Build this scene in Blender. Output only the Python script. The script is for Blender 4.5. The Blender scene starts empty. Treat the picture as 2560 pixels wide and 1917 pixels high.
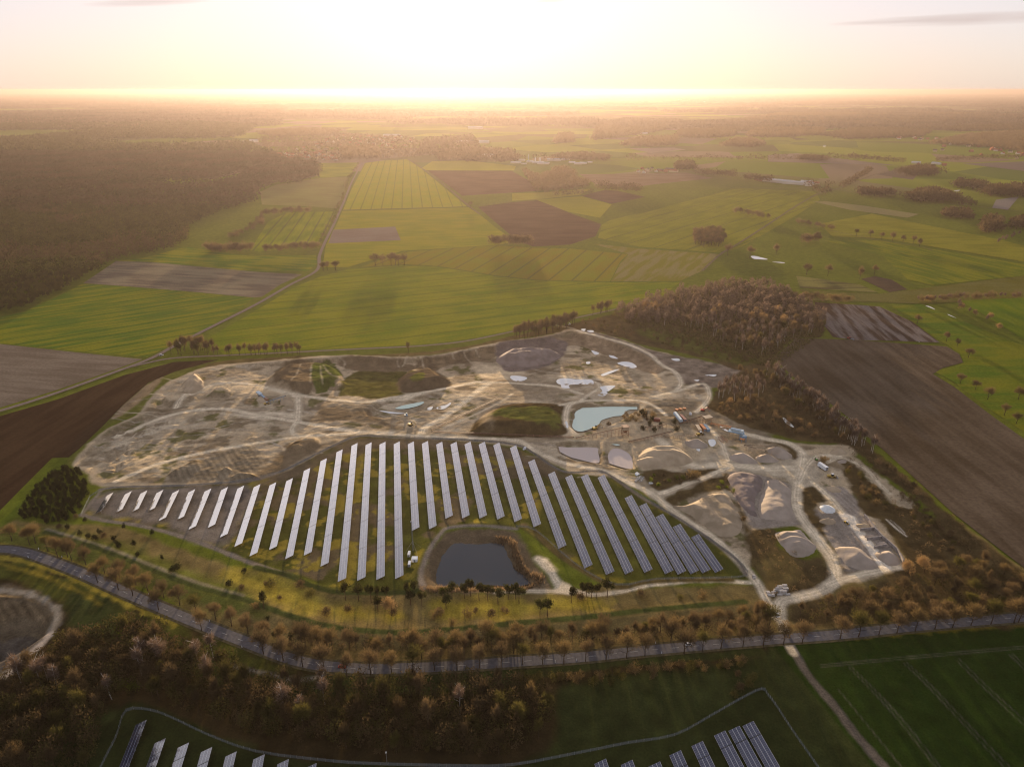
import bpy, math, random
import numpy as np
from mathutils import Vector, Matrix
R = math.radians
rng = np.random.default_rng(7)
random.seed(5)
SC = bpy.context.scene
COL = SC.collection

# ------------------------------------------------------------------ camera
CAMH = 290.0; PITCH = 22.6; F = 1762.0
cam = bpy.data.cameras.new('camera'); cam_o = bpy.data.objects.new('camera', cam); COL.objects.link(cam_o)
cam_o.location = (0, 0, CAMH); cam_o.rotation_euler = (R(90 - PITCH), 0, 0)
cam.sensor_width = 36; cam.lens = 36 * F / 2560; cam.clip_start = 1; cam.clip_end = 500000
SC.camera = cam_o
# ------------------------------------------------------------------ light
SUN_AZ, SUN_EL = -3.4, 3.5
w = bpy.data.worlds.new('World'); SC.world = w; w.use_nodes = True
nt = w.node_tree; bg = nt.nodes['Background']; bg.inputs[1].default_value = 0.1
sky = nt.nodes.new('ShaderNodeTexSky'); sky.sky_type = 'NISHITA'; sky.sun_disc = False
sky.sun_elevation = R(SUN_EL); sky.sun_rotation = R(SUN_AZ)
sky.air_density = 1.0; sky.dust_density = 1.6; sky.ozone_density = 1.2; sky.altitude = 290
def N(nt, t, **k):
    n = nt.nodes.new(t)
    for a, b in k.items(): setattr(n, a, b)
    return n
# a few thin warm-grey stratus streaks, placed by sky direction
tc = N(nt, 'ShaderNodeTexCoord'); mp = N(nt, 'ShaderNodeMapping'); mp.inputs['Scale'].default_value = (9, 9, 160)
nz = N(nt, 'ShaderNodeTexNoise'); nz.inputs['Scale'].default_value = 1.6; nz.inputs['Detail'].default_value = 6
nt.links.new(tc.outputs['Generated'], mp.inputs[0]); nt.links.new(mp.outputs[0], nz.inputs[0])
sx_ = N(nt, 'ShaderNodeSeparateXYZ'); nt.links.new(tc.outputs['Generated'], sx_.inputs[0])
def wm(op, a, b=None, c=False):
    n = N(nt, 'ShaderNodeMath', operation=op); n.use_clamp = c
    for i, v in enumerate((a, b)):
        if v is None: continue
        if isinstance(v, (int, float)): n.inputs[i].default_value = v
        else: nt.links.new(v, n.inputs[i])
    return n.outputs[0]
yy_ = wm('MAXIMUM', sx_.outputs[1], .05); ax_ = wm('DIVIDE', sx_.outputs[0], yy_); az_ = wm('DIVIDE', sx_.outputs[2], yy_); msk = None
for cx_, cz_, wx_, wz_, st_ in ((.60, .0835, .15, .0065, 1.0), (.50, .0800, .09, .0035, .8), (-.457, .1015, .07, .004, .7), (.05, .1035, .02, .002, .6)):
    d_ = wm('ADD', wm('POWER', wm('ABSOLUTE', wm('DIVIDE', wm('SUBTRACT', ax_, cx_), wx_)), 2), wm('POWER', wm('ABSOLUTE', wm('DIVIDE', wm('SUBTRACT', wm('SUBTRACT', az_, cz_), wm('MULTIPLY', wm('SUBTRACT', ax_, cx_), .035)), wz_)), 2))
    e_ = wm('MULTIPLY', wm('SUBTRACT', wm('ADD', .7, wm('MULTIPLY', nz.outputs[0], 1.6)), wm('MULTIPLY', d_, 1.0)), st_ * .55, True); msk = e_ if msk is None else wm('MAXIMUM', msk, e_)
mx = N(nt, 'ShaderNodeMix', data_type='RGBA'); nt.links.new(wm('MULTIPLY', msk, .8), mx.inputs[0])
# gamma and an even cream mix narrow the range of the sky
gm_ = N(nt, 'ShaderNodeGamma'); gm_.inputs[1].default_value = .6
tn = N(nt, 'ShaderNodeMix', data_type='RGBA', blend_type='MULTIPLY'); tn.inputs[0].default_value = 1; tn.inputs[7].default_value = (.52, .505, .76, 1)
nt.links.new(sky.outputs[0], gm_.inputs[0]); nt.links.new(gm_.outputs[0], tn.inputs[6]); cm_ = N(nt, 'ShaderNodeMix', data_type='RGBA'); cm_.inputs[0].default_value = .5; cm_.inputs[7].default_value = (1.96, 1.88, 1.86, 1)
nt.links.new(tn.outputs[2], cm_.inputs[6]); nt.links.new(cm_.outputs[2], mx.inputs[6])
mx.inputs[7].default_value = (1.25, 1.02, .95, 1)
nt.links.new(mx.outputs[2], bg.inputs[0])
sl = bpy.data.lights.new('sun', 'SUN'); sl.energy = 4.4; sl.angle = R(.5); sl.color = (1, .74, .46)
so = bpy.data.objects.new('sun', sl); COL.objects.link(so)
sd = Vector((math.sin(R(SUN_AZ)) * math.cos(R(SUN_EL)), math.cos(R(SUN_AZ)) * math.cos(R(SUN_EL)), math.sin(R(SUN_EL))))
so.rotation_euler = sd.to_track_quat('Z', 'Y').to_euler()
SC.view_settings.view_transform = 'Standard'; SC.view_settings.look = 'None'
SC.view_settings.exposure = 2.45; SC.view_settings.gamma = 1
SC.cycles.volume_bounces = 0; SC.cycles.max_bounces = 5; SC.cycles.diffuse_bounces = 2; SC.cycles.glossy_bounces = 2
SC.cycles.transparent_max_bounces = 8; SC.cycles.use_denoising = True; SC.cycles.filter_width = 1.15; SC.cycles.caustics_reflective = False

# ------------------------------------------------------------------ geometry of the view (for measuring where things stand)
CP_, SP_ = math.cos(R(PITCH)), math.sin(R(PITCH))
def ray(px, py):
    u = (np.asarray(px, float) - 1280) / F; v = (np.asarray(py, float) - 958.5) / F
    return u, CP_ - v * SP_, -SP_ - v * CP_
def P0(px, py, z=0.0):
    dx, dy, dz = ray(px, py); t = (z - CAMH) / dz
    return dx * t, dy * t
def PL(pts, z=0.0):
    a = np.array(pts, float); x, y = P0(a[:, 0], a[:, 1], z); return np.stack([x, y], 1)
def to_px(x, y, z=0.0):
    dz = z - CAMH; dep = y * CP_ - dz * SP_; up = y * SP_ + dz * CP_
    return 1280 + F * x / dep, 958.5 - F * up / dep
# ------------------------------------------------------------------ noise
def _h(i, j, s):
    n = (i * 374761393 + j * 668265263 + s * 974634777) & 0xffffffff
    n = ((n ^ (n >> 13)) * 1274126177) & 0xffffffff
    return ((n ^ (n >> 16)) & 0xffff) / 65535.0
def vnoise(x, y, s=0):
    xi = np.floor(x).astype(np.int64); yi = np.floor(y).astype(np.int64); fx = x - xi; fy = y - yi
    fx = fx * fx * (3 - 2 * fx); fy = fy * fy * (3 - 2 * fy)
    return (_h(xi, yi, s) * (1 - fx) + _h(xi + 1, yi, s) * fx) * (1 - fy) + (_h(xi, yi + 1, s) * (1 - fx) + _h(xi + 1, yi + 1, s) * fx) * fy
def fbm(x, y, scale, octv=4, s=0):
    r = 0; a = .5; t = 0
    for k in range(octv):
        r = r + a * vnoise(x / scale + 17.3 * k, y / scale - 9.1 * k, s + k * 31); t += a; a *= .55; scale *= .5
    return r / t
def ss(t): t = np.clip(t, 0, 1); return t * t * (3 - 2 * t)
def dist_line(x, y, pts):
    d = np.full(np.shape(x), 1e18)
    for a, b in zip(pts[:-1], pts[1:]):
        ex, ey = b - a; l2 = ex * ex + ey * ey + 1e-12
        t = np.clip(((x - a[0]) * ex + (y - a[1]) * ey) / l2, 0, 1)
        d = np.minimum(d, (x - a[0] - t * ex) ** 2 + (y - a[1] - t * ey) ** 2)
    return np.sqrt(d)
def inside(x, y, pts):
    c = np.zeros(np.shape(x), bool); n = len(pts)
    for i in range(n):
        x1, y1 = pts[i]; x2, y2 = pts[(i + 1) % n]
        c ^= ((y1 > y) != (y2 > y)) & (x < (x2 - x1) * (y - y1) / (y2 - y1 + 1e-12) + x1)
    return c
def sdist(x, y, pts):
    d = dist_line(x, y, np.vstack([pts, pts[:1]])); return np.where(inside(x, y, pts), -d, d)
def smooth_line(pts, n=8):
    p = np.array(pts, float)
    if len(p) < 3: return p
    q = np.vstack([2 * p[0] - p[1], p, 2 * p[-1] - p[-2]]); out = []
    for i in range(1, len(q) - 2):
        a, b, c, d = q[i - 1:i + 3]
        for t in np.linspace(0, 1, n, endpoint=False):
            out.append(.5 * (2 * b + (c - a) * t + (2 * a - 5 * b + 4 * c - d) * t * t + (3 * b - a - 3 * c + d) * t ** 3))
    out.append(p[-1]); return np.array(out)
def smooth_poly(pts, n=5):
    p = np.array(pts, float); m = len(p); out = []
    for i in range(m):
        a, b, c, d = p[i - 1], p[i], p[(i + 1) % m], p[(i + 2) % m]
        for t in np.linspace(0, 1, n, endpoint=False):
            out.append(.5 * (2 * b + (c - a) * t + (2 * a - 5 * b + 4 * c - d) * t * t + (3 * b - a - 3 * c + d) * t ** 3))
    return np.array(out)

# ------------------------------------------------------------------ object helpers
def tag(o, label=None, cat=None, group=None, kind=None):
    if label: o['label'] = label
    if cat: o['category'] = cat
    if group: o['group'] = group
    if kind: o['kind'] = kind
    return o
def empty(name, loc=(0, 0, 0), rz=0):
    o = bpy.data.objects.new(name, None); COL.objects.link(o); o.location = loc; o.rotation_euler = (0, 0, rz); o.empty_display_size = .5
    return o
def mesh_np(name, v, f, nside, mat=None, smooth=False, parent=None, mats=None, mi=None, link=True):
    """v (n,3), f flat int array of polygons with nside corners each"""
    me = bpy.data.meshes.new(name); v = np.asarray(v, np.float32); f = np.asarray(f, np.int32).reshape(-1)
    me.vertices.add(len(v)); me.vertices.foreach_set('co', v.reshape(-1))
    n = len(f) // nside; me.loops.add(len(f)); me.loops.foreach_set('vertex_index', f)
    me.polygons.add(n); me.polygons.foreach_set('loop_start', np.arange(0, n * nside, nside, dtype=np.int32))
    me.polygons.foreach_set('loop_total', np.full(n, nside, np.int32))
    if smooth: me.polygons.foreach_set('use_smooth', np.ones(n, bool))
    for m in (mats or ([mat] if mat else [])): me.materials.append(m)
    if mi is not None: me.polygons.foreach_set('material_index', np.asarray(mi, np.int32))
    me.update(calc_edges=True)
    if not link: return me
    o = bpy.data.objects.new(name, me); COL.objects.link(o); o.parent = parent
    return o
class MB:
    def __init__(s): s.v = []; s.f = []
    def box(s, x0, x1, y0, y1, z0, z1, M=None, top=None):
        """top=(dx0,dx1,dy0,dy1): inset of the top face"""
        t = top or (0, 0, 0, 0); n = len(s.v)
        c = [(x0, y0, z0), (x1, y0, z0), (x1, y1, z0), (x0, y1, z0), (x0 + t[0], y0 + t[2], z1), (x1 - t[1], y0 + t[2], z1), (x1 - t[1], y1 - t[3], z1), (x0 + t[0], y1 - t[3], z1)]
        s.v += [tuple(M @ Vector(p)) if M else p for p in c]
        s.f += [[n + i for i in q] for q in ((0, 3, 2, 1), (4, 5, 6, 7), (0, 1, 5, 4), (1, 2, 6, 5), (2, 3, 7, 6), (3, 0, 4, 7))]
        return s
    def tube(s, a, b, r0, r1=None, k=6, cap=True):
        r1 = r0 if r1 is None else r1; a = Vector(a); b = Vector(b); d = (b - a).normalized()
        u = d.orthogonal().normalized(); w_ = d.cross(u); n = len(s.v)
        for c, r in ((a, r0), (b, r1)):
            for i in range(k):
                t = 2 * math.pi * i / k; s.v.append(tuple(c + (u * math.cos(t) + w_ * math.sin(t)) * r))
        for i in range(k): j = (i + 1) % k; s.f.append([n + i, n + j, n + k + j, n + k + i])
        if cap: s.f.append([n + i for i in range(k)][::-1]); s.f.append([n + k + i for i in range(k)])
        return s
    def poly(s, pts): n = len(s.v); s.v += [tuple(p) for p in pts]; s.f.append(list(range(n, n + len(pts)))); return s
    def prism(s, prof, y0, y1):
        """profile in x,z extruded along y"""
        n = len(s.v); k = len(prof); s.v += [(x, y0, z) for x, z in prof] + [(x, y1, z) for x, z in prof]
        s.f.append([n + i for i in range(k)]); s.f.append([n + k + i for i in range(k)][::-1])
        for i in range(k): j = (i + 1) % k; s.f.append([n + j, n + i, n + k + i, n + k + j])
        return s
    def build(s, name, mat, parent=None, smooth=False, link=True):
        me = bpy.data.meshes.new(name); me.from_pydata(s.v, [], s.f); me.materials.append(mat)
        if smooth: me.polygons.foreach_set('use_smooth', np.ones(len(me.polygons), bool))
        me.update()
        if not link: return me
        o = bpy.data.objects.new(name, me); COL.objects.link(o); o.parent = parent; return o
def inst(name, me, parent=None, loc=(0, 0, 0), rz=0, sc=1.0):
    o = bpy.data.objects.new(name, me); COL.objects.link(o); o.parent = parent; o.location = loc; o.rotation_euler = (0, 0, rz)
    o.scale = (sc, sc, sc) if not isinstance(sc, tuple) else sc
    return o
_t = 'first second third fourth fifth sixth seventh eighth ninth tenth eleventh twelfth thirteenth fourteenth fifteenth sixteenth seventeenth eighteenth nineteenth'.split()
_tens = ['', '', 'twent', 'thirt', 'fort', 'fift', 'sixt', 'sevent', 'eight', 'ninet']
def ordinal(n):
    if n >= 200: return 'two-hundred-' + ordinal(n - 200) if n > 200 else 'two-hundredth'
    if n >= 100: return 'hundred-and-' + ordinal(n - 100) if n > 100 else 'hundredth'
    if n < 20: return _t[n - 1]
    a, b = divmod(n, 10); return _tens[a] + 'ieth' if b == 0 else _tens[a] + 'y-' + _t[b - 1]

# ------------------------------------------------------------------ materials
def principled(name, col, rough=.9, metal=0, spec=.0, noise=None, bump=None, nscale=1.0, colB=None, transl=0):
    m = bpy.data.materials.new(name); m.use_nodes = True; nt = m.node_tree; b = nt.nodes['Principled BSDF']
    b.inputs['Base Color'].default_value = (*col, 1); b.inputs['Roughness'].default_value = rough
    b.inputs['Metallic'].default_value = metal; b.inputs['Specular IOR Level'].default_value = spec
    if noise or bump:
        g = N(nt, 'ShaderNodeNewGeometry'); n = N(nt, 'ShaderNodeTexNoise'); n.inputs['Scale'].default_value = nscale; n.inputs['Detail'].default_value = 5
        nt.links.new(g.outputs['Position'], n.inputs[0])
        if noise:
            mx = N(nt, 'ShaderNodeMix', data_type='RGBA'); c2 = colB or tuple(c * (1 - noise) for c in col)
            mx.inputs[6].default_value = (*c2, 1); mx.inputs[7].default_value = (*col, 1)
            rp = N(nt, 'ShaderNodeMapRange'); rp.inputs[1].default_value = .38; rp.inputs[2].default_value = .62
            nt.links.new(n.outputs[0], rp.inputs[0]); nt.links.new(rp.outputs[0], mx.inputs[0]); nt.links.new(mx.outputs[2], b.inputs['Base Color'])
        if bump:
            bp = N(nt, 'ShaderNodeBump'); bp.inputs['Strength'].default_value = 1; bp.inputs['Distance'].default_value = bump
            nt.links.new(n.outputs[0], bp.inputs['Height']); nt.links.new(bp.outputs[0], b.inputs['Normal'])
    if transl:
        tr = N(nt, 'ShaderNodeBsdfTranslucent'); tr.inputs[0].default_value = (*col, 1); ms = N(nt, 'ShaderNodeMixShader'); ms.inputs[0].default_value = transl
        out = nt.nodes['Material Output']; nt.links.new(b.outputs[0], ms.inputs[1]); nt.links.new(tr.outputs[0], ms.inputs[2]); nt.links.new(ms.outputs[0], out.inputs[0])
    return m
# ================================================================== TERRAIN (one sheet to the horizon)
def grow(a, b, f, step):
    o = []; x = a; s = step
    while x < b: s *= f; x += s; o.append(x)
    return o
xs = np.arange(-470, 475, .95); xr = grow(xs[-1], 150000, 1.075, 1.0); xs = np.concatenate([-np.array(xr)[::-1], xs, xr])
ys = np.concatenate([np.arange(180, 520, .9), np.arange(520, 985, 1.15)]); yr = grow(ys[-1], 200000, 1.06, 1.15); yb = grow(0, 700, 1.2, 3)
ys = np.concatenate([180 - np.array(yb)[::-1], ys, yr])
NX, NY = len(xs), len(ys)
GX, GY = np.meshgrid(xs, ys, indexing='ij')
H = np.zeros((NX, NY)); C = np.zeros((NX, NY, 3)); A = np.zeros((NX, NY))
def sub(pts, pad):
    i0, i1 = np.searchsorted(xs, [pts[:, 0].min() - pad, pts[:, 0].max() + pad]); j0, j1 = np.searchsorted(ys, [pts[:, 1].min() - pad, pts[:, 1].max() + pad])
    return slice(max(i0 - 1, 0), i1 + 1), slice(max(j0 - 1, 0), j1 + 1)
# ---- relief -----------------------------------------------------
def pit(rim, soft, depth, wall, sw, tri=1.0):
    """rim polygon px; soft = indices polyline (px) of the gentle side"""
    p = PL(rim); s = sub(p, 2); x, y = GX[s], GY[s]; ins = inside(x, y, p)
    d = dist_line(x, y, np.vstack([p, p[:1]])); wig = (fbm(x, y, 22, 4, 3) - .5) * wall * 1.1
    k = ss((d + wig * ss(d / 6)) / wall)
    if soft is not None: k = k * ss(dist_line(x, y, PL(soft)) / sw)
    H[s] -= np.where(ins, depth * k, 0)
def dome(poly, h, wall, z=0.0, seed=0, smooth=1, rough=.18):
    p = smooth_poly(PL(poly, z)); s = sub(p, 2); x, y = GX[s], GY[s]; d = -sdist(x, y, p)
    n = fbm(x, y, wall * .8, 4, seed + 11); H[s] += np.where(d > 0, h * ss(d / wall) * (1 - rough + 2 * rough * n), 0)
RIM1 = [(560, 915), (640, 906), (700, 903), (850, 889), (1000, 893), (1100, 885), (1180, 872), (1245, 857), (1300, 848), (1380, 838), (1410, 828), (1440, 833), (1500, 842), (1560, 864), (1625, 893), (1655, 920), (1690, 942), (1695, 962), (1670, 978), (1600, 985), (1500, 990), (1440, 1000), (1400, 1012), (1300, 1015), (1180, 1000), (1050, 1015), (900, 1020), (760, 1010), (600, 1000), (520, 970), (530, 930)]
pit(RIM1, [(1695, 962), (1670, 978), (1600, 985), (1500, 990), (1440, 1000), (1400, 1012), (1300, 1015), (1180, 1000), (1050, 1015), (900, 1020), (760, 1010), (600, 1000), (520, 970), (530, 930)], 5.5, 10, 115)
RIM2 = [(520, 925), (455, 940), (400, 975), (372, 1005), (383, 1032), (330, 1047), (285, 1070), (230, 1100), (192, 1150), (186, 1165), (222, 1182), (250, 1208), (300, 1214), (420, 1190), (560, 1130), (640, 1060), (620, 980)]
pit(RIM2, [(300, 1214), (420, 1190), (560, 1130), (640, 1060), (620, 980), (520, 925)], 3.2, 7, 125)
pit([(905, 1024), (935, 1004), (1000, 984), (1060, 976), (1120, 978), (1100, 1003), (1040, 1034), (960, 1046), (912, 1040)], None, 4.5, 9, 1)
pit([(1385, 1104), (1440, 1102), (1502, 1102), (1510, 1130), (1506, 1160), (1440, 1153), (1395, 1132)], None, 3.0, 5, 1)
pit([(1508, 1104), (1545, 1103), (1580, 1110), (1590, 1140), (1592, 1172), (1560, 1174), (1512, 1160)], None, 2.6, 5, 1)
pit([(1428, 1025), (1452, 1012), (1520, 1008), (1600, 1009), (1604, 1026), (1580, 1036), (1560, 1052), (1510, 1070), (1470, 1082), (1440, 1084), (1422, 1066)], None, 3.0, 5, 1)
pit([(1068, 1476), (1062, 1440), (1072, 1400), (1098, 1362), (1128, 1338), (1205, 1336), (1275, 1340), (1295, 1375), (1320, 1418), (1352, 1450), (1330, 1474), (1200, 1482)], None, 3.6, 9, 1)
pit([(-40, 1490), (60, 1494), (112, 1516), (134, 1545), (124, 1582), (60, 1628), (-40, 1680)], None, 6.0, 8, 1)
dome([(-80, 1600), (-60, 1512), (30, 1506), (95, 1524), (112, 1548), (60, 1562), (0, 1572)], 4.5, 9, -6, 30, rough=.4)
dome([(660, 960), (690, 922), (760, 903), (830, 905), (862, 930), (845, 962), (800, 978), (730, 985)], 8.5, 15, 0, 1)
dome([(1002, 976), (998, 947), (1030, 930), (1059, 924), (1091, 930), (1111, 950), (1130, 962), (1070, 978)], 7.5, 13, -6, 2)
dome([(1172, 1072), (1205, 1035), (1262, 1014), (1330, 1008), (1402, 1014), (1415, 1040), (1412, 1080), (1330, 1092), (1180, 1088)], 6.5, 18, 0, 3, rough=.12)
dome([(712, 1132), (724, 1110), (760, 1097), (795, 1097), (803, 1110), (790, 1122), (760, 1135)], 4, 8, 0, 4)
dome([(415, 1190), (440, 1172), (490, 1150), (507, 1155), (500, 1172), (450, 1192)], 3, 6, 0, 5)
dome([(548, 1180), (565, 1168), (582, 1174), (570, 1184)], 2.6, 4, 0, 6)
dome([(575, 1198), (600, 1180), (640, 1186), (650, 1200)], 3, 6, 0, 7)
dome([(450, 972), (488, 944), (505, 950), (512, 968), (480, 984)], 5, 9, -4, 8)
dome([(400, 1005), (450, 985), (495, 1000), (470, 1018), (420, 1025)], 4, 9, -4, 9)
dome([(520, 1000), (545, 975), (580, 985), (575, 1005)], 4, 8, -4, 10)
dome([(835, 975), (850, 955), (868, 960), (862, 975)], 3, 5, -4, 12)
QUARRY = [(250, 1216), (222, 1185), (184, 1166), (195, 1140), (260, 1075), (340, 1040), (372, 1000), (420, 955), (520, 917), (640, 905), (850, 888), (1000, 892), (1100, 884), (1245, 856), (1380, 836), (1430, 822), (1520, 838), (1620, 872), (1760, 905), (1850, 920), (1850, 945), (1780, 960), (1775, 1010), (1850, 1060), (1930, 1095), (2020, 1110), (2110, 1115), (2140, 1150), (2235, 1230), (2240, 1260), (2170, 1260), (2210, 1310), (2260, 1400), (2240, 1425), (2110, 1450), (2000, 1320), (1900, 1330), (1880, 1410), (1850, 1400), (1780, 1350), (1640, 1255), (1540, 1195), (1420, 1178), (1300, 1118), (1080, 1097), (900, 1090), (770, 1150), (650, 1200), (500, 1212)]
q = PL(QUARRY); s = sub(q, 5); x, y = GX[s], GY[s]; dq = -sdist(x, y, q); kq = ss(dq / 8)
ROLL = (fbm(x, y, 30, 3, 21) - .5) * 1.2 + (np.abs(fbm(x, y, 11, 3, 22) - .5) * -1.3 + .2) + (fbm(x, y, 4, 2, 24) - .5) * .3
H[s] += kq * ROLL
lump = PL([(235, 1120), (300, 1080), (380, 1060), (455, 1045), (450, 1075), (370, 1110), (350, 1160), (290, 1205), (250, 1195)], -5); s2 = sub(lump, 2); x2, y2 = GX[s2], GY[s2]
k2 = ss(-sdist(x2, y2, lump) / 8); H[s2] += k2 * (np.abs(fbm(x2, y2, 9, 2, 31) - .5) * -7 + 1.2 + (fbm(x2, y2, 4, 2, 33) - .5) * 1.2)
for pts, h, wd in (([(116, 1335), (261, 1385), (377, 1430), (493, 1474), (609, 1506), (700, 1540), (814, 1572), (959, 1588), (1104, 1584), (1280, 1568), (1454, 1552), (1657, 1530), (1860, 1512)], .7, 7), ([(1062, 1478), (1040, 1440), (1060, 1390), (1092, 1345), (1128, 1318), (1205, 1314), (1290, 1322), (1340, 1380), (1380, 1430)], 1.0, 7),
                   ([(640, 1424), (727, 1445), (770, 1466), (828, 1484), (900, 1488)], .6, 6)):
    p = smooth_line(PL(pts)); s2 = sub(p, 20); d = dist_line(GX[s2], GY[s2], p); H[s2] += h * np.exp(-(d / wd) ** 2)
near = ss((900 - GY) / 60) * ss((460 - np.abs(GX)) / 20)
def hat(x, y):
    x = np.asarray(x, float); y = np.asarray(y, float)
    i = np.clip(np.searchsorted(xs, x) - 1, 0, NX - 2); j = np.clip(np.searchsorted(ys, y) - 1, 0, NY - 2)
    fx = np.clip((x - xs[i]) / (xs[i + 1] - xs[i]), 0, 1); fy = np.clip((y - ys[j]) / (ys[j + 1] - ys[j]), 0, 1)
    return (H[i, j] * (1 - fx) + H[i + 1, j] * fx) * (1 - fy) + (H[i, j + 1] * (1 - fx) + H[i + 1, j + 1] * fx) * fy
def PH(pts):
    """pixels -> points on the relief"""
    a = np.array(pts, float).reshape(-1, 2); dx, dy, dz = ray(a[:, 0], a[:, 1])
    t0 = (14 - CAMH) / dz; t1 = (-16 - CAMH) / dz; hit = np.zeros(len(a), bool); tt = t1.copy()
    for k in range(121):
        t = t0 + (t1 - t0) * k / 120; below = (CAMH + dz * t) <= hat(dx * t, dy * t)
        tt = np.where(below & ~hit, t, tt); hit |= below
    return np.stack([dx * tt, dy * tt], 1)
# ---- colour masks ----------------------------------------------
SAND = np.array((.33, .262, .172)); TRACK = np.array((.50, .42, .30)); DIRT = np.array((.135, .100, .060)); MUD = np.array((.215, .172, .115))
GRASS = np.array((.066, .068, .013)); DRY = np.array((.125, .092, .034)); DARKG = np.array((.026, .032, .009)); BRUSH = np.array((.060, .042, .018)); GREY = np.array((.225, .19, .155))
GREEN = np.array((.095, .118, .012)); PALE = np.array((.52, .46, .37)); BROWN = np.array((.036, .021, .012)); ROCK = np.array((.19, .148, .095)); GOLD = np.array((.24, .185, .028))  # GOLD is grass with low sunlight put into its colour
def put(s, a, col, tex=None):
    a = np.clip(a, 0, 1)[..., None]; c = np.asarray(col) if tex is None else np.asarray(col) * tex[..., None]
    C[s] = C[s] * (1 - a) + c * a
def ppoly(px, col, feather=3, edge=3, escale=14, k=1.0, seed=0, z=None, sm=True, stripes=None, var=.25):
    p = PH(px) if z is None else PL(px, z)
    if sm: p = smooth_poly(p, 4)
    s = sub(p, feather + edge + 2); x, y = GX[s], GY[s]; d = sdist(x, y, p) + (fbm(x, y, escale, 4, seed + 50) - .5) * 2 * edge
    tex = 1 + var * 2 * (fbm(x, y, 9, 4, seed + 5) - .5)
    if stripes:
        (a0, a1), wl, amt = stripes; q0, q1 = PL([a0, a1]); e = (q1 - q0) / np.linalg.norm(q1 - q0); c = (x * -e[1] + y * e[0]) + (fbm(x, y, 25, 2, 9) - .5) * 2
        tex = tex * (1 + amt * np.sin(c * 2 * math.pi / wl))
    put(s, (.5 - d / feather) * k, col, tex)
def pline(px, width, col, feather=1.2, edge=.6, k=1.0, ruts=0.0, seed=0, var=.18):
    p = smooth_line(PH(px), 6); s = sub(p, width + 4); x, y = GX[s], GY[s]; d = dist_line(x, y, p); n = fbm(x, y, 6, 3, seed + 70) - .5
    tex = 1 + var * 2 * (fbm(x, y, 5, 3, seed + 7) - .5) - ruts * (np.cos(d * 2 * math.pi / 2.3) > .45)
    put(s, (.5 - (d - width / 2 + n * 2 * edge) / feather) * k, col, tex)
C[:] = np.array((.078, .090, .010))
t = fbm(GX, GY, 60, 4, 2)[..., None]; C[:] = C * (.8 + .4 * t)
# whole near plot: rough dry grassland
ppoly([(-300, 1330), (0, 1300), (120, 1310), (300, 1320), (600, 1420), (1000, 1480), (1500, 1470), (1880, 1460), (1960, 1420), (2350, 1300), (2560, 1420), (2900, 1560), (2700, 1700), (1950, 1600), (1300, 1650), (900, 1670), (600, 1600), (250, 1430), (-300, 1400)], DRY, 4, 5, 20, 1, 1, var=.5)
ppoly([(560, 1420), (700, 1430), (850, 1500), (1000, 1530), (1000, 1550), (820, 1550), (640, 1500), (560, 1450)], GOLD, 6, 8, 14, .6, 2, var=.5)  # sunlit meadow, the sunlight painted in as gold
ppoly([(1080, 1500), (1280, 1490), (1500, 1490), (1500, 1530), (1280, 1545), (1080, 1560)], GOLD, 6, 10, 12, .55, 3, var=.5)  # another patch of sunlight painted onto the grass
ppoly([(-300, 1290), (80, 1310), (300, 1350), (560, 1440), (640, 1480), (640, 1550), (420, 1500), (200, 1420), (0, 1370), (-300, 1350)], GRASS * 1.3, 6, 9, 16, .6, 4, var=.5)
# land below the road, ground colours lowered to imitate lens vignetting
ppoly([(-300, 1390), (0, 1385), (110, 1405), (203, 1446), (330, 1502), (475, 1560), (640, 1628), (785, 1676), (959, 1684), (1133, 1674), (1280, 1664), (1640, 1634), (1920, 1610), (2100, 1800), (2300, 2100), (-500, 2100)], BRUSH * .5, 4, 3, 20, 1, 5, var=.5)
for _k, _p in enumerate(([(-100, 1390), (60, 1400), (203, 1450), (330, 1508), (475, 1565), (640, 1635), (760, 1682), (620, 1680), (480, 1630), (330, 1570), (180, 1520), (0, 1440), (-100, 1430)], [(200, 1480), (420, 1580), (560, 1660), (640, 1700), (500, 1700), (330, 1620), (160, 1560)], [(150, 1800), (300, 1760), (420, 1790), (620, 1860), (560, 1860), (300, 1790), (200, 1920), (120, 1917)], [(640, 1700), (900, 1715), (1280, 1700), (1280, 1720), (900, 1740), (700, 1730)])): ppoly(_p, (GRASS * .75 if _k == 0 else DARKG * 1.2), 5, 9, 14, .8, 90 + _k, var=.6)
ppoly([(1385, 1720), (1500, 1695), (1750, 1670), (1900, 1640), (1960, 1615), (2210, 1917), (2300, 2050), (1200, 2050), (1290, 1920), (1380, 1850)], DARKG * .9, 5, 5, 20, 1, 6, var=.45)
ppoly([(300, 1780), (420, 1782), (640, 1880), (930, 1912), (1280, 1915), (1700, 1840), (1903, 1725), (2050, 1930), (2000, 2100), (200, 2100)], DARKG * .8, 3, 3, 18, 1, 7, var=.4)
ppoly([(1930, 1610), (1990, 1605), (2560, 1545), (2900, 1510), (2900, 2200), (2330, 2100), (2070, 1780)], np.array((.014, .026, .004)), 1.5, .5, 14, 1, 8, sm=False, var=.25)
ppoly([(-200, 1490), (0, 1462), (60, 1470), (120, 1494), (150, 1520), (150, 1560), (120, 1590), (65, 1640), (0, 1700), (-200, 1800)], ROCK * .45, 3, 3, 10, 1, 9, var=.6)
pline([(-80, 1478), (0, 1476), (58, 1482), (110, 1500), (140, 1524), (137, 1560), (122, 1585)], 4.5, PALE * .34, 2.5, 3, .8, seed=3)
pline([(122, 1585), (70, 1640), (0, 1700), (-50, 1750)], 5, GREY * 1.2, 2, 1, .8, seed=4)
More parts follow.
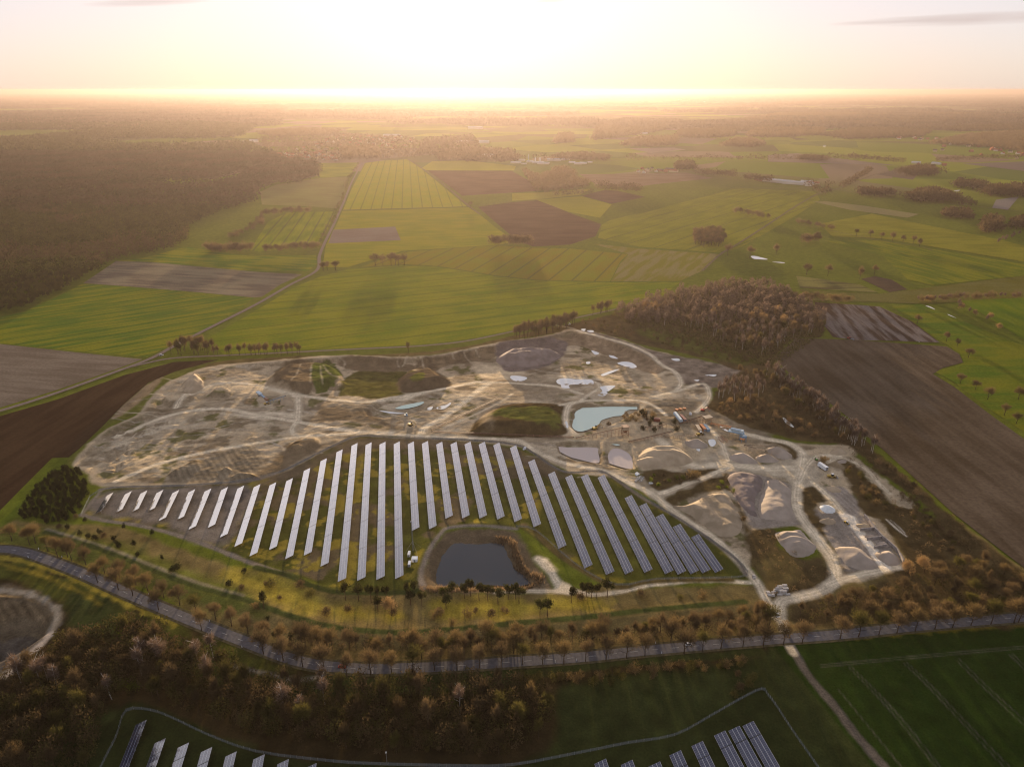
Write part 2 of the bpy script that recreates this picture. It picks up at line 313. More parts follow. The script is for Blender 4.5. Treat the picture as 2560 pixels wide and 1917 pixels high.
ppoly([(-80, 1510), (60, 1500), (110, 1524), (120, 1550), (40, 1545), (-80, 1560)], DIRT * .9, 3, 4, 8, .9, 10, var=.7, stripes=(((0, 1500), (40, 1560)), 5, .3))
ppoly([(-80, 1610), (20, 1600), (75, 1590), (110, 1590), (60, 1632), (0, 1680), (-80, 1730)], GREY * .25, 3, 4, 8, .85, 11, var=.7)
for pl, wd, c, kk in ((([(0, 1392), (110, 1415), (203, 1456), (330, 1515), (440, 1560)]), 4, GOLD * .9, .8), ([(0, 1408), (110, 1440), (203, 1480), (250, 1510)], 4, GOLD * .6, .7), ([(-50, 1357), (30, 1362), (110, 1382), (203, 1412), (330, 1465)], 3, GOLD * .7, .6), ([(700, 1690), (900, 1702), (1133, 1690), (1280, 1680), (1640, 1650), (1900, 1628)], 6, DARKG, .9),
                      ([(2000, 1600), (2200, 1585), (2560, 1560)], 4, GOLD * .5, .6)):
    pline(pl, wd, c, 2, 2.5, kk, seed=int(wd * 7))
# solar park floor: dark olive grass with brown bare patches
PARK = [(205, 1290), (250, 1225), (300, 1219), (500, 1210), (580, 1205), (640, 1199), (698, 1182), (770, 1147), (843, 1109), (901, 1092), (1000, 1096), (1150, 1100), (1300, 1122), (1360, 1150), (1425, 1182), (1497, 1178), (1541, 1199), (1599, 1240), (1657, 1272), (1715, 1306), (1787, 1356), (1845, 1402), (1866, 1437), (1840, 1446), (1650, 1450), (1540, 1470), (1440, 1420), (1380, 1380), (1300, 1320), (1205, 1312), (1120, 1320), (1070, 1370), (1045, 1440), (1040, 1470), (880, 1478), (820, 1470), (760, 1445), (640, 1412), (551, 1380), (464, 1345), (348, 1315), (261, 1303)]
ppoly(PARK, GRASS * .8, 2, 1, 14, 1, 12, sm=False, var=.4)
s = sub(PL(PARK), 3); x, y = GX[s], GY[s]; pk = ss(-sdist(x, y, PL(PARK)) / 4)
put(s, pk * ss((fbm(x, y, 22, 4, 61) - .5) * 9) * .85, DIRT * .7); put(s, pk * ss((fbm(x, y, 12, 4, 62) - .54) * 9) * .9, GOLD * .8)
ppoly([(215, 1285), (255, 1228), (330, 1222), (520, 1212), (600, 1215), (640, 1240), (560, 1360), (440, 1325), (330, 1300)], GREY * .62, 6, 8, 14, .72, 13, var=.4)
ppoly([(640, 1205), (780, 1148), (850, 1112), (900, 1094), (1100, 1096), (1300, 1125), (1420, 1185), (1380, 1200), (1200, 1130), (900, 1130), (760, 1180), (640, 1230)], DIRT * .8, 6, 6, 14, .65, 14, var=.4)
for k in range(-3, 12): pass
ppoly([(1465, 1190), (1540, 1200), (1870, 1435), (1800, 1446), (1560, 1460), (1440, 1400), (1330, 1320), (1380, 1210)], GRASS * .8, 6, 5, 18, .75, 15, var=.3)
ppoly([(1050, 1478), (1058, 1436), (1068, 1390), (1096, 1350), (1128, 1326), (1205, 1322), (1290, 1330), (1320, 1372), (1345, 1415), (1370, 1445), (1365, 1478), (1200, 1485)], DIRT * .75, 3, 3, 9, .92, 64, var=.4)
# fields round the park and verges
ppoly([(-400, 1380), (-100, 1330), (0, 1275), (60, 1215), (130, 1145), (175, 1143), (188, 1160), (130, 1190), (60, 1260), (0, 1320), (-300, 1400)], GREEN * .75, 3, 2, 16, .9, 16, var=.35)
ppoly([(170, 1150), (260, 1062), (330, 1000), (370, 955), (440, 926), (548, 903), (520, 925), (430, 952), (390, 975), (370, 1010), (330, 1038), (250, 1075), (200, 1130), (190, 1160)], GRASS * 1.3, 3, 4, 14, .95, 17, var=.45)
ppoly([(280, 1040), (330, 990), (400, 940), (395, 960), (340, 1015), (290, 1045)], DIRT * 1.3, 3, 3, 14, .8, 18)
ppoly([(540, 905), (700, 892), (1000, 884), (1160, 866), (1280, 840), (1420, 812), (1420, 828), (1300, 846), (1180, 872), (1000, 893), (850, 889), (640, 906), (520, 920)], DRY * .7, 3, 3, 14, .95, 19, var=.4)
# quarry floor
ppoly(QUARRY, SAND, 3, 3, 14, 1, 20, var=.3)
s = sub(q, 5); x, y = GX[s], GY[s]; kq = ss(dq / 8)
put(s, kq * ss((fbm(x, y, 45, 5, 71) - .5) * 7) * .75, MUD * .85, 1 + .5 * (fbm(x, y, 6, 3, 8) - .5))
put(s, kq * ss((fbm(x, y * 1.6, 24, 5, 72) - .56) * 9) * .75, DIRT * .8); put(s, kq * ss((fbm(x, y, 18, 5, 73) - .6) * 9) * .8, GRASS * .9)
put(s, kq * ss((fbm(x, y, 30, 5, 74) - .57) * 8) * .6, TRACK * .85)
gxh, gyh = np.gradient(H[s], axis=(0, 1)); sl_ = np.hypot(gxh / .95, gyh / 1.1)
put(s, kq * ss((sl_ - .32) * 4) * .8, ROCK * .85, 1 + .9 * (fbm(x, y * 3, 5, 3, 12) - .5))
# wind-row patterns (bulldozer tracks)
for k in range(210):
    cx, cy = rng.uniform(300, 1700), rng.uniform(930, 1190)
    if not inside(np.array([P0(cx, cy)[0]]), np.array([P0(cx, cy)[1]]), q)[0]: continue
    L = rng.uniform(25, 120); sl2 = rng.uniform(-.25, .25); bend = rng.uniform(-18, 18)
    pline([(cx - L, cy + sl2 * L), (cx, cy + bend * .3), (cx + L, cy - sl2 * L)], rng.uniform(.8, 2.0), (TRACK * .8, TRACK * .65, DIRT * 1.1, PALE * .65, GREY)[k % 5], 1.0, .8, rng.uniform(.3, .6), seed=k)
P = ppoly
P([(845, 985), (880, 930), (1000, 925), (1045, 935), (1003, 950), (1010, 990), (960, 1000), (870, 990)], GRASS * .55 + DRY * .18, 4, 5, 12, .9, 21, var=.6)
P([(845, 905), (900, 890), (1000, 898), (1040, 920), (1000, 930), (880, 925)], DIRT * .8, 3, 4, 9, .9, 22)
P([(1040, 900), (1120, 888), (1235, 866), (1230, 898), (1120, 915), (1050, 930)], DIRT * .85, 3, 4, 9, .85, 23, var=.8)
P([(680, 955), (700, 918), (770, 903), (790, 935), (775, 985), (720, 975)], DIRT * .75, 3, 4, 9, .85, 24)
P([(775, 925), (800, 905), (835, 910), (855, 935), (835, 965), (800, 985), (782, 970)], np.array((.050, .062, .012)), 2, 5, 7, .75, 25, var=.6)
for _i, _p in enumerate(([(752, 910), (742, 935), (728, 950)], [(779, 912), (777, 932), (776, 955)], [(801, 914), (803, 935), (807, 958)], [(808, 912), (820, 930), (835, 940), (872, 938)], [(850, 894), (862, 906), (858, 922)], [(1050, 893), (1056, 905), (1060, 920)], [(1130, 884), (1136, 898)], [(1160, 882), (1170, 900), (1180, 908)], [(1190, 876), (1200, 893)], [(1000, 888), (994, 905), (998, 918)], [(1018, 890), (1006, 916)])): pline(_p, 1.8, TRACK * .75, 1.6, 1.1, .42, seed=300 + _i)
P([(560, 1035), (640, 1030), (740, 1030), (745, 1046), (640, 1050), (560, 1032)], TRACK * .9, 3, 3, 9, .6, 95, stripes=(((600, 1030), (740, 1045)), 4, .2))
P([(450, 965), (560, 945), (640, 955), (740, 985), (640, 990), (520, 985)], SAND * 1.2, 5, 6, 12, .5, 96)
P([(1180, 905), (1250, 915), (1330, 935), (1250, 950), (1190, 940)], SAND * 1.3, 6, 6, 12, .6, 97)
P([(1000, 978), (998, 945), (1035, 928), (1095, 930), (1130, 962), (1070, 980)], DIRT * .6, 3, 3, 9, .9, 26)
P([(1025, 945), (1045, 932), (1062, 934), (1058, 948), (1035, 952)], GRASS * 1.2, 2, 2, 7, .9, 27)
P([(1175, 1075), (1205, 1035), (1262, 1014), (1330, 1008), (1402, 1014), (1418, 1045), (1412, 1084), (1330, 1094), (1180, 1090)], BRUSH * .8, 3, 4, 12, .95, 28, var=.5)
P([(1215, 1040), (1270, 1020), (1380, 1020), (1400, 1050), (1380, 1070), (1280, 1045)], GRASS * 1.1, 3, 7, 10, .75, 29, var=.5)
P([(715, 1132), (724, 1110), (760, 1099), (785, 1105), (790, 1122), (760, 1135)], DIRT * .6, 3, 3, 8, .85, 30)
P([(415, 1190), (440, 1172), (490, 1150), (507, 1155), (500, 1172), (450, 1192)], BRUSH * .8, 2, 3, 8, .9, 31)
P([(575, 1198), (600, 1182), (640, 1186), (650, 1200)], BRUSH, 2, 3, 8, .85, 32)
P([(640, 1035), (760, 1045), (800, 1010), (900, 1020), (1000, 1060), (980, 1070), (850, 1060), (780, 1065)], DIRT * .95, 8, 12, 12, .6, 33, var=.5)
P([(420, 1190), (560, 1130), (640, 1120), (640, 1190), (520, 1205)], MUD * .75, 6, 8, 12, .8, 34, var=.4, stripes=(((560, 1140), (600, 1200)), 4.5, .2))
P([(640, 1200), (700, 1130), (850, 1100), (760, 1150), (700, 1182)], DIRT * 1.0, 5, 6, 12, .75, 35)
P([(1430, 822), (1520, 838), (1640, 878), (1780, 905), (1880, 935), (1850, 960), (1760, 970), (1700, 955), (1690, 935), (1640, 905), (1560, 862)], np.array((.155, .122, .092)), 3, 3, 12, .85, 36, var=.7)
P([(1440, 834), (1500, 843), (1560, 865), (1625, 894), (1655, 921), (1640, 936), (1600, 926), (1540, 902), (1480, 874), (1430, 864), (1400, 872), (1385, 846)], np.array((.185, .135, .085)), 2, 2, 8, .85, 94, var=.6)
P([(1240, 1090), (1240, 1000), (1300, 940), (1440, 960), (1400, 1000), (1180, 1005)], MUD, 8, 10, 14, .5, 37, var=.4)
P([(1650, 1000), (1740, 1000), (1800, 1030), (1900, 1060), (1930, 1100), (1840, 1110), (1750, 1080), (1660, 1060), (1600, 1040)], MUD * .8, 5, 8, 10, .7, 38, var=.6)
P([(1460, 1095), (1590, 1060), (1700, 1080), (1750, 1150), (1640, 1180), (1590, 1170)], SAND * .95, 4, 5, 12, .75, 39, var=.25)
P([(1730, 1165), (1830, 1120), (1900, 1160), (2010, 1135), (2045, 1165), (2050, 1205), (1995, 1235), (1960, 1195), (1860, 1180), (1740, 1178)], TRACK * .62, 4, 5, 12, .9, 40, var=.25)
P([(1818, 1190), (1840, 1177), (1905, 1188), (1978, 1215), (1982, 1262), (1994, 1300), (2000, 1312), (1900, 1322), (1870, 1310), (1862, 1280), (1832, 1240)], GREY * .95, 2, 2, 10, .95, 41, var=.2)
P([(2062, 1225), (2100, 1215), (2135, 1240), (2150, 1275), (2145, 1290), (2110, 1290), (2078, 1250)], GREY, 2, 2, 10, .95, 42, var=.2, stripes=(((2080, 1230), (2140, 1280)), 4, .12))
P([(2022, 1265), (2050, 1275), (2110, 1290), (2150, 1340), (2180, 1380), (2195, 1415), (2110, 1425), (2085, 1370), (2045, 1310)], GREY * .9, 2, 2, 10, .9, 43, var=.25)
P([(2135, 1295), (2165, 1290), (2200, 1330), (2230, 1365), (2215, 1400), (2170, 1340)], GREY * 1.0, 2, 2, 8, .85, 44)
P([(2120, 1130), (2160, 1160), (2235, 1215), (2290, 1262), (2260, 1280), (2240, 1262), (2190, 1215)], SAND * .9, 2, 3, 8, .85, 45)
P([(2090, 1110), (2130, 1115), (2142, 1140), (2100, 1140), (2030, 1125)], SAND * 1.1, 3, 3, 8, .8, 46)
# overgrown belts inside the works
for poly, k_, sd_ in (([(2004, 1228), (2040, 1215), (2060, 1250), (2045, 1270), (2060, 1330), (2105, 1420), (2110, 1440), (2092, 1430), (2068, 1368), (2010, 1290)], .95, 47), ([(1610, 1205), (1610, 1175), (1730, 1178), (1800, 1170), (1780, 1190), (1700, 1215), (1650, 1228)], .9, 48), ([(1670, 1240), (1800, 1190), (1820, 1195), (1845, 1260), (1870, 1310), (1880, 1330), (1856, 1335), (1852, 1290), (1830, 1230), (1750, 1235), (1690, 1260)], .85, 49),
                      ([(1860, 1330), (1935, 1325), (1960, 1370), (2010, 1400), (2050, 1390), (2085, 1440), (2040, 1478), (1960, 1490), (1930, 1500), (1900, 1440), (1870, 1380)], .9, 53), ([(2095, 1145), (2130, 1160), (2200, 1225), (2230, 1262), (2300, 1280), (2400, 1340), (2460, 1420), (2300, 1430), (2260, 1400), (2210, 1310), (2160, 1280), (2130, 1230)], .95, 54),
                      ([(1775, 1000), (1850, 930), (1930, 925), (1985, 955), (2070, 1012), (2130, 1062), (2185, 1122), (2330, 1245), (2475, 1365), (2575, 1440), (2540, 1500), (2300, 1440), (2330, 1290), (2200, 1180), (2120, 1115), (2000, 1100), (1880, 1070), (1790, 1030)], .9, 55),
                      ([(1410, 815), (1530, 785), (1800, 712), (2000, 750), (2060, 835), (1990, 846), (1937, 893), (1940, 930), (1860, 930), (1760, 895), (1620, 865), (1500, 832)], .95, 56),
                      ([(1910, 1108), (1950, 1098), (1985, 1112), (2000, 1140), (1984, 1148), (1975, 1125), (1940, 1110)], .85, 57)):
    P(poly, BRUSH, 3, 5, 12, k_, sd_, var=.55)
P([(1600, 820), (1700, 830), (1800, 860), (1900, 900), (1850, 915), (1750, 890), (1600, 840)], GRASS * .9, 4, 8, 12, .35, 58, var=.4)
P([(1880, 1400), (1950, 1375), (2000, 1420), (1980, 1470), (1920, 1480)], DRY * .7, 4, 8, 12, .5, 59, var=.4)
P([(2240, 1430), (2340, 1400), (2480, 1400), (2560, 1450), (2620, 1560), (2200, 1560), (1990, 1560), (2000, 1505), (2120, 1490)], BRUSH, 4, 5, 12, .95, 60, var=.5)
# tracks
TR = [([(1972, 1598), (1952, 1545), (1920, 1506), (1889, 1450), (1831, 1387), (1784, 1344), (1715, 1300), (1657, 1257), (1628, 1234), (1570, 1205), (1512, 1178), (1454, 1167), (1396, 1153), (1338, 1127), (1309, 1108), (1280, 1100), (1180, 1096), (1075, 1092), (930, 1082), (843, 1072), (756, 1057), (640, 1037), (551, 1022), (464, 1030), (390, 1050), (290, 1092)], 8, 1, .14),
      ([(745, 1052), (731, 1068), (732, 1082), (745, 1092)], 7, 1, .1), ([(980, 1082), (901, 1082), (814, 1087), (741, 1093), (640, 1108), (493, 1135), (406, 1156), (333, 1185), (290, 1203)], 7, .95, .15),
      ([(744, 1050), (746, 1020), (745, 990)], 9, .8, .25), ([(770, 991), (712, 982), (640, 963), (565, 957), (493, 976), (440, 1020)], 8, .85, .2), ([(735, 990), (770, 992), (843, 1000), (915, 1005), (973, 997), (1046, 984), (1133, 967), (1191, 955)], 8, .95, .1),
      ([(1055, 1082), (1064, 1068), (1104, 1046), (1162, 1004), (1205, 970), (1225, 955)], 11, .85, .2), ([(1110, 1070), (1200, 1030), (1260, 1000), (1280, 985)], 5, .5, .2), ([(1191, 955), (1280, 958), (1380, 965), (1454, 985)], 9, .6, .2),
      ([(1400, 1013), (1454, 1003), (1530, 1001), (1599, 1002), (1640, 1018), (1665, 1038)], 6, .9, .15), ([(1454, 1003), (1425, 1011), (1416, 1031), (1416, 1060), (1437, 1083)], 8, .95, .15), ([(1454, 1000), (1475, 985), (1500, 968), (1478, 952), (1400, 940)], 7, .6, .2),
      ([(1640, 990), (1700, 975), (1758, 960), (1773, 988), (1758, 1014), (1740, 1030)], 8, .7, .25), ([(1442, 826), (1512, 845), (1584, 866), (1628, 888), (1651, 910), (1690, 932), (1702, 958), (1690, 975)], 8, .8, .15), ([(1255, 800), (1330, 805), (1420, 818), (1442, 826)], 5, .3, .2),
      ([(1650, 1234), (1680, 1224), (1715, 1210), (1770, 1190), (1820, 1168)], 7, .95, .12), ([(1650, 1100), (1720, 1160), (1810, 1160), (1900, 1170), (1990, 1170)], 14, .55, .1), ([(1760, 1060), (1800, 1100), (1820, 1150)], 8, .6, .2),
      ([(1850, 1082), (1920, 1098), (1963, 1106), (1995, 1121), (2007, 1141), (2001, 1176), (1992, 1222), (1992, 1263), (2006, 1298), (2036, 1335), (2065, 1373), (2085, 1408), (2090, 1440), (2076, 1463), (2045, 1480), (1992, 1492), (1955, 1503), (1945, 1540)], 10, .97, .14),
      ([(2070, 1462), (2100, 1450), (2152, 1436), (2195, 1427), (2245, 1418)], 8, .9, .1), ([(2030, 1205), (2050, 1222), (2082, 1251), (2111, 1289)], 8, .85, .15),
      ([(2040, 1170), (2094, 1146), (2129, 1153), (2166, 1173), (2195, 1205), (2224, 1234)], 5, .7, .2), ([(2000, 1200), (2020, 1160), (2050, 1140), (2100, 1140)], 9, .6, .2),
      ([(1874, 1456), (1773, 1450), (1657, 1458), (1599, 1467), (1541, 1480), (1480, 1486), (1430, 1477), (1367, 1477), (1280, 1477), (1240, 1480)], 4.5, .95, .3), ([(1345, 1396), (1358, 1408), (1376, 1428), (1396, 1460), (1420, 1478)], 8, .9, .1), ([(1360, 1400), (1380, 1425)], 8, .6, .1)]
for i, (p, wd, k_, rut) in enumerate(TR): pline(p, wd * .85, TRACK * .8, 2.4, 1.1, k_ * .8, 0, seed=100 + i); pline(p, wd * .62, TRACK * 1.08, 1.0, .5, k_ * .75, rut + .12, seed=130 + i)
P([(1385, 1478), (1405, 1450), (1440, 1478), (1420, 1484)], TRACK, 2, 1.5, 8, .9, 61)
pline([(2111, 1289), (2129, 1309), (2152, 1335), (2181, 1373), (2212, 1416)], 7, PALE * 1.1, 1.5, .5, 1, .1, seed=140)
P([(2105, 1285), (2135, 1290), (2150, 1320), (2140, 1330), (2115, 1305)], PALE, 2, 1.5, 8, .8, 62)
for i, (p, wd, c, k_) in enumerate((([(203, 1288), (228, 1256), (252, 1227)], 3, GREY * .8, .8), ([(203, 1286), (261, 1301), (348, 1313), (464, 1343), (551, 1376), (640, 1411), (727, 1440)], 4, GREY * .65, .85), ([(640, 1418), (727, 1440), (770, 1460), (828, 1477), (890, 1482), (1040, 1478)], 5, DARKG * 1.2, .9),
        ([(252, 1223), (300, 1217), (440, 1214), (580, 1205), (640, 1198), (698, 1180), (770, 1146), (843, 1110), (901, 1090), (1000, 1095), (1150, 1099), (1280, 1110), (1335, 1134), (1380, 1165), (1425, 1181), (1497, 1177), (1541, 1199), (1599, 1240), (1657, 1273), (1715, 1307), (1787, 1357), (1845, 1402), (1866, 1437)], 3.2, GREY * .6, .9),
        ([(116, 1329), (261, 1375), (377, 1421), (493, 1465), (609, 1497), (700, 1531), (814, 1563), (959, 1579), (1104, 1575), (1280, 1558), (1454, 1543), (1657, 1521), (1860, 1504)], 5, DARKG * 1.4, .9),
        ([(116, 1322), (261, 1366), (377, 1412), (493, 1455), (609, 1488)], 3, GREY * .8, .4),
        ([(1963, 1598), (1984, 1625), (2007, 1666), (2036, 1706), (2079, 1756), (2123, 1814), (2166, 1866), (2215, 1922), (2300, 2020)], 4.6, GREY * .36, .95), ([(1965, 1602), (1984, 1630)], 6, TRACK * .8, .8),
        ([(560, 1660), (700, 1690), (740, 1700), (800, 1690), (800, 1678)], 3, GREY * .7, .6), ([(1338, 1330), (1380, 1372), (1440, 1415), (1540, 1466), (1640, 1452), (1830, 1449)], 5, DRY * .7, .7),
        ([(1060, 1470), (1052, 1440), (1068, 1385), (1100, 1335), (1128, 1318), (1205, 1314), (1290, 1322)], 4, GREY * .7, .7), ([(100, 1212), (30, 1280), (-60, 1350)], 4, GREEN * .9, .7))):
    pline(p, wd, c, 1.5, .7, k_, .1, seed=160 + i)
pline([(2216, 1298), (2240, 1320), (2266, 1340)], 1.1, PALE, 1, .4, .9, seed=171); pline([(2226, 1299), (2246, 1316), (2262, 1332)], .8, PALE * .8, 1, .4, .7, seed=172)
TL = np.array((.075, .068, .05))
for p in ([(2095, 1722), (2155, 1795), (2210, 1862), (2260, 1925)], [(2123, 1668), (2210, 1758), (2275, 1835), (2342, 1920)], [(2127, 1664), (2217, 1754), (2283, 1830), (2352, 1918)], [(2259, 1657), (2310, 1705), (2400, 1800), (2514, 1920)], [(2266, 1655), (2318, 1702), (2408, 1796), (2526, 1918)],
          [(2390, 1649), (2470, 1728), (2560, 1811), (2640, 1880)], [(2398, 1646), (2478, 1724), (2570, 1806)], [(2525, 1637), (2560, 1672), (2640, 1750)], [(2532, 1634), (2568, 1668)], [(2052, 1661), (2239, 1643), (2400, 1628), (2560, 1614), (2700, 1600)], [(2052, 1667), (2239, 1649), (2400, 1634), (2560, 1620), (2700, 1607)]):
    pline(p, .75, TL, .7, .3, .5, seed=181)
P([(1240, 868), (1262, 852), (1330, 848), (1405, 850), (1420, 870), (1390, 905), (1330, 925), (1260, 925)], np.array((.12, .095, .085)), 3, 3, 10, .9, 63)
# ---- far country: the colour per sheet vertex is left to the shader (A = 1)
A[:] = ss((np.hypot(GX, GY) - 2300) / 700)
col4 = np.concatenate([C, A[..., None]], -1).reshape(-1, 4)
ii, jj = np.meshgrid(np.arange(NX - 1), np.arange(NY - 1), indexing='ij'); b0 = (ii * NY + jj).reshape(-1)
gf = np.stack([b0, b0 + NY, b0 + NY + 1, b0 + 1], 1)
gv = np.stack([GX, GY, H], -1).reshape(-1, 3)
def ground_mat():
    m = bpy.data.materials.new('ground'); m.use_nodes = True; nt = m.node_tree; b = nt.nodes['Principled BSDF']; b.inputs['Roughness'].default_value = 1; b.inputs['Specular IOR Level'].default_value = 0
    at = N(nt, 'ShaderNodeAttribute'); at.attribute_name = 'Col'; g = N(nt, 'ShaderNodeNewGeometry')
    def noise(sc, det=6, rough=.6, src=None, dist=0):
        n = N(nt, 'ShaderNodeTexNoise'); n.inputs['Scale'].default_value = sc; n.inputs['Detail'].default_value = det; n.inputs['Roughness'].default_value = rough; n.inputs['Distortion'].default_value = dist
        nt.links.new((src or g.outputs['Position']), n.inputs[0]); return n
    def mr(src, a, b_, c, d):
        r = N(nt, 'ShaderNodeMapRange'); nt.links.new(src, r.inputs[0])
        for i, v in enumerate((a, b_, c, d)): r.inputs[i + 1].default_value = v
        return r.outputs[0]
    def mixc(f, a, b_):
        x = N(nt, 'ShaderNodeMix', data_type='RGBA')
        for sck, v in ((x.inputs[0], f), (x.inputs[6], a), (x.inputs[7], b_)):
            if isinstance(v, tuple): sck.default_value = (*v, 1)
            elif isinstance(v, float): sck.default_value = v
            else: nt.links.new(v, sck)
        return x.outputs[2]
    n1 = noise(.9, 8, .7); n2 = noise(.11, 5)
    v1 = mr(n1.outputs[0], .3, .7, .62, 1.38); v2 = mr(n2.outputs[0], .35, .65, .82, 1.18)
    mu = N(nt, 'ShaderNodeMath', operation='MULTIPLY'); nt.links.new(v1, mu.inputs[0]); nt.links.new(v2, mu.inputs[1])
    vm = N(nt, 'ShaderNodeVectorMath', operation='SCALE'); nt.links.new(at.outputs['Color'], vm.inputs[0]); nt.links.new(mu.outputs[0], vm.inputs[3])
    # far patchwork of fields and woods
    mp = N(nt, 'ShaderNodeMapping'); mp.inputs['Rotation'].default_value = (0, 0, .35); nt.links.new(g.outputs['Position'], mp.inputs[0])
    vo = N(nt, 'ShaderNodeTexVoronoi'); vo.inputs['Scale'].default_value = 1 / 420; nt.links.new(mp.outputs[0], vo.inputs[0])
    sep = N(nt, 'ShaderNodeSeparateColor'); nt.links.new(vo.outputs['Color'], sep.inputs[0])
    cr = N(nt, 'ShaderNodeValToRGB'); cr.color_ramp.interpolation = 'CONSTANT'; E = cr.color_ramp.elements
    E[0].color = (.10, .125, .014, 1); E[1].position = .3; E[1].color = (.14, .155, .016, 1)
    for p, c in ((.55, (.095, .09, .03, 1)), (.7, (.15, .11, .07, 1)), (.85, (.07, .095, .018, 1))): e = E.new(p); e.color = c
    nt.links.new(sep.outputs[0], cr.inputs[0])
    fn = noise(1 / 1500, 5, .55); f0 = mr(fn.outputs[0], .485, .505, 0, 1); sy = N(nt, 'ShaderNodeSeparateXYZ'); nt.links.new(g.outputs['Position'], sy.inputs[0]); fy_ = mr(sy.outputs[1], 6500, 9500, 0, 1)
    fm = N(nt, 'ShaderNodeMath', operation='MULTIPLY'); nt.links.new(f0, fm.inputs[0]); nt.links.new(fy_, fm.inputs[1]); ff = fm.outputs[0]
    far = mixc(ff, cr.outputs[0], (.085, .062, .034))  # woods tone lightened to stand in for sun-lit treetops
    fin = mixc(at.outputs['Alpha'], vm.outputs[0], far)
    nt.links.new(fin, b.inputs['Base Color'])
    bp = N(nt, 'ShaderNodeBump'); bp.inputs['Distance'].default_value = .07; bp.inputs['Strength'].default_value = .8; nt.links.new(n1.outputs[0], bp.inputs['Height']); nt.links.new(bp.outputs[0], b.inputs['Normal'])
    return m
ground = mesh_np('ground', gv, gf, 4, ground_mat(), smooth=True)
ca = ground.data.color_attributes.new('Col', 'FLOAT_COLOR', 'POINT'); ca.data.foreach_set('color', col4.astype(np.float32).reshape(-1))
tag(ground, kind='structure')
# ================================================================== SHEETS: fields, roads, water
def sheet(name, poly, mat, dz, px=True, sm=False, kind='structure'):
    p = PL(poly) if px else np.array(poly)
    if sm: p = smooth_poly(p, 4)
    me = bpy.data.meshes.new(name); me.from_pydata([(a, b, dz) for a, b in p], [], [list(range(len(p)))]); me.materials.append(mat); me.update()
    if me.polygons[0].normal.z < 0: me.flip_normals()
    o = bpy.data.objects.new(name, me); COL.objects.link(o); return tag(o, kind=kind)
def field_mat(name, c1, c2, along=None, wl=12, amt=.25, blotch=.5, fine=.5, tram=0, tramcol=(.05, .05, .02)):
    """crop or soil: drilled rows run along the given photo line; tram = spacing of wheel lines"""
    m = bpy.data.materials.new(name); m.use_nodes = True; nt = m.node_tree; b = nt.nodes['Principled BSDF']; b.inputs['Roughness'].default_value = 1; b.inputs['Specular IOR Level'].default_value = 0
    g = N(nt, 'ShaderNodeNewGeometry'); mp = N(nt, 'ShaderNodeMapping')
    ang = 0
    if along: (a, b_) = PL(along); ang = math.atan2(b_[1] - a[1], b_[0] - a[0])
    mp.inputs['Rotation'].default_value = (0, 0, -ang); nt.links.new(g.outputs['Position'], mp.inputs[0])
    st = N(nt, 'ShaderNodeMapping'); st.inputs['Scale'].default_value = (.012, 1 / wl, 0); nt.links.new(mp.outputs[0], st.inputs[0])
    n0 = N(nt, 'ShaderNodeTexNoise'); n0.inputs['Scale'].default_value = 1.0; n0.inputs['Detail'].default_value = 3; nt.links.new(st.outputs[0], n0.inputs[0])
    n1 = N(nt, 'ShaderNodeTexNoise'); n1.inputs['Scale'].default_value = .012; n1.inputs['Detail'].default_value = 5; nt.links.new(g.outputs['Position'], n1.inputs[0])
    n2 = N(nt, 'ShaderNodeTexNoise'); n2.inputs['Scale'].default_value = .35; n2.inputs['Detail'].default_value = 6; n2.inputs['Roughness'].default_value = .7; nt.links.new(g.outputs['Position'], n2.inputs[0])
    def mr(src, lo, hi, c, d):
        r = N(nt, 'ShaderNodeMapRange'); nt.links.new(src, r.inputs[0])
        for i, v in enumerate((lo, hi, c, d)): r.inputs[i + 1].default_value = v
        return r.outputs[0]
    f = N(nt, 'ShaderNodeMath', operation='ADD'); nt.links.new(mr(n1.outputs[0], .35, .65, .5 - blotch, .5 + blotch), f.inputs[0]); nt.links.new(mr(n0.outputs[0], .3, .7, -amt * 2, amt * 2), f.inputs[1]); f.use_clamp = True
    mx = N(nt, 'ShaderNodeMix', data_type='RGBA'); mx.inputs[6].default_value = (*c1, 1); mx.inputs[7].default_value = (*c2, 1); nt.links.new(f.outputs[0], mx.inputs[0])
    last = mx.outputs[2]
    if tram:
        sp_ = N(nt, 'ShaderNodeSeparateXYZ'); nt.links.new(mp.outputs[0], sp_.inputs[0]); md = N(nt, 'ShaderNodeMath', operation='PINGPONG'); nt.links.new(sp_.outputs[1], md.inputs[0]); md.inputs[1].default_value = tram / 2
        lt = mr(md.outputs[0], 1.0, 2.2, .65, 0); m2 = N(nt, 'ShaderNodeMix', data_type='RGBA'); nt.links.new(lt, m2.inputs[0]); nt.links.new(last, m2.inputs[6]); m2.inputs[7].default_value = (*tramcol, 1); last = m2.outputs[2]
    vm = N(nt, 'ShaderNodeVectorMath', operation='SCALE'); nt.links.new(last, vm.inputs[0]); nt.links.new(mr(n2.outputs[0], .3, .7, 1 - fine * .5, 1 + fine * .5), vm.inputs[3]); nt.links.new(vm.outputs[0], b.inputs['Base Color'])
    bp = N(nt, 'ShaderNodeBump'); bp.inputs['Distance'].default_value = .03; nt.links.new(n2.outputs[0], bp.inputs['Height']); nt.links.new(bp.outputs[0], b.inputs['Normal'])
    return m
G1, G2 = (.090, .115, .006), (.150, .158, .007); GY_, GB = (.125, .150, .014), (.085, .085, .016)
BR1, BR2 = (.052, .030, .020), (.072, .044, .030); SO1, SO2 = (.024, .013, .007), (.040, .024, .013); ST1, ST2 = (.095, .075, .056), (.135, .110, .085)
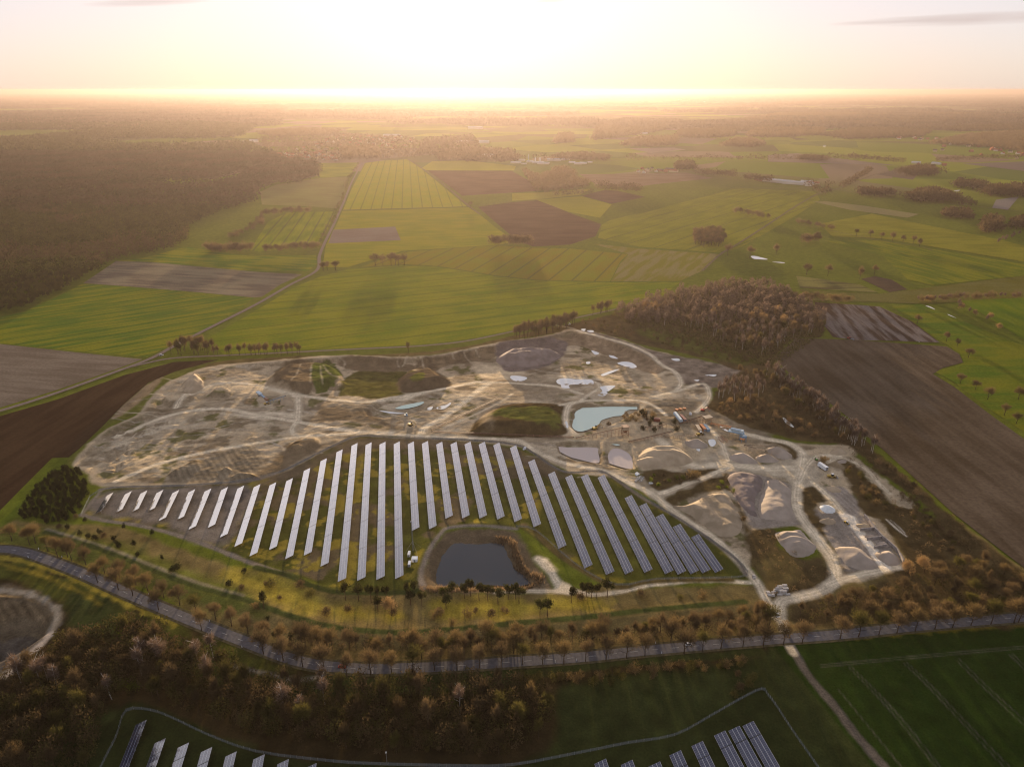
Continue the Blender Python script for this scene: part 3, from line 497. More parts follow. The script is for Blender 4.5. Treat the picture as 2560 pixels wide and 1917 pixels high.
FIELDS = [
 # (polygon, material args, dz)
 ([(800, 692), (870, 673), (1010, 664), (1100, 668), (1240, 691), (1340, 702), (1523, 706), (1700, 706), (1655, 740), (1560, 768), (1430, 793), (1280, 826), (1162, 850), (1046, 862), (901, 869), (741, 877), (640, 882), (560, 886), (535, 868), (520, 845), (640, 776), (740, 716)], dict(c1=G1, c2=(0.146, 0.146, 0.008), along=((640, 880), (1280, 800)), wl=14, amt=.35, tram=38, tramcol=(.055, .065, .006))),
 ([(-700, 1250), (-500, 1140), (0, 1040), (145, 998), (310, 938), (435, 905), (548, 899), (500, 912), (440, 928), (372, 956), (310, 1010), (262, 1060), (200, 1120), (172, 1143), (130, 1145), (60, 1215), (0, 1276), (-300, 1560)], dict(c1=SO1, c2=SO2, along=((0, 1250), (500, 910)), wl=9, amt=.3, blotch=.3)),
 ([(-600, 790), (0, 860), (180, 880), (357, 898), (290, 923), (145, 974), (0, 1019), (-300, 1100), (-800, 1200)], dict(c1=ST1, c2=ST2, along=((0, 900), (300, 920)), wl=10, amt=.35)),
 ([(-500, 740), (0, 794), (60, 779), (150, 739), (205, 710), (330, 718), (475, 730), (635, 745), (600, 772), (507, 826), (435, 858), (368, 893), (180, 877), (0, 858), (-600, 787)], dict(c1=(0.052, 0.092, 0.008), c2=(0.123, 0.129, 0.008), along=((60, 820), (560, 745)), wl=10, amt=.45, tram=27, tramcol=(.035, .060, .006))),
 ([(208, 708), (250, 680), (290, 653), (380, 656), (640, 680), (756, 686), (700, 712), (655, 742), (635, 744), (475, 729), (330, 717)], dict(c1=ST1, c2=(0.155, 0.130, 0.085), along=((300, 680), (640, 700)), wl=12, amt=.5)),
 ([(352, 647), (440, 624), (470, 618), (620, 640), (790, 638), (793, 660), (770, 678), (640, 679), (380, 655), (295, 652)], dict(c1=(0.058, 0.097, 0.008), c2=(0.142, 0.140, 0.009), along=((400, 650), (640, 665)), wl=12, amt=.45)),
 ([(669, 556), (718, 532), (838, 529), (820, 575), (800, 604), (720, 622), (650, 630), (625, 627)], dict(c1=G1, c2=G2, along=((640, 630), (720, 535)), wl=9, amt=.3, tram=24)),
 ([(655, 512), (650, 480), (690, 462), (797, 446), (871, 442), (848, 512), (840, 522), (770, 516)], dict(c1=(0.120, 0.105, 0.035), c2=(0.140, 0.130, 0.040), wl=12, amt=.3)),
 ([(785, 420), (797, 408), (898, 407), (872, 441), (802, 445)], dict(c1=(0.097, 0.118, 0.011), c2=(0.166, 0.162, 0.011), wl=20)),
 ([(912, 408), (959, 402), (1017, 399), (1035, 408), (1075, 440), (1168, 517), (1000, 521), (858, 525), (880, 470)], dict(c1=(0.166, 0.172, 0.009), c2=(0.198, 0.179, 0.010), along=((938, 520), (968, 405)), wl=14, tram=27, tramcol=(.07, .08, .01))),
 ([(856, 528), (1000, 524), (1172, 519), (1200, 537), (1240, 570), (1290, 604), (1240, 613), (1005, 628), (870, 668), (806, 668), (815, 612), (840, 565)], dict(c1=(0.123, 0.134, 0.007), c2=(0.179, 0.156, 0.009), along=((860, 540), (1180, 533)), wl=10, amt=.4)),
 ([(833, 575), (988, 567), (1002, 601), (821, 609)], dict(c1=(0.115, 0.085, 0.070), c2=(0.140, 0.110, 0.090), along=((833, 575), (988, 567)), wl=8, amt=.3, dz=.12)),
 ([(1010, 630), (1240, 614), (1335, 620), (1425, 622), (1570, 636), (1550, 655), (1525, 704), (1340, 700), (1240, 689), (1100, 666), (1012, 661), (900, 668)], dict(c1=(0.123, 0.125, 0.009), c2=(0.136, 0.108, 0.009), along=((1400, 700), (1480, 632)), wl=16, amt=.35, tram=36)),
 ([(1572, 636), (1483, 610), (1600, 622), (1802, 636), (1780, 655), (1755, 678), (1700, 703), (1527, 704), (1550, 660)], dict(c1=(0.110, 0.103, 0.010), c2=(0.140, 0.120, 0.045), along=((1560, 700), (1640, 640)), wl=14, amt=.7, blotch=.3)),
 ([(1069, 427), (1280, 428), (1323, 452), (1342, 478), (1280, 482), (1156, 490)], dict(c1=(0.062, 0.034, 0.022), c2=(0.082, 0.048, 0.032), wl=20)),
 ([(1195, 518), (1280, 506), (1347, 501), (1425, 533), (1503, 561), (1489, 591), (1425, 612), (1332, 617), (1290, 600)], dict(c1=BR1, c2=BR2, wl=20, blotch=.4)),
 ([(1454, 490), (1512, 475), (1541, 477), (1613, 493), (1529, 510)], dict(c1=BR1, c2=BR2, wl=20)),
 ([(1448, 436), (1599, 435), (1715, 432), (1784, 446), (1657, 459), (1570, 470), (1489, 461)], dict(c1=(0.110, 0.070, 0.042), c2=(0.140, 0.095, 0.062), wl=20, amt=.5)),
 ([(1570, 371), (1686, 370), (1715, 375), (1628, 383)], dict(c1=(0.190, 0.140, 0.100), c2=(0.200, 0.150, 0.110))),
 ([(1340, 500), (1454, 491), (1529, 512), (1500, 545), (1420, 530)], dict(c1=(0.155, 0.146, 0.010), c2=(0.179, 0.162, 0.012), wl=18)),
 ([(1348, 482), (1480, 472), (1450, 488), (1345, 499), (1280, 503), (1280, 484)], dict(c1=(0.155, 0.134, 0.014), c2=(0.179, 0.162, 0.019))),
 ([(1505, 562), (1530, 548), (1620, 530), (1700, 508), (1840, 470), (2040, 480), (2050, 500), (1990, 540), (1850, 620), (1800, 632), (1600, 618), (1495, 595)], dict(c1=(0.101, 0.108, 0.009), c2=(0.135, 0.134, 0.010), along=((1500, 590), (1900, 480)), wl=16, amt=.4, tram=60)),
 ([(1920, 388), (1992, 384), (2100, 397), (2239, 414), (1920, 405)], dict(c1=(0.130, 0.100, 0.075), c2=(0.150, 0.115, 0.090))),
 ([(2407, 410), (2560, 404), (2800, 400), (2800, 430), (2560, 428)], dict(c1=(0.115, 0.090, 0.070), c2=(0.130, 0.100, 0.080))),
 ([(2190, 437), (2282, 414), (2300, 430), (2282, 450)], dict(c1=(0.085, 0.062, 0.045), c2=(0.100, 0.075, 0.055))),
 ([(1730, 414), (1815, 404), (1790, 418), (1735, 426)], dict(c1=(0.150, 0.110, 0.060), c2=(0.170, 0.120, 0.070))),
 ([(2030, 504), (2065, 504), (2160, 515), (2297, 536), (2268, 545), (2123, 525)], dict(c1=(0.140, 0.125, 0.045), c2=(0.150, 0.130, 0.060))),
 ([(2152, 698), (2187, 691), (2230, 700), (2268, 724), (2224, 731)], dict(c1=(0.050, 0.035, 0.022), c2=(0.065, 0.045, 0.030))),
 ([(2430, 590), (2494, 600), (2485, 616), (2430, 606)], dict(c1=(0.120, 0.090, 0.050), c2=(0.130, 0.100, 0.060))),
 ([(2490, 500), (2548, 492), (2520, 525), (2480, 520)], dict(c1=(0.130, 0.115, 0.100), c2=(0.140, 0.120, 0.110))),
 ([(1990, 690), (2050, 698), (2150, 712), (2195, 732), (2120, 728), (2000, 720)], dict(c1=(0.065, 0.056, 0.022), c2=(0.130, 0.120, 0.035), wl=20, amt=.6)),
 ([(2200, 735), (2330, 718), (2560, 690), (2800, 690), (2800, 735), (2560, 748), (2290, 760), (2180, 755), (2020, 752), (2000, 724), (2120, 732)], dict(c1=(0.085, 0.077, 0.012), c2=(0.094, 0.087, 0.024), wl=10)),
 ([(2205, 640), (2060, 602), (2200, 602), (2560, 662), (2900, 705), (2560, 690), (2330, 714), (2270, 700)], dict(c1=(0.070, 0.092, 0.008), c2=(0.123, 0.125, 0.009), along=((2100, 620), (2400, 700)), wl=14, amt=.6)),
 ([(2400, 752), (2560, 745), (2900, 740), (2900, 920), (2560, 850), (2480, 800)], dict(c1=(0.064, 0.103, 0.007), c2=(0.101, 0.125, 0.008), along=((2420, 760), (2560, 830)), wl=14)),
 ([(2230, 768), (2300, 760), (2400, 800), (2520, 850), (2560, 865), (2900, 960), (2900, 1300), (2560, 1080), (2471, 1022), (2384, 955), (2336, 930), (2358, 923), (2410, 908), (2400, 884), (2366, 862), (2349, 852)], dict(c1=(0.058, 0.092, 0.008), c2=(0.110, 0.114, 0.009), wl=14, amt=.3)),
 ([(2036, 756), (2198, 767), (2280, 805), (2349, 857), (2250, 853), (2137, 851), (2082, 843), (2045, 795)], dict(c1=(0.045, 0.030, 0.022), c2=(0.120, 0.100, 0.090), along=((2110, 775), (2180, 840)), wl=9, amt=.7, blotch=.3)),
 ([(1990, 846), (2120, 850), (2366, 867), (2398, 886), (2407, 907), (2355, 921), (2332, 936), (2384, 967), (2471, 1034), (2560, 1098), (2700, 1200), (2800, 1560), (2560, 1420), (2514, 1385), (2384, 1285), (2210, 1127), (2166, 1090), (2123, 1046), (2059, 996), (1978, 939), (1937, 895)], dict(c1=(0.048, 0.034, 0.021), c2=(0.088, 0.066, 0.046), along=((2000, 870), (2500, 1300)), wl=9, amt=.2, blotch=.4)),
 ([(2180, 535), (2300, 560), (2500, 600), (2560, 615), (2560, 655), (2200, 596), (2080, 592), (2050, 560)], dict(c1=(0.110, 0.108, 0.010), c2=(0.149, 0.140, 0.014), wl=18, amt=.4)),
 ([(1050, 424), (1080, 404), (1170, 402), (1290, 416), (1285, 427), (1069, 426)], dict(c1=(0.192, 0.179, 0.014), c2=(0.205, 0.185, 0.019))),
 ([(350, 460), (430, 455), (520, 453), (560, 442), (612, 431), (590, 447), (520, 461), (420, 463)], dict(c1=(0.097, 0.129, 0.014), c2=(0.110, 0.140, 0.014))),
]
for fi_, (pts, kw) in enumerate(FIELDS):
    dz = kw.pop('dz', .0) + .05 + .012 * fi_; sheet('field', pts, field_mat('field', **kw), dz)
def ribbon(name, pts, width, mat, dz, px=True, n=8, kind='structure', conform=True, taper=None):
    p = smooth_line(PL(pts) if px else np.array(pts), n); t = np.gradient(p, axis=0); t /= np.linalg.norm(t, axis=1)[:, None] + 1e-9
    nrm = np.stack([-t[:, 1], t[:, 0]], 1); v = []; k = 5
    for i in range(k):
        o = (i / (k - 1) - .5) * width; qv = p + nrm * o; z = (hat(qv[:, 0], qv[:, 1]) if conform else np.zeros(len(qv))) + dz; v.append(np.column_stack([qv, z]))
    v = np.stack(v, 1).reshape(-1, 3); m_ = len(p); f = [[i * k + j, i * k + j + 1, (i + 1) * k + j + 1, (i + 1) * k + j][::-1] for i in range(m_ - 1) for j in range(k - 1)]
    o = mesh_np(name, v, np.array(f), 4, mat); return tag(o, kind=kind)
asphalt = principled('asphalt', (.092, .088, .096), .9, spec=.1, noise=.25, nscale=.5)
lane = principled('lane', (.155, .125, .105), .9, noise=.2, nscale=.3)
ROAD = [(-400, 1400), (-150, 1375), (0, 1372), (60, 1380), (110, 1396), (203, 1432), (330, 1488), (475, 1549), (560, 1583), (640, 1614), (710, 1641), (785, 1660), (870, 1669), (959, 1671), (1133, 1664), (1280, 1654), (1454, 1642), (1640, 1623), (1920, 1599), (2094, 1586), (2280, 1566), (2560, 1542), (2900, 1515), (3200, 1490)]
ribbon('verge', ROAD, 10.5, principled('verge', (.085, .072, .04), 1, noise=.4, nscale=.4), .05)
ribbon('road', ROAD, 7.2, asphalt, .10)
# centre dashes and edge lines
p = smooth_line(PL(ROAD), 8); seg = np.linalg.norm(np.diff(p, axis=0), axis=1); cum = np.concatenate([[0], np.cumsum(seg)])
paint = principled('road_paint', (.38, .38, .37), .7, noise=.3, nscale=1)
mbp = MB(); T = cum[-1]; u = 0
while u < T - 4:
    a = [np.interp(u, cum, p[:, k]) for k in (0, 1)]; b = [np.interp(u + 4, cum, p[:, k]) for k in (0, 1)]
    d = Vector((b[0] - a[0], b[1] - a[1], 0)).normalized(); nn = Vector((-d.y, d.x, 0)) * .1
    mbp.poly([(a[0] - nn.x, a[1] - nn.y, hat(a[0], a[1]) + .115), (b[0] - nn.x, b[1] - nn.y, hat(b[0], b[1]) + .115), (b[0] + nn.x, b[1] + nn.y, hat(b[0], b[1]) + .115), (a[0] + nn.x, a[1] + nn.y, hat(a[0], a[1]) + .115)][::-1])
    u += 12
o = mbp.build('road_marking', paint); tag(o, kind='structure')
ROAD1 = [(-600, 1190), (-300, 1112), (0, 1028), (145, 982), (290, 930), (377, 897), (435, 866), (507, 829), (640, 762), (727, 712), (779, 686), (797, 668), (799, 640), (814, 603), (837, 556), (860, 504), (880, 455), (905, 408)]
ribbon('road', ROAD1, 6.0, lane, .62, conform=False)
ribbon('road', [(300, 925), (360, 910), (435, 896), (551, 890), (640, 886), (741, 881), (901, 873), (1046, 866), (1162, 854), (1280, 830), (1367, 811), (1442, 795), (1497, 783), (1555, 770), (1640, 748)], 4.5, lane, .60, conform=False)
for pts, wd in (([(1019, 398), (1062, 426), (1110, 462), (1170, 514), (1200, 536)], 6), ([(858, 526), (1000, 522), (1180, 516), (1280, 504), (1345, 500)], 3.0), ([(1755, 678), (1803, 635), (1850, 607), (1920, 562), (1990, 516), (2050, 483), (2095, 472), (2190, 436), (2280, 414), (2340, 405)], 5), ([(1740, 430), (1840, 450), (1980, 460), (2090, 474), (2200, 492), (2400, 512), (2560, 530), (2800, 550)], 4),
                ([(1500, 402), (1700, 405), (1920, 405), (2240, 414), (2400, 408), (2560, 401), (2800, 395)], 5), ([(1995, 560), (2080, 578), (2180, 598), (2300, 618), (2330, 626)], 2.5), ([(1830, 448), (1720, 436), (1690, 432)], 4), ([(1700, 372), (1520, 403)], 4)):
    ribbon('path', pts, wd, principled('path', (.12, .095, .055), .9, noise=.3, nscale=.2), .64, conform=False)
# water ------------------------------------------------------------
def water_mat(name, col, rough=.06, bump=.02, murk=.5):
    m = bpy.data.materials.new(name); m.use_nodes = True; nt = m.node_tree; b = nt.nodes['Principled BSDF']
    b.inputs['Base Color'].default_value = (*col, 1); b.inputs['Roughness'].default_value = rough; b.inputs['IOR'].default_value = 1.33; b.inputs['Specular IOR Level'].default_value = .5
    g = N(nt, 'ShaderNodeNewGeometry'); n = N(nt, 'ShaderNodeTexNoise'); n.inputs['Scale'].default_value = .6; n.inputs['Detail'].default_value = 4; nt.links.new(g.outputs['Position'], n.inputs[0])
    bp = N(nt, 'ShaderNodeBump'); bp.inputs['Distance'].default_value = bump; nt.links.new(n.outputs[0], bp.inputs['Height']); nt.links.new(bp.outputs[0], b.inputs['Normal']); return m
W_dark = water_mat('water_dark', (.030, .036, .040), .08, .05); W_milk = water_mat('water_milky', (.46, .56, .48), .1, .01); W_pale = water_mat('water_muddy', (.40, .33, .29), .25, .01); W_pud = water_mat('puddle', (.58, .59, .57), .08, .002)  # white base of the puddles stands in for mirrored sky
def pond(name, pts, mat, z, sm=True):
    p = PL(pts, z); p = smooth_poly(p, 5) if sm else p
    me = bpy.data.meshes.new(name); me.from_pydata([(a, b, z) for a, b in p], [], [list(range(len(p)))]); me.materials.append(mat); me.update()
    if me.polygons[0].normal.z < 0: me.flip_normals()
    o = bpy.data.objects.new(name, me); COL.objects.link(o); return tag(o, kind='structure')
pond('pond', [(1130, 1352), (1205, 1351), (1265, 1357), (1278, 1392), (1288, 1424), (1336, 1448), (1312, 1462), (1280, 1465), (1200, 1462), (1092, 1470), (1070, 1451), (1079, 1408), (1102, 1372)], W_dark, -2.6)
pond('pond', [(1440, 1028), (1461, 1018), (1519, 1014), (1590, 1015), (1594, 1023), (1570, 1025), (1556, 1038), (1534, 1041), (1505, 1050), (1496, 1061), (1470, 1074), (1445, 1078), (1430, 1063)], W_milk, -2.0)
pond('pond', [(1384, 1117), (1420, 1118), (1490, 1119), (1495, 1130), (1496, 1157), (1447, 1148), (1418, 1139)], W_pale, -2.0)
pond('pond', [(1518, 1146), (1523, 1130), (1534, 1121), (1556, 1124), (1577, 1140), (1583, 1168), (1563, 1170), (1520, 1156)], W_pale, -1.7)
pond('pond', [(1518, 1107), (1548, 1105), (1549, 1113), (1542, 1114)], W_milk, -1.4, False)
pond('pond', [(988, 1021), (1005, 1014), (1040, 1007), (1058, 1004), (1057, 1009), (1040, 1016), (1010, 1022)], water_mat('water_green', (.42, .55, .47), .1, .01), -3.4)
PUD = [[(1392, 950), (1410, 945), (1440, 948), (1478, 949), (1484, 957), (1478, 962), (1425, 962), (1424, 972), (1405, 970), (1402, 962), (1393, 958)], [(1275, 941), (1292, 939), (1318, 944), (1305, 953), (1285, 953)], [(1543, 908), (1560, 904), (1580, 907), (1592, 918), (1580, 922), (1560, 915)], [(1503, 936), (1530, 926), (1549, 923), (1520, 936), (1508, 940)],
       [(1522, 888), (1535, 890), (1545, 897), (1528, 894)], [(1478, 876), (1487, 878), (1498, 883), (1488, 887)], [(1465, 905), (1475, 904), (1475, 909), (1467, 910)], [(1500, 968), (1515, 964), (1538, 964), (1530, 972), (1522, 978), (1512, 990), (1495, 988), (1506, 978)], [(1452, 823), (1464, 822), (1460, 828)], [(1468, 826), (1482, 826), (1484, 830), (1472, 830)],
       [(1115, 1012), (1125, 1006), (1127, 1010), (1110, 1022), (1092, 1022), (1095, 1017)], [(1070, 1019), (1082, 1016), (1078, 1024), (1068, 1024)], [(948, 1026), (985, 1030), (1015, 1034), (975, 1033)], [(1678, 897), (1695, 896), (1700, 901), (1688, 902)], [(1735, 950), (1748, 949), (1744, 953)], [(1762, 938), (1790, 936), (1785, 941)],
       [(1771, 1100), (1785, 1098), (1790, 1108), (1782, 1116), (1774, 1112)], [(1800, 1066), (1808, 1068), (1822, 1078), (1812, 1076)], [(1957, 1043), (1970, 1052), (1985, 1067), (1978, 1066), (1962, 1055)], [(1740, 1123), (1750, 1122), (1748, 1128)], [(1413, 1054), (1418, 1054), (1421, 1068), (1416, 1068)],
       [(2308, 766), (2322, 765), (2338, 774), (2325, 774)], [(2368, 785), (2392, 796), (2385, 797)], [(2412, 806), (2424, 810), (2415, 811)], [(2460, 825), (2498, 843), (2490, 844), (2458, 828)], [(2508, 853), (2532, 866), (2524, 866)], [(2267, 840), (2285, 844), (2300, 855), (2278, 848)], [(2050, 771), (2078, 771), (2076, 774), (2052, 775)], [(2082, 793), (2090, 795), (2140, 833), (2128, 832)], [(2115, 780), (2122, 780), (2185, 826), (2175, 826)],
       [(1877, 641), (1886, 640), (1900, 643), (1919, 648), (1912, 649), (1895, 648), (1884, 647)], [(1930, 655), (1946, 655), (1958, 656), (1962, 658), (1948, 657)], [(2384, 477), (2400, 475), (2394, 479)], [(2056, 366), (2064, 365), (2062, 367)]]
for pts in PUD:
    c = PH([pts[0]])[0]; a = PH(pts); zz = hat(a[:, 0], a[:, 1]); z = float(np.median(zz)) + .12; p = PL(pts, z)
    pp = smooth_poly(p, 3); zt = hat(pp[:, 0], pp[:, 1])
    s_ = sub(pp, 6)
    me = bpy.data.meshes.new('puddle'); me.from_pydata([(u_, v_, max(z, float(hat(u_, v_)) + .05)) for u_, v_ in pp], [], [list(range(len(pp)))]); me.materials.append(W_pud); me.update()
    if me.polygons[0].normal.z < 0: me.flip_normals()
    o = bpy.data.objects.new('puddle', me); COL.objects.link(o); tag(o, kind='structure')
# ================================================================== PLANTS
def slivers(pos, dirs, L, wdt, r):
    """thin triangles: twigs / leaf sprays. pos,dirs (n,3)"""
    n = len(pos); d = dirs / (np.linalg.norm(dirs, axis=1)[:, None] + 1e-9); s = np.cross(d, r.normal(size=(n, 3))); s /= np.linalg.norm(s, axis=1)[:, None] + 1e-9
    L = np.asarray(L).reshape(-1, 1) * r.uniform(.6, 1.3, (n, 1)); wdt = np.asarray(wdt).reshape(-1, 1)
    v = np.stack([pos - s * wdt, pos + s * wdt, pos + d * L], 1).reshape(-1, 3); return v
def ball(n, r, pw=.45):
    d = r.normal(size=(n, 3)); d /= np.linalg.norm(d, axis=1)[:, None]; return d * (r.random(n) ** pw)[:, None]
def crown_mesh(name, n, c, rad, L, wdt, seed, mat, lobes=9, up=.5, flat=-1.0, pw=.4, lobe_r=.48, long=0):
    r = np.random.default_rng(seed); lc = ball(lobes, r, .6) * .62; which = r.integers(0, lobes, n); q = lc[which] + ball(n, r, pw) * lobe_r * r.uniform(.7, 1.25, (lobes, 1))[which]
    q[:, 2] = np.maximum(q[:, 2], flat); pos = q * np.array(rad) + np.array(c); d = q * 1.0 + r.normal(size=(n, 3)) * .45; d[:, 2] += up
    v = slivers(pos, d, L, wdt, r)
    if long:
        k = long; q2 = ball(k, r, .8); q2[:, 2] = np.abs(q2[:, 2]) * 1.1 - .25; p2 = np.array(c) + q2 * np.array(rad) * .55 - np.array((0, 0, rad[2] * .2)); d2 = q2 * np.array(rad); d2[:, 2] += .12
        v = np.concatenate([v, slivers(p2, d2, np.full(k, max(rad) * .75), np.full(k, .0035), r)])
    v = v.copy(); return mesh_np(name, v, np.arange(len(v)), 3, mat, link=False)
def trunk_mesh(name, h, r0, limbs, reach, mat, seed, lean=0.0, low=.3, k=5):
    r = random.Random(seed); m = MB(); pts = [Vector((0, 0, -.01))]; nseg = 4
    for i in range(1, nseg + 1): pts.append(Vector((lean * i / nseg + r.uniform(-.012, .012), r.uniform(-.012, .012), h * i / nseg)))
    for i in range(nseg): m.tube(pts[i], pts[i + 1], r0 * (1 - .8 * i / nseg), r0 * (1 - .8 * (i + 1) / nseg), k)
    for j in range(limbs):
        t = low + (1 - low) * j / limbs; i = min(int(t * nseg), nseg - 1); a = pts[i].lerp(pts[i + 1], t * nseg - i); an = j * 2.4 + r.uniform(-.4, .4)
        dd = Vector((math.cos(an), math.sin(an), r.uniform(.55, 1.1))).normalized(); b = a + dd * reach * r.uniform(.6, 1); m.tube(a, b, r0 * .42, r0 * .2, 4, False)
        for q_ in range(2):
            e = b + (dd + Vector((r.uniform(-.7, .7), r.uniform(-.7, .7), r.uniform(0, .6)))).normalized() * reach * .55; m.tube(b, e, r0 * .2, r0 * .07, 3, False)
    return m.build(name, mat, link=False)
M_twig = [principled('twigs_' + a, c, 1, spec=0, noise=.35, nscale=.15, transl=.25) for a, c in (('brown', (.140, .096, .048)), ('umber', (.100, .070, .036)), ('ochre', (.160, .110, .048)), ('olive', (.100, .086, .024)))]
M_pink = principled('twigs_birch', (.155, .108, .080), 1, spec=0, noise=.3, nscale=.15, transl=.25)
M_gold = principled('twigs_willow', (.30, .19, .085), 1, spec=0, noise=.3, nscale=.2, transl=.25)
M_lime = principled('young_leaves', (.105, .125, .012), 1, spec=0, noise=.3, nscale=.5, transl=.4)
M_pine = principled('pine_needles', (.050, .050, .014), 1, spec=0, noise=.65, nscale=.05, transl=.2)
M_conf = principled('spruce_needles', (.034, .038, .013), 1, spec=0, noise=.6, nscale=.15, transl=.1)
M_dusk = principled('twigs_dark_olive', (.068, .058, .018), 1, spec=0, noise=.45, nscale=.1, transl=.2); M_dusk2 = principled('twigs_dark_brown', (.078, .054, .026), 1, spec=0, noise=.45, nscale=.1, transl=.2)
M_bark = principled('bark', (.075, .052, .034), 1, noise=.4, nscale=2); M_birch = principled('birch_bark', (.48, .43, .37), .9, noise=.5, nscale=1.5)
M_ptr = principled('pine_bark', (.11, .06, .035), 1, noise=.3, nscale=2)
BARE = [(trunk_mesh('trunk', .60, .020, 8, .26, M_bark, 40 + i), crown_mesh('crown', 1150, (0, 0, .63), (.37 + .02 * (i % 3), .40, .34 + .02 * (i % 2)), .085, .0062, 60 + i, M_twig[i % 4], 13 + i, lobe_r=.36, long=170)) for i in range(7)]
SLIM = [(trunk_mesh('trunk', .8, .014, 7, .16, M_bark, 140 + i, lean=.03), crown_mesh('crown', 820, (0, 0, .60 + .02 * (i % 3)), (.20 + .025 * (i % 3), .22, .38), .085, .0056, 160 + i, M_twig[i % 4], 12, lobe_r=.36, long=120)) for i in range(5)]
BIRCH = [(trunk_mesh('trunk', .93, .0145, 6, .14, M_birch, 240 + i, lean=.03 * (i - 1), low=.45), crown_mesh('crown', 620, (0, 0, .67), (.15 + .02 * (i % 2), .16, .33), .08, .0052, 260 + i, M_pink, 11, up=.1, lobe_r=.36, long=70)) for i in range(4)]
WILLOW = [(trunk_mesh('trunk', .5, .022, 7, .24, M_bark, 340 + i), crown_mesh('crown', 1700, (0, 0, .58), (.42, .42, .42), .07, .0072, 360 + i, M_gold, 10)) for i in range(2)]
PINE = [(trunk_mesh('trunk', .8, .016, 5, .14, M_ptr, 440 + i, low=.5), crown_mesh('crown', 700, (0, 0, .68), (.27, .27, .31), .06, .016, 460 + i, M_pine, 10, up=.3, lobe_r=.4)) for i in range(4)]
PINE1 = []
for i in range(5):
    c = crown_mesh('pine', 300, (0, 0, .66), (.27, .27, .33), .075, .026, 480 + i, M_pine, 9, up=.3, lobe_r=.42)
    t_ = MB().tube((0, 0, 0), (0, 0, .7), .016, .008, 4); o_ = mesh_np('x', np.vstack([np.array([v.co[:] for v in c.vertices])]), np.arange(len(c.vertices)), 3, M_pine, link=False); PINE1.append(c)
FAR1 = [crown_mesh('tree', 420, (0, 0, .56), (.46, .46, .44), .11, .017, 500 + i, M_twig[i % 3], 8) for i in range(5)]
BUSH = [crown_mesh('bush', 520, (0, 0, .42), (.55, .55, .55), .16, .016, 520 + i, (M_twig + [M_lime, M_gold])[i], 8, flat=-.72) for i in range(6)]
CONI = [crown_mesh('conifer', 420, (0, 0, .38), (.40, .40, .52), .12, .028, 540 + i, M_conf, 8, up=.6, flat=-.7) for i in range(4)]
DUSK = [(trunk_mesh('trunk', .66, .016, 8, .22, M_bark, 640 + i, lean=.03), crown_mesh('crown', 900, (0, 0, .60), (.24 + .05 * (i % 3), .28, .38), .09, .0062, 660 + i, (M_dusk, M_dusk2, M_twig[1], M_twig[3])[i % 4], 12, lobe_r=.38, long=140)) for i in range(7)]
def scatter(poly, spacing, r=rng, z=0, jit=.42, world=False):
    p = np.array(poly, float) if world else PL(poly, z); x0, y0 = p.min(0); x1, y1 = p.max(0)
    gx, gy = np.meshgrid(np.arange(x0, x1 + spacing, spacing), np.arange(y0, y1 + spacing, spacing)); gx[1::2] += spacing / 2
    gx = gx.ravel() + r.uniform(-jit, jit, gx.size) * spacing; gy = gy.ravel() + r.uniform(-jit, jit, gy.size) * spacing
    k = inside(gx, gy, p); return np.stack([gx[k], gy[k]], 1)
def along(px, n, r=rng, jit=.25, wide=2.0):
    p = smooth_line(PL(px), 6); s = np.concatenate([[0], np.cumsum(np.linalg.norm(np.diff(p, axis=0), axis=1))]); st = s[-1] / max(n - 1, 1)
    u = np.linspace(0, s[-1], n) + r.uniform(-jit, jit, n) * st; return np.stack([np.interp(u, s, p[:, 0]) + r.uniform(-wide, wide, n), np.interp(u, s, p[:, 1]) + r.uniform(-wide, wide, n)], 1)
def plant(name, kinds, pts, hs, label, cat, group, single=False, suffix=True, wid=1.0):
    """one thing per point; label ends with its place in the row"""
    pts = np.asarray(pts); order = np.argsort(to_px(pts[:, 0], pts[:, 1])[0]); n = len(pts)
    for i, k in enumerate(order):
        x, y = pts[k]; h = random.uniform(*hs); rz = random.uniform(0, 6.28); z = float(hat(x, y)); kd = random.choice(kinds); wd = h * wid * random.uniform(.85, 1.18)
        if single: o = inst(name, kd, None, (x, y, z), rz, (wd, wd * random.uniform(.9, 1.1), h))
        else:
            o = empty(name, (x, y, z), rz); o.scale = (wd, wd, h); inst('trunk', kd[0], o); inst('crown', kd[1], o)
        tag(o, label + (f', {ordinal(i + 1)} from the left' if n > 1 and suffix else ''), cat, group if n > 1 else None)
# --- roadside avenue, south verge (bases read from the photograph)
AV = [(90, 1300 + 58), (93, 1363), (150, 1399 + 20), (145, 1394), (180, 1402), (244, 1456), (296, 1474), (332, 1489), (397, 1524), (504, 1576), (659, 1634), (708, 1651), (757, 1666), (811, 1678), (868, 1692), (927, 1686), (979, 1683), (1034, 1678), (1086, 1675), (1143, 1675), (1199, 1669), (1253, 1666), (1306, 1660), (1357, 1660), (1410, 1659), (1464, 1653), (1515, 1650), (1567, 1645), (1612, 1640), (1710, 1633), (1755, 1628), (1802, 1621), (1857, 1617), (1908, 1614), (1958, 1611), (2005, 1608), (2100, 1596), (2146, 1591), (2197, 1586), (2242, 1582), (2288, 1578), (2337, 1572), (2381, 1568), (2427, 1563), (2477, 1560), (2535, 1557), (2546, 1556)]
AV = [p for p in AV if p not in ((93, 1363), (150, 1419))]
plant('avenue_tree', BARE, PH(AV), (16, 19.5), 'leafless broad-crowned avenue tree on the south verge of the road', 'tree', 'avenue trees along the country road', wid=.92)
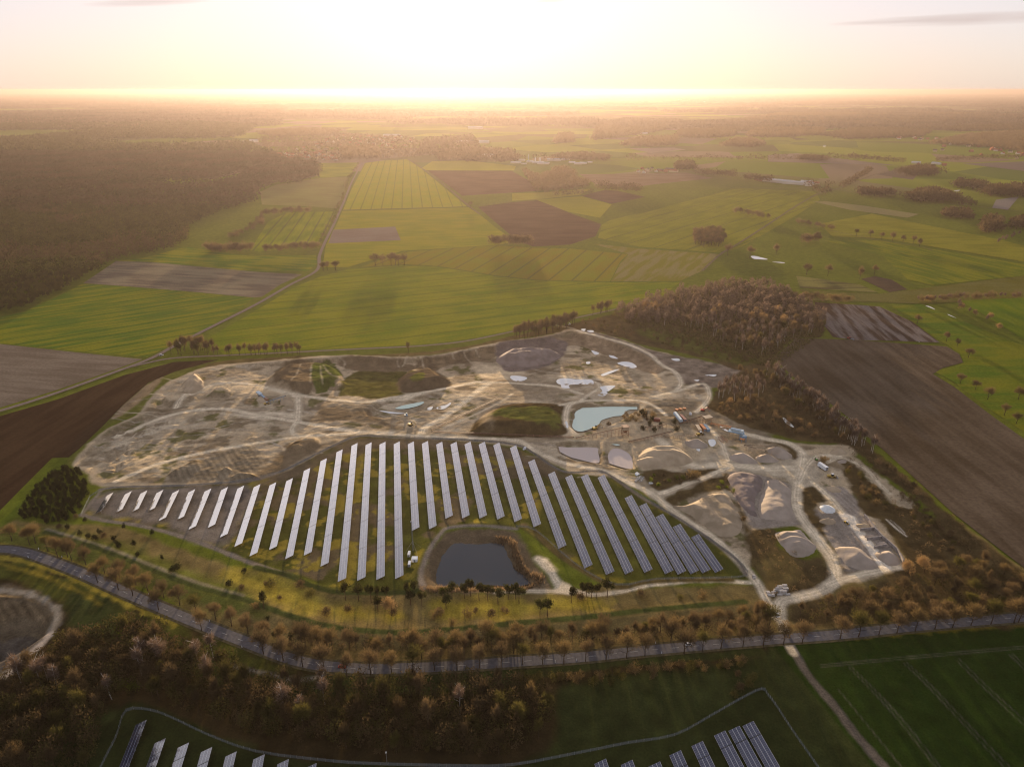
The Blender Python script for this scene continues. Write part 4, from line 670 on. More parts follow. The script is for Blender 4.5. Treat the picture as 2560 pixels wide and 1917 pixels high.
nb = PH([(30, 1352), (75, 1362), (120, 1378), (170, 1392), (215, 1412), (262, 1432), (300, 1446), (340, 1462), (370, 1476), (410, 1494), (450, 1512), (490, 1530), (540, 1550), (580, 1566), (620, 1583), (660, 1598), (705, 1612), (1677, 1606), (1850, 1590), (2180, 1560), (2270, 1550), (2360, 1545), (2450, 1536)])
plant('roadside_tree', BARE, nb, (14, 17), 'bare brown tree on the north verge of the country road', 'tree', 'trees on the north verge of the road')
# --- belts and woods near the road
belt = scatter([(700, 1598), (780, 1610), (960, 1616), (1280, 1600), (1500, 1588), (1700, 1570), (1905, 1546), (1932, 1572), (1900, 1586), (1640, 1604), (1450, 1622), (1280, 1633), (1100, 1645), (900, 1645), (790, 1625)], 6.2)
plant('bare_tree', BARE + SLIM, belt, (11, 18), 'brown leafless tree in the belt between road and grassland', 'tree', 'trees of the roadside belt')
east = scatter([(1990, 1540), (2030, 1515), (2130, 1495), (2250, 1470), (2330, 1430), (2440, 1405), (2560, 1440), (2620, 1530), (2500, 1538), (2300, 1548), (2050, 1570)], 9.5)
plant('wood_tree', BARE + SLIM + BARE, east, (9, 16), 'rusty brown bare tree in the wood east of the quarry gate', 'tree', 'trees of the wood east of the quarry gate')
SWP = [(150, 1625), (330, 1570), (420, 1592), (520, 1640), (600, 1680), (700, 1712), (900, 1722), (1100, 1712), (1280, 1712), (1385, 1730), (1375, 1790), (1350, 1850), (1270, 1895), (1000, 1890), (800, 1868), (640, 1840), (500, 1790), (400, 1752), (300, 1742), (258, 1800), (225, 1930), (0, 1960), (-40, 1760), (60, 1690)]
sw = scatter(SWP, 9.5); near_, k_ = sw, rng.random(len(sw))
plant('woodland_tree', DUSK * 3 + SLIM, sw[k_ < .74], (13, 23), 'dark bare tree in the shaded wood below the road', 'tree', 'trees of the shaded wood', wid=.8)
plant('birch', BIRCH, np.vstack([sw[k_ > .975], PH([(355, 1690), (360, 1660), (395, 1665), (412, 1672), (500, 1670), (525, 1710), (808, 1720), (812, 1760), (715, 1785), (755, 1800), (60, 1710), (105, 1720), (145, 1730), (120, 1700)])]), (16, 23), 'pale-stemmed birch in the shaded wood below the road', 'tree', 'birches of the shaded wood')
plant('bush', [BUSH[3], BUSH[1], BUSH[0]], sw[(k_ > .74) & (k_ < .975)], (3, 6), 'dark bush under the trees of the shaded wood', 'bush', 'bushes of the shaded wood', True)
plant('leafing_bush', [BUSH[4]], PH([(318, 1712), (340, 1728), (306, 1580), (908, 1765), (915, 1745), (1130, 1770)]), (6, 8), 'lime green shrub coming into leaf in the shaded wood', 'bush', 'lime green shrubs', True)
plant('bush', [BUSH[3], BUSH[2]], along([(1290, 1702), (1380, 1708), (1450, 1702), (1530, 1698), (1590, 1685), (1700, 1672), (1810, 1660), (1850, 1662)], 34, wide=3.5), (4.5, 7), 'olive brown bush in the line south of the road', 'bush', 'bush line south of the road', True)
plant('bush', [BUSH[3], BUSH[1]], PH([(1835, 1740), (1850, 1725), (1870, 1715), (1845, 1690), (1880, 1700)]), (5, 7), 'dark bush beside the corner of the lower fence', 'bush', 'bushes by the fence corner', True)
# --- young conifers at the western corner and scattered shrubs
con = scatter([(130, 1186), (174, 1170), (197, 1178), (222, 1224), (209, 1270), (176, 1302), (116, 1312), (46, 1292), (100, 1215)], 4.5)
plant('young_conifer', CONI, con, (5.5, 8), 'dark young conifer in the thicket at the western quarry corner', 'conifer', 'young conifers in the corner thicket', True, wid=.8)
plant('shrub', CONI + [BUSH[1]], PH([(150, 1320), (170, 1322), (212, 1303), (190, 1295), (200, 1338), (222, 1345), (240, 1348), (250, 1336), (262, 1345), (285, 1350), (292, 1362), (300, 1372), (335, 1365), (345, 1390), (311, 1322), (380, 1335), (406, 1398), (443, 1423), (612, 1433), (572, 1464), (606, 1475), (430, 1300 + 130), (668, 1580), (685, 1595), (670, 1550), (728, 1600), (727, 1618)]), (4, 6.5), 'dark rounded shrub on the rough slope above the road', 'bush', 'shrubs on the rough slope', True)
plant('shrub', BUSH[:4], PH([(666, 1465), (680, 1466), (752, 1469), (776, 1490), (818, 1535), (870, 1530), (985, 1536), (1085, 1545), (1100, 1540), (1190, 1530), (1170, 1540), (1130, 1560), (1230, 1540), (1260, 1535), (1450, 1500), (1600, 1490), (1755, 1495), (1700, 1500), (700, 1500), (640, 1520)]), (4.5, 8), 'brown rounded shrub on the sunlit grass', 'bush', 'brown shrubs on the sunlit grass', True)
plant('small_pine', PINE, PH([(864, 1500), (897, 1503), (928, 1506), (945, 1500), (967, 1500), (945, 1528), (1018, 1496), (1036, 1490), (1027, 1512), (1055, 1515), (1108, 1505), (1130, 1498), (1115, 1520), (1162, 1496), (1177, 1490), (1198, 1500), (1220, 1502), (1245, 1510), (1272, 1498), (1288, 1497), (1298, 1508), (1368, 1540), (1455, 1492), (1466, 1490), (1478, 1494), (1492, 1495), (1518, 1492), (1428, 1506), (1350, 1540), (660, 1520)]), (11, 15), 'dark pine on the grass south of the reed-edged pond', 'pine', 'pines south of the pond', wid=1.15)
plant('willow', WILLOW, PH([(980, 1530), (2268, 1440), (2310, 1430)]), (12, 14), 'round pale gold willow', 'tree', 'round gold willows')
# --- brush round the works
def brush(polys, sp, hs, label, group, kinds, name='bush'):
    pts = np.vstack([scatter(p, sp) for p in polys]); plant(name, kinds, pts, hs, label, 'bush', group, True)
brush([[(2095, 1145), (2130, 1162), (2200, 1228), (2235, 1265), (2300, 1290), (2240, 1290), (2190, 1265), (2150, 1240)], [(2250, 1240), (2300, 1260), (2420, 1360), (2380, 1390), (2300, 1330)]], 7.5, (3.5, 7), 'brown bush in the overgrown strip beside the eastern track', 'bushes of the eastern strip', [BUSH[0], BUSH[1], BUSH[2], BUSH[3]])
brush([[(1790, 1005), (1890, 992), (1960, 1030), (2080, 1090), (2100, 1105), (2000, 1096), (1880, 1062), (1800, 1035)], [(2170, 1125), (2330, 1250), (2300, 1250), (2150, 1150)]], 8, (4, 8), 'brown bush between the works and the ploughed field', 'bushes between works and field', [BUSH[0], BUSH[1], BUSH[2], BUSH[5]])
brush([[(1615, 1205), (1625, 1190), (1730, 1192), (1740, 1200), (1660, 1222)], [(1750, 1215), (1810, 1196), (1838, 1235), (1810, 1225)], [(1846, 1262), (1862, 1285), (1868, 1305), (1856, 1310)]], 8, (3, 5), 'dark bush beside the branch track in the works', 'bushes beside the branch track', [BUSH[0], BUSH[1], BUSH[4]])
brush([[(1548, 1050), (1560, 1035), (1600, 1028), (1640, 1040), (1625, 1060), (1560, 1058)], [(1500, 1062), (1520, 1055), (1550, 1060)]], 7, (4, 6.5), 'rusty bush on the bank of the milky pond', 'bushes by the milky pond', [BUSH[0], BUSH[2]])
plant('small_conifer', CONI, PH([(1602, 1034), (1612, 1042), (1608, 1075), (1622, 1068), (1635, 1082), (1650, 1070), (1630, 1052), (1685, 1062), (1692, 1078)]), (6, 9), 'dark green conifer among the machines of the works', 'conifer', 'conifers among the machines', True)
plant('autumn_bush', [BUSH[2]], PH([(1738, 1198), (1728, 1200)]), (9, 11), 'tall orange brown bush beside the branch track', 'bush', 'tall bushes beside the branch track', True)
plant('round_bush', [BUSH[2]], PH([(2058, 1158)]), (8, 8.5), 'round orange brown bush behind the white trailer', 'bush', None, True)
brush([[(1590, 820), (1744, 832), (1787, 857), (1860, 888), (1900, 900), (1850, 907), (1760, 892), (1650, 864)], [(1450, 805), (1480, 800), (1560, 818), (1600, 840), (1580, 850), (1500, 828)]], 11, (4, 7), 'brown thicket bush in front of the birch hill', 'bushes in front of the birch hill', BUSH[:4])
reed = [(1064, 1478), (1090, 1476), (1100, 1474), (1150, 1472), (1200, 1468), (1250, 1470), (1290, 1470), (1320, 1468), (1340, 1458), (1350, 1445), (1325, 1435), (1300, 1415), (1292, 1395), (1285, 1370), (1272, 1352), (1240, 1346)]
rp_ = along(reed, 700, wide=2.6); rb = np.column_stack([rp_, hat(rp_[:, 0], rp_[:, 1])]); rb = np.repeat(rb, 6, 0) + rng.normal(size=(len(rb) * 6, 3)) * np.array((.7, .7, 0)); 
tag(mesh_np('reed_bed', slivers(rb, rng.normal(size=rb.shape) * .25 + np.array((0, 0, 1)), 2.6, .13, rng), np.arange(len(rb) * 3), 3, principled('reed', (.17, .115, .065), 1, noise=.4, nscale=.3, transl=.4)), kind='stuff')
# --- birch hill right of the quarry
HILL = [(1526, 788), (1575, 768), (1640, 750), (1700, 735), (1800, 716), (1900, 713), (2000, 750), (2062, 800), (2060, 838), (1990, 843), (1945, 872), (1925, 893), (1860, 882), (1787, 852), (1744, 825), (1640, 816), (1570, 812)]
hp = scatter(HILL, 9.0); hy = to_px(hp[:, 0], hp[:, 1])[1]; o_ = np.argsort(-hy); fr = hp[o_[:150]]; bk = hp[o_[150:]]
plant('birch_tree', BIRCH, fr[::2], (13, 21), 'white-stemmed birch on the wooded hill right of the quarry', 'tree', 'birches on the wooded hill')
plant('hill_tree', SLIM, fr[1::2], (11, 20), 'bare grey-brown tree on the wooded hill right of the quarry', 'tree', 'bare trees on the wooded hill')
plant('gold_tree', WILLOW, PL([(1612, 780), (1640, 785), (1660, 780), (1780, 800), (1800, 790), (1880, 810), (1905, 815), (1940, 800), (1975, 835), (1625, 790), (1890, 800), (1955, 822)]), (18, 22), 'golden sunlit tree standing out of the wooded hill', 'tree', 'golden trees on the wooded hill', wid=.8)
# --- line of birches between works and ploughed field
plant('birch', BIRCH, along([(1925, 940), (1960, 965), (2010, 1003), (2060, 1045), (2110, 1085), (2165, 1128)], 84, wide=8), (15, 20), 'pinkish birch in the row beside the big ploughed field', 'tree', 'birch row beside the ploughed field')
plant('row_tree', SLIM, along([(1870, 945), (1930, 965), (1990, 1005), (2050, 1055), (2130, 1110)], 70, wide=11), (10, 16), 'dark bare tree beside the big ploughed field', 'tree', 'dark trees beside the ploughed field')
plant('birch', BIRCH, scatter([(1778, 990), (1800, 972), (1850, 965), (1900, 962), (1920, 985), (1870, 1005), (1790, 1002)], 9), (15, 18), 'tall white-stemmed birch in the clump behind the machines', 'tree', 'birch clump behind the machines')
# --- trees at the quarry edge road
for pts, n, hs, lab in (([(435, 888), (520, 886), (505, 878), (450, 880)], 20, (18, 22), 'leafless tree in the clump at the lane junction'), ([(545, 890), (640, 888), (750, 885)], 26, (15, 18), 'leafless tree in the row along the quarry edge lane'),
                        ([(1292, 848), (1340, 840), (1390, 828), (1432, 810), (1400, 818), (1340, 832), (1295, 842)], 56, (18, 22), 'leafless tree in the clump north of the purple heap'), ([(1482, 788), (1500, 785), (1532, 778)], 9, (17, 20), 'leafless tree beside the lane before the hill')):
    plant('lane_tree', SLIM, along(pts, n, wide=5), hs, lab, 'tree', lab.replace('leafless tree', 'trees'))
plant('lone_tree', SLIM, PL([(1022, 884)]), (18, 18.5), 'single leafless tree on the rim of the quarry', 'tree', None)
plant('lone_tree', BARE, PL([(1176, 520)]), (20, 21), 'single tree in the middle of the green fields casting a long shadow', 'tree', None)
# --- field and hedgerow trees in the middle distance
FARROW = []
def row(pts, n, hs, lab, wide=3, single=True, kinds=None):
    if np.mean([p_[1] for p_ in pts]) < 511: FARROW.append((along(pts, int(n * 1.7), wide=wide), hs)); return
    hs = (hs[0] * 1.3, hs[1] * 1.3)
    plant('hedgerow_tree', kinds or FAR1, along(pts, n, wide=wide), hs, lab, 'tree', 'trees: ' + lab.replace('bare tree', '').strip(), single, wid=1.1)
row([(942, 664), (1015, 664)], 6, (17, 20), 'bare tree in the row behind the big green field', single=False, kinds=BARE)
row([(806, 677), (842, 677)], 5, (13, 15), 'bare tree beside the bend of the long field lane', single=False, kinds=BARE)
row([(1232, 617), (1280, 616), (1325, 617)], 16, (18, 21), 'bare tree in the grove below the brown field', 5)
row([(662, 632), (715, 630), (735, 628), (796, 625)], 16, (13, 16), 'bare tree in the hedge west of the field lane')
row([(528, 626), (560, 632), (620, 630)], 26, (13, 17), 'bare tree in the spur of the western forest', 12)
row([(660, 542), (700, 536), (770, 533)], 20, (13, 17), 'bare tree on the hedge west of the lane', 8)
row([(585, 600), (640, 570), (655, 550)], 14, (12, 15), 'bare tree on the diagonal hedge by the forest', 8)
row([(800, 608), (836, 550), (858, 495), (874, 450), (896, 415)], 26, (4, 8), 'low bare tree on the verge of the long lane')
plant('grove_tree', BARE, scatter([(1727, 607), (1737, 588), (1795, 586), (1818, 606), (1800, 620), (1740, 617)], 10.5), (20, 24), 'bare tree in the round grove left of the right-hand road', 'tree', 'round grove left of the right-hand road')
plant('field_tree', BARE, PL([(1874, 645), (1940, 636), (2016, 687), (2069, 690), (2185, 688), (1818, 640), (2149, 698)]), (19, 26), 'leafless tree alone on the right-hand meadows', 'tree', 'single trees on the right-hand meadows')
row([(2008, 612), (2045, 608)], 6, (17, 20), 'bare tree in the small clump right of the grove')
plant('field_tree', BARE, PL([(2140, 592), (2175, 594), (2203, 600), (2231, 603), (2257, 608), (2282, 612), (2298, 617)]), (18, 24), 'leafless tree along the hedge bank on the right', 'tree', 'trees along the hedge bank')
row([(1995, 562), (2080, 578)], 9, (11, 14), 'bare tree on the short hedge right of the road')
row([(1834, 533), (1870, 540), (1918, 550)], 10, (13, 16), 'bare tree on the hedge left of the road')
row([(2146, 488), (2175, 492), (2235, 492)], 18, (12, 15), 'bare tree in the hedge above the stream line', 8)
row([(2272, 500), (2330, 505), (2385, 508)], 32, (14, 17), 'bare tree in the long copse on the right', 25)
row([(2465, 490), (2560, 492)], 22, (14, 17), 'bare tree in the copse at the right edge', 25)
row([(2384, 468), (2460, 478)], 12, (13, 15), 'bare tree in the hedge above the right copse', 8)
row([(2352, 542), (2427, 550)], 14, (12, 14), 'bare tree in the clipped copse on the right', 8)
row([(2460, 585), (2485, 575), (2495, 560)], 10, (17, 21), 'bare tree in the tall clump at the right')
row([(2523, 572), (2560, 568)], 6, (14, 17), 'bare tree in the clump at the right edge', 8)
row([(2494, 616), (2540, 594)], 10, (12, 14), 'pinkish bare tree in the slanting clump', 5, kinds=[BIRCH[0][1], BIRCH[1][1]])
row([(2105, 474), (2175, 432)], 16, (12, 15), 'bare tree on the road beyond the crossing')
row([(2022, 468), (2054, 494), (2072, 476)], 5, (14, 17), 'bare tree at the right-hand crossroads')
row([(2500, 822), (2400, 775), (2320, 756)], 10, (9, 12), 'willow tree along the water ditch', 8, kinds=[WILLOW[0][1], BIRCH[0][1]])
plant('round_tree', BARE, PL([(2400, 960), (2438, 975), (2468, 1000), (2510, 1040), (2540, 1060), (2365, 855), (2392, 868), (2292, 812), (2420, 895), (2545, 1000)]), (12, 17), 'round-crowned bare tree on the meadow right of the ploughed field', 'tree', 'trees on the meadow right of the ploughed field')
row([(2300, 760), (2400, 752), (2500, 750), (2600, 748)], 34, (9, 12), 'bare tree in the row behind the wet meadow', 4, kinds=[BIRCH[2][1], FAR1[0]])
row([(1950, 745), (2000, 752), (2080, 758), (2120, 758)], 14, (12, 15), 'bare tree behind the birch hill', 4)
row([(1290, 404), (1500, 403)], 6, (16, 20), 'bare tree left on the far avenue'); row([(1570, 404), (1760, 404), (1960, 404), (2140, 402)], 26, (15, 19), 'bare tree on the far avenue', 4)
row([(2123, 398), (2180, 404), (2255, 410)], 18, (13, 16), 'bare tree before the far brown field', 6); row([(1995, 402), (2065, 404)], 14, (13, 15), 'bare tree at the end of the far strip field', 12)
row([(2262, 440), (2330, 440)], 24, (15, 18), 'bare tree round the small brown field', 35); row([(2340, 407), (2440, 403), (2545, 398)], 18, (13, 16), 'bare tree along the far right lane', 5)
row([(1688, 428), (1732, 426)], 16, (16, 19), 'bare tree in the round copse by the farm', 14); row([(1744, 440), (1837, 446)], 16, (14, 17), 'bare tree along the farm road', 5); row([(1862, 453), (1922, 458)], 12, (13, 16), 'bare tree beside the long barns', 5)
row([(1494, 478), (1600, 484)], 14, (15, 18), 'bare tree along the small dark field', 4); row([(1390, 492), (1480, 487)], 9, (8, 11), 'low bare tree left of the small dark field', 4)
# ---------------------------------------------------------------- woods beyond counting
def wood(name, pts, hs, col, n=26, size=.26, rad=.42, seed=0, flat=.5, trans=.2):
    """many small trees of a far wood in one object, every tree a loose ball of sprays"""
    r = np.random.default_rng(seed); m = len(pts); h = r.uniform(hs[0], hs[1], m) * (np.asarray(hs[2]) if len(hs) > 2 else 1); q = ball(m * n, r, .35).reshape(m, n, 3)
    pos = q * np.array((rad, rad, .36)) * h[:, None, None]; pos[..., 2] += h[:, None] * .62; pos[..., :2] += pts[:, None, :]; d = q + r.normal(size=q.shape) * .4; d[..., 2] += .3
    hh = np.repeat(h, n); v = slivers(pos.reshape(-1, 3), d.reshape(-1, 3), hh * size, hh * size * .32, r)
    return tag(mesh_np(name, v, np.arange(len(v)), 3, col), kind='stuff')
def dens(pts, base, r=rng):
    """LOD: keep fewer but larger as distance grows"""
    return pts
FOREST = [(0, 792), (60, 777), (150, 740), (205, 708), (290, 654), (350, 642), (440, 624), (474, 600), (468, 570), (560, 528), (640, 507), (648, 480), (690, 462), (742, 462), (797, 444), (802, 420), (782, 408), (702, 402), (680, 386), (640, 372), (600, 345), (640, 318), (480, 306), (300, 312), (160, 298), (0, 294), (-500, 296), (-700, 420), (-500, 740)]
fw = PL(FOREST); CLEAR = PL([(350, 463), (430, 459), (520, 457), (560, 446), (625, 431), (590, 452), (520, 466), (420, 468)])
d1 = scatter(fw[fw[:, 1] < 1e9], 8.2, world=True); d1 = d1[(d1[:, 1] < 1900) & (d1[:, 0] > -1700)]; d2 = scatter(fw, 17, world=True); d2 = d2[(d2[:, 1] >= 1890) & (d2[:, 1] < 3600) & (d2[:, 0] > -3300)]; d3 = scatter(fw, 38, world=True); d3 = d3[(d3[:, 1] >= 3580) & (d3[:, 0] > -6000)]
for nm in ('d1', 'd2', 'd3'):
    a_ = globals()[nm]; globals()[nm] = a_[~inside(a_[:, 0], a_[:, 1], CLEAR)]
px1 = to_px(d1[:, 0], d1[:, 1]); vis = (px1[0] > -20); dist1 = np.hypot(d1[:, 0], d1[:, 1]); od = np.argsort(np.where(vis, dist1, 1e9)); nearp = d1[od[:300]]; restp = d1[od[300:]]
plant('pine', PINE1, nearp, (13, 18), 'forest-edge pine in the large western forest', 'pine', 'pines at the edge of the western forest', True)
kk = fbm(restp[:, 0], restp[:, 1], 130, 4, 5) + rng.uniform(-.06, .06, len(restp)) < .56
wood('forest', restp[kk], (11, 20), M_pine, 26, .17, .30, 1); wood('forest', restp[~kk], (11, 19), M_dusk2, 26, .17, .30, 2)
wood('forest', d2, (17, 24), principled('forest_canopy', (.044, .040, .014), 1, noise=.45, nscale=.006, colB=(.070, .045, .022)), 22, .3, .5, 3); _k3 = fbm(d3[:, 0], d3[:, 1], 900, 3, 9) < .60; d3 = d3[_k3]
wood('forest', d3, (18, 27), M_pine, 22, .5, .95, 4)
hb_ = bk[rng.random(len(bk)) < .95]; wood('hill_wood', hb_[::2], (9, 19), principled('twigs_hill', (.125, .088, .058), 1, spec=0, noise=.4, nscale=.05, transl=.25), 150, .10, .22, 5); wood('hill_wood', hb_[1::2], (11, 20), M_pink, 150, .10, .20, 6)
us = scatter([(1526, 790), (1800, 716), (2000, 750), (2060, 836), (1930, 925), (1790, 880), (1570, 812)], 5); wood('underwood', us, (2.5, 6), M_twig[3], 22, .3, .5, 7)
us = np.vstack([scatter(SWP, 5.2), scatter([(1990, 1540), (2130, 1495), (2330, 1430), (2480, 1405), (2560, 1440), (2620, 1535), (2050, 1570)], 5), scatter([(700, 1600), (960, 1618), (1280, 1602), (1700, 1572), (1905, 1548), (1900, 1584), (1640, 1602), (1280, 1632), (900, 1643)], 5)])
bl_ = scatter([(690, 1596), (780, 1612), (960, 1618), (1280, 1602), (1500, 1590), (1700, 1572), (1905, 1547), (1930, 1570), (1640, 1602), (1280, 1630), (900, 1642), (790, 1622)], 5.5); wood('belt_thicket', bl_, (5, 11), M_twig[1], 110, .1, .34, 13)
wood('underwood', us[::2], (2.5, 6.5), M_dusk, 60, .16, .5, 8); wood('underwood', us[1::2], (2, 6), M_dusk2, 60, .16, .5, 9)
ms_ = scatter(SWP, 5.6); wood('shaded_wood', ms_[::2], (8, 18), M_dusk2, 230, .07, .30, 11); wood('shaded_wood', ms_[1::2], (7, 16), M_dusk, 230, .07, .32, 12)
us = np.vstack([scatter(p, 6.5) for p in ([(1880, 940), (2020, 1000), (2160, 1115), (2330, 1245), (2480, 1380), (2300, 1400), (2240, 1290), (2130, 1180), (2110, 1120), (1900, 1070), (1790, 1020)], [(1870, 1340), (1935, 1330), (2000, 1400), (2080, 1440), (1990, 1485), (1935, 1490)])])
wood('scrub', us, (1.5, 4.6), M_twig[0], 34, .2, .5, 10)
# copses round the middle distance and the far bands of woodland
def copse(poly, sp, hs, seed, mat=None): 
    p_ = scatter(poly, sp)
    if len(p_): wood('copse', p_, hs, mat or (M_dusk2 if seed > 36 else M_twig[seed % 2]), 24, .32 if sp < 20 else .5, .5 if sp < 20 else .8, seed)
for i, (p_, sp, hs) in enumerate((([(1310, 432), (1350, 446), (1400, 422), (1435, 434), (1442, 452), (1482, 462), (1472, 472), (1400, 480), (1345, 484), (1328, 462)], 15, (16, 20)), ([(1375, 400), (1430, 403), (1520, 404), (1527, 397), (1460, 388), (1400, 392)], 17, (18, 22)), ([(1800, 367), (1840, 352), (1880, 352), (1915, 364), (1880, 370)], 20, (18, 22)), ([(1690, 345), (1700, 330), (1835, 326), (1835, 342), (1780, 348)], 26, (20, 25)),
    ([(1550, 366), (1590, 350), (1690, 345), (1690, 366), (1620, 370)], 26, (18, 24)), ([(1480, 352), (1500, 312), (1560, 300), (1700, 302), (1700, 318), (1640, 332), (1560, 345)], 32, (20, 26)), ([(1385, 360), (1400, 338), (1430, 338), (1436, 358)], 24, (18, 22)), ([(1700, 308), (1900, 300), (2050, 330), (1920, 338), (1850, 330), (1720, 318)], 34, (20, 26)),
    ([(1860, 345), (1900, 325), (2060, 325), (2060, 340), (1930, 345)], 30, (20, 24)), ([(2050, 340), (2160, 322), (2330, 330), (2300, 345), (2120, 350)], 28, (18, 24)), ([(2320, 360), (2420, 338), (2560, 330), (2750, 340), (2750, 385), (2560, 384), (2500, 374)], 28, (15, 19)), ([(2160, 320), (2340, 300), (2560, 300), (2750, 310), (2750, 328), (2400, 330)], 38, (20, 25)),
    ([(1860, 300), (2000, 278), (2300, 282), (2560, 292), (2750, 300), (2500, 300), (2200, 318), (2000, 318)], 46, (20, 28)), ([(1300, 402), (1100, 405), (1090, 385), (1180, 372), (1280, 380)], 30, (15, 20)), ([(860, 400), (950, 396), (940, 370), (850, 372)], 24, (14, 18)), ([(690, 400), (860, 404), (930, 400), (1040, 395), (1100, 372), (1020, 345), (860, 335), (700, 335), (640, 350)], 40, (10, 15)),
    ([(640, 335), (760, 325), (860, 330), (820, 340), (690, 345)], 36, (18, 24)), ([(1040, 395), (1060, 350), (1180, 340), (1200, 372), (1100, 392)], 40, (14, 20)), ([(1160, 405), (1195, 408), (1190, 390), (1165, 392)], 22, (17, 20)), ([(1240, 408), (1300, 405), (1300, 392), (1250, 392)], 26, (15, 18)), ([(2380, 505), (2420, 500), (2440, 515), (2400, 520)], 16, (10, 14)), ([(2271, 503), (2288, 486), (2340, 481), (2385, 498), (2380, 509), (2300, 509)], 13, (18, 23)), ([(2145, 492), (2158, 478), (2235, 486), (2236, 495)], 13, (15, 20)), ([(2465, 494), (2470, 474), (2560, 472), (2640, 496)], 14, (18, 23)), ([(2384, 470), (2398, 455), (2465, 464), (2462, 480)], 14, (15, 19)), ([(2262, 443), (2272, 424), (2330, 421), (2342, 441)], 14, (17, 21)), ([(1688, 429), (1692, 413), (1730, 411), (1734, 427)], 13, (18, 22)), ([(2352, 546), (2357, 530), (2427, 534), (2428, 552)], 11, (14, 17)), ([(2452, 586), (2460, 560), (2488, 553), (2497, 584)], 11, (19, 24)), ([(2523, 574), (2530, 556), (2600, 552), (2600, 574)], 12, (16, 20)), ([(1994, 402), (2010, 392), (2065, 396), (2068, 404)], 14, (13, 17)))):
    copse(p_, sp, hs, 20 + i)
for i, (p_, hs) in enumerate(FARROW): wood('hedgerow', p_, (hs[0] * 1.4, hs[1] * 1.9), M_dusk2, 70, .16, .5, 90 + i)
M_farw = principled('far_canopy_sunlit', (.125, .092, .058), 1, noise=.4, nscale=.002)  # lighter than the near woods: sun on the treetops put into the colour
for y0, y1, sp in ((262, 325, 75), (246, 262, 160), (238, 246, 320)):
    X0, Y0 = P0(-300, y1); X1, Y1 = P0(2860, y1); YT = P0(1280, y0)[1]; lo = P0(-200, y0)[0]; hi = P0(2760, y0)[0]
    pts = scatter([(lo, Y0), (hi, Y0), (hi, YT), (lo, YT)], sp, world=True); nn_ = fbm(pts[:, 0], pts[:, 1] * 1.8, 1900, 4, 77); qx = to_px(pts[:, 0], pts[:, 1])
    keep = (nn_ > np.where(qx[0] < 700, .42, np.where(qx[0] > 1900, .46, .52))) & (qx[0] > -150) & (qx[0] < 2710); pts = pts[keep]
    wood('far_woodland', pts, (16 + sp * .05, 22 + sp * .08), M_farw, 20, .9, 1.9, int(sp))
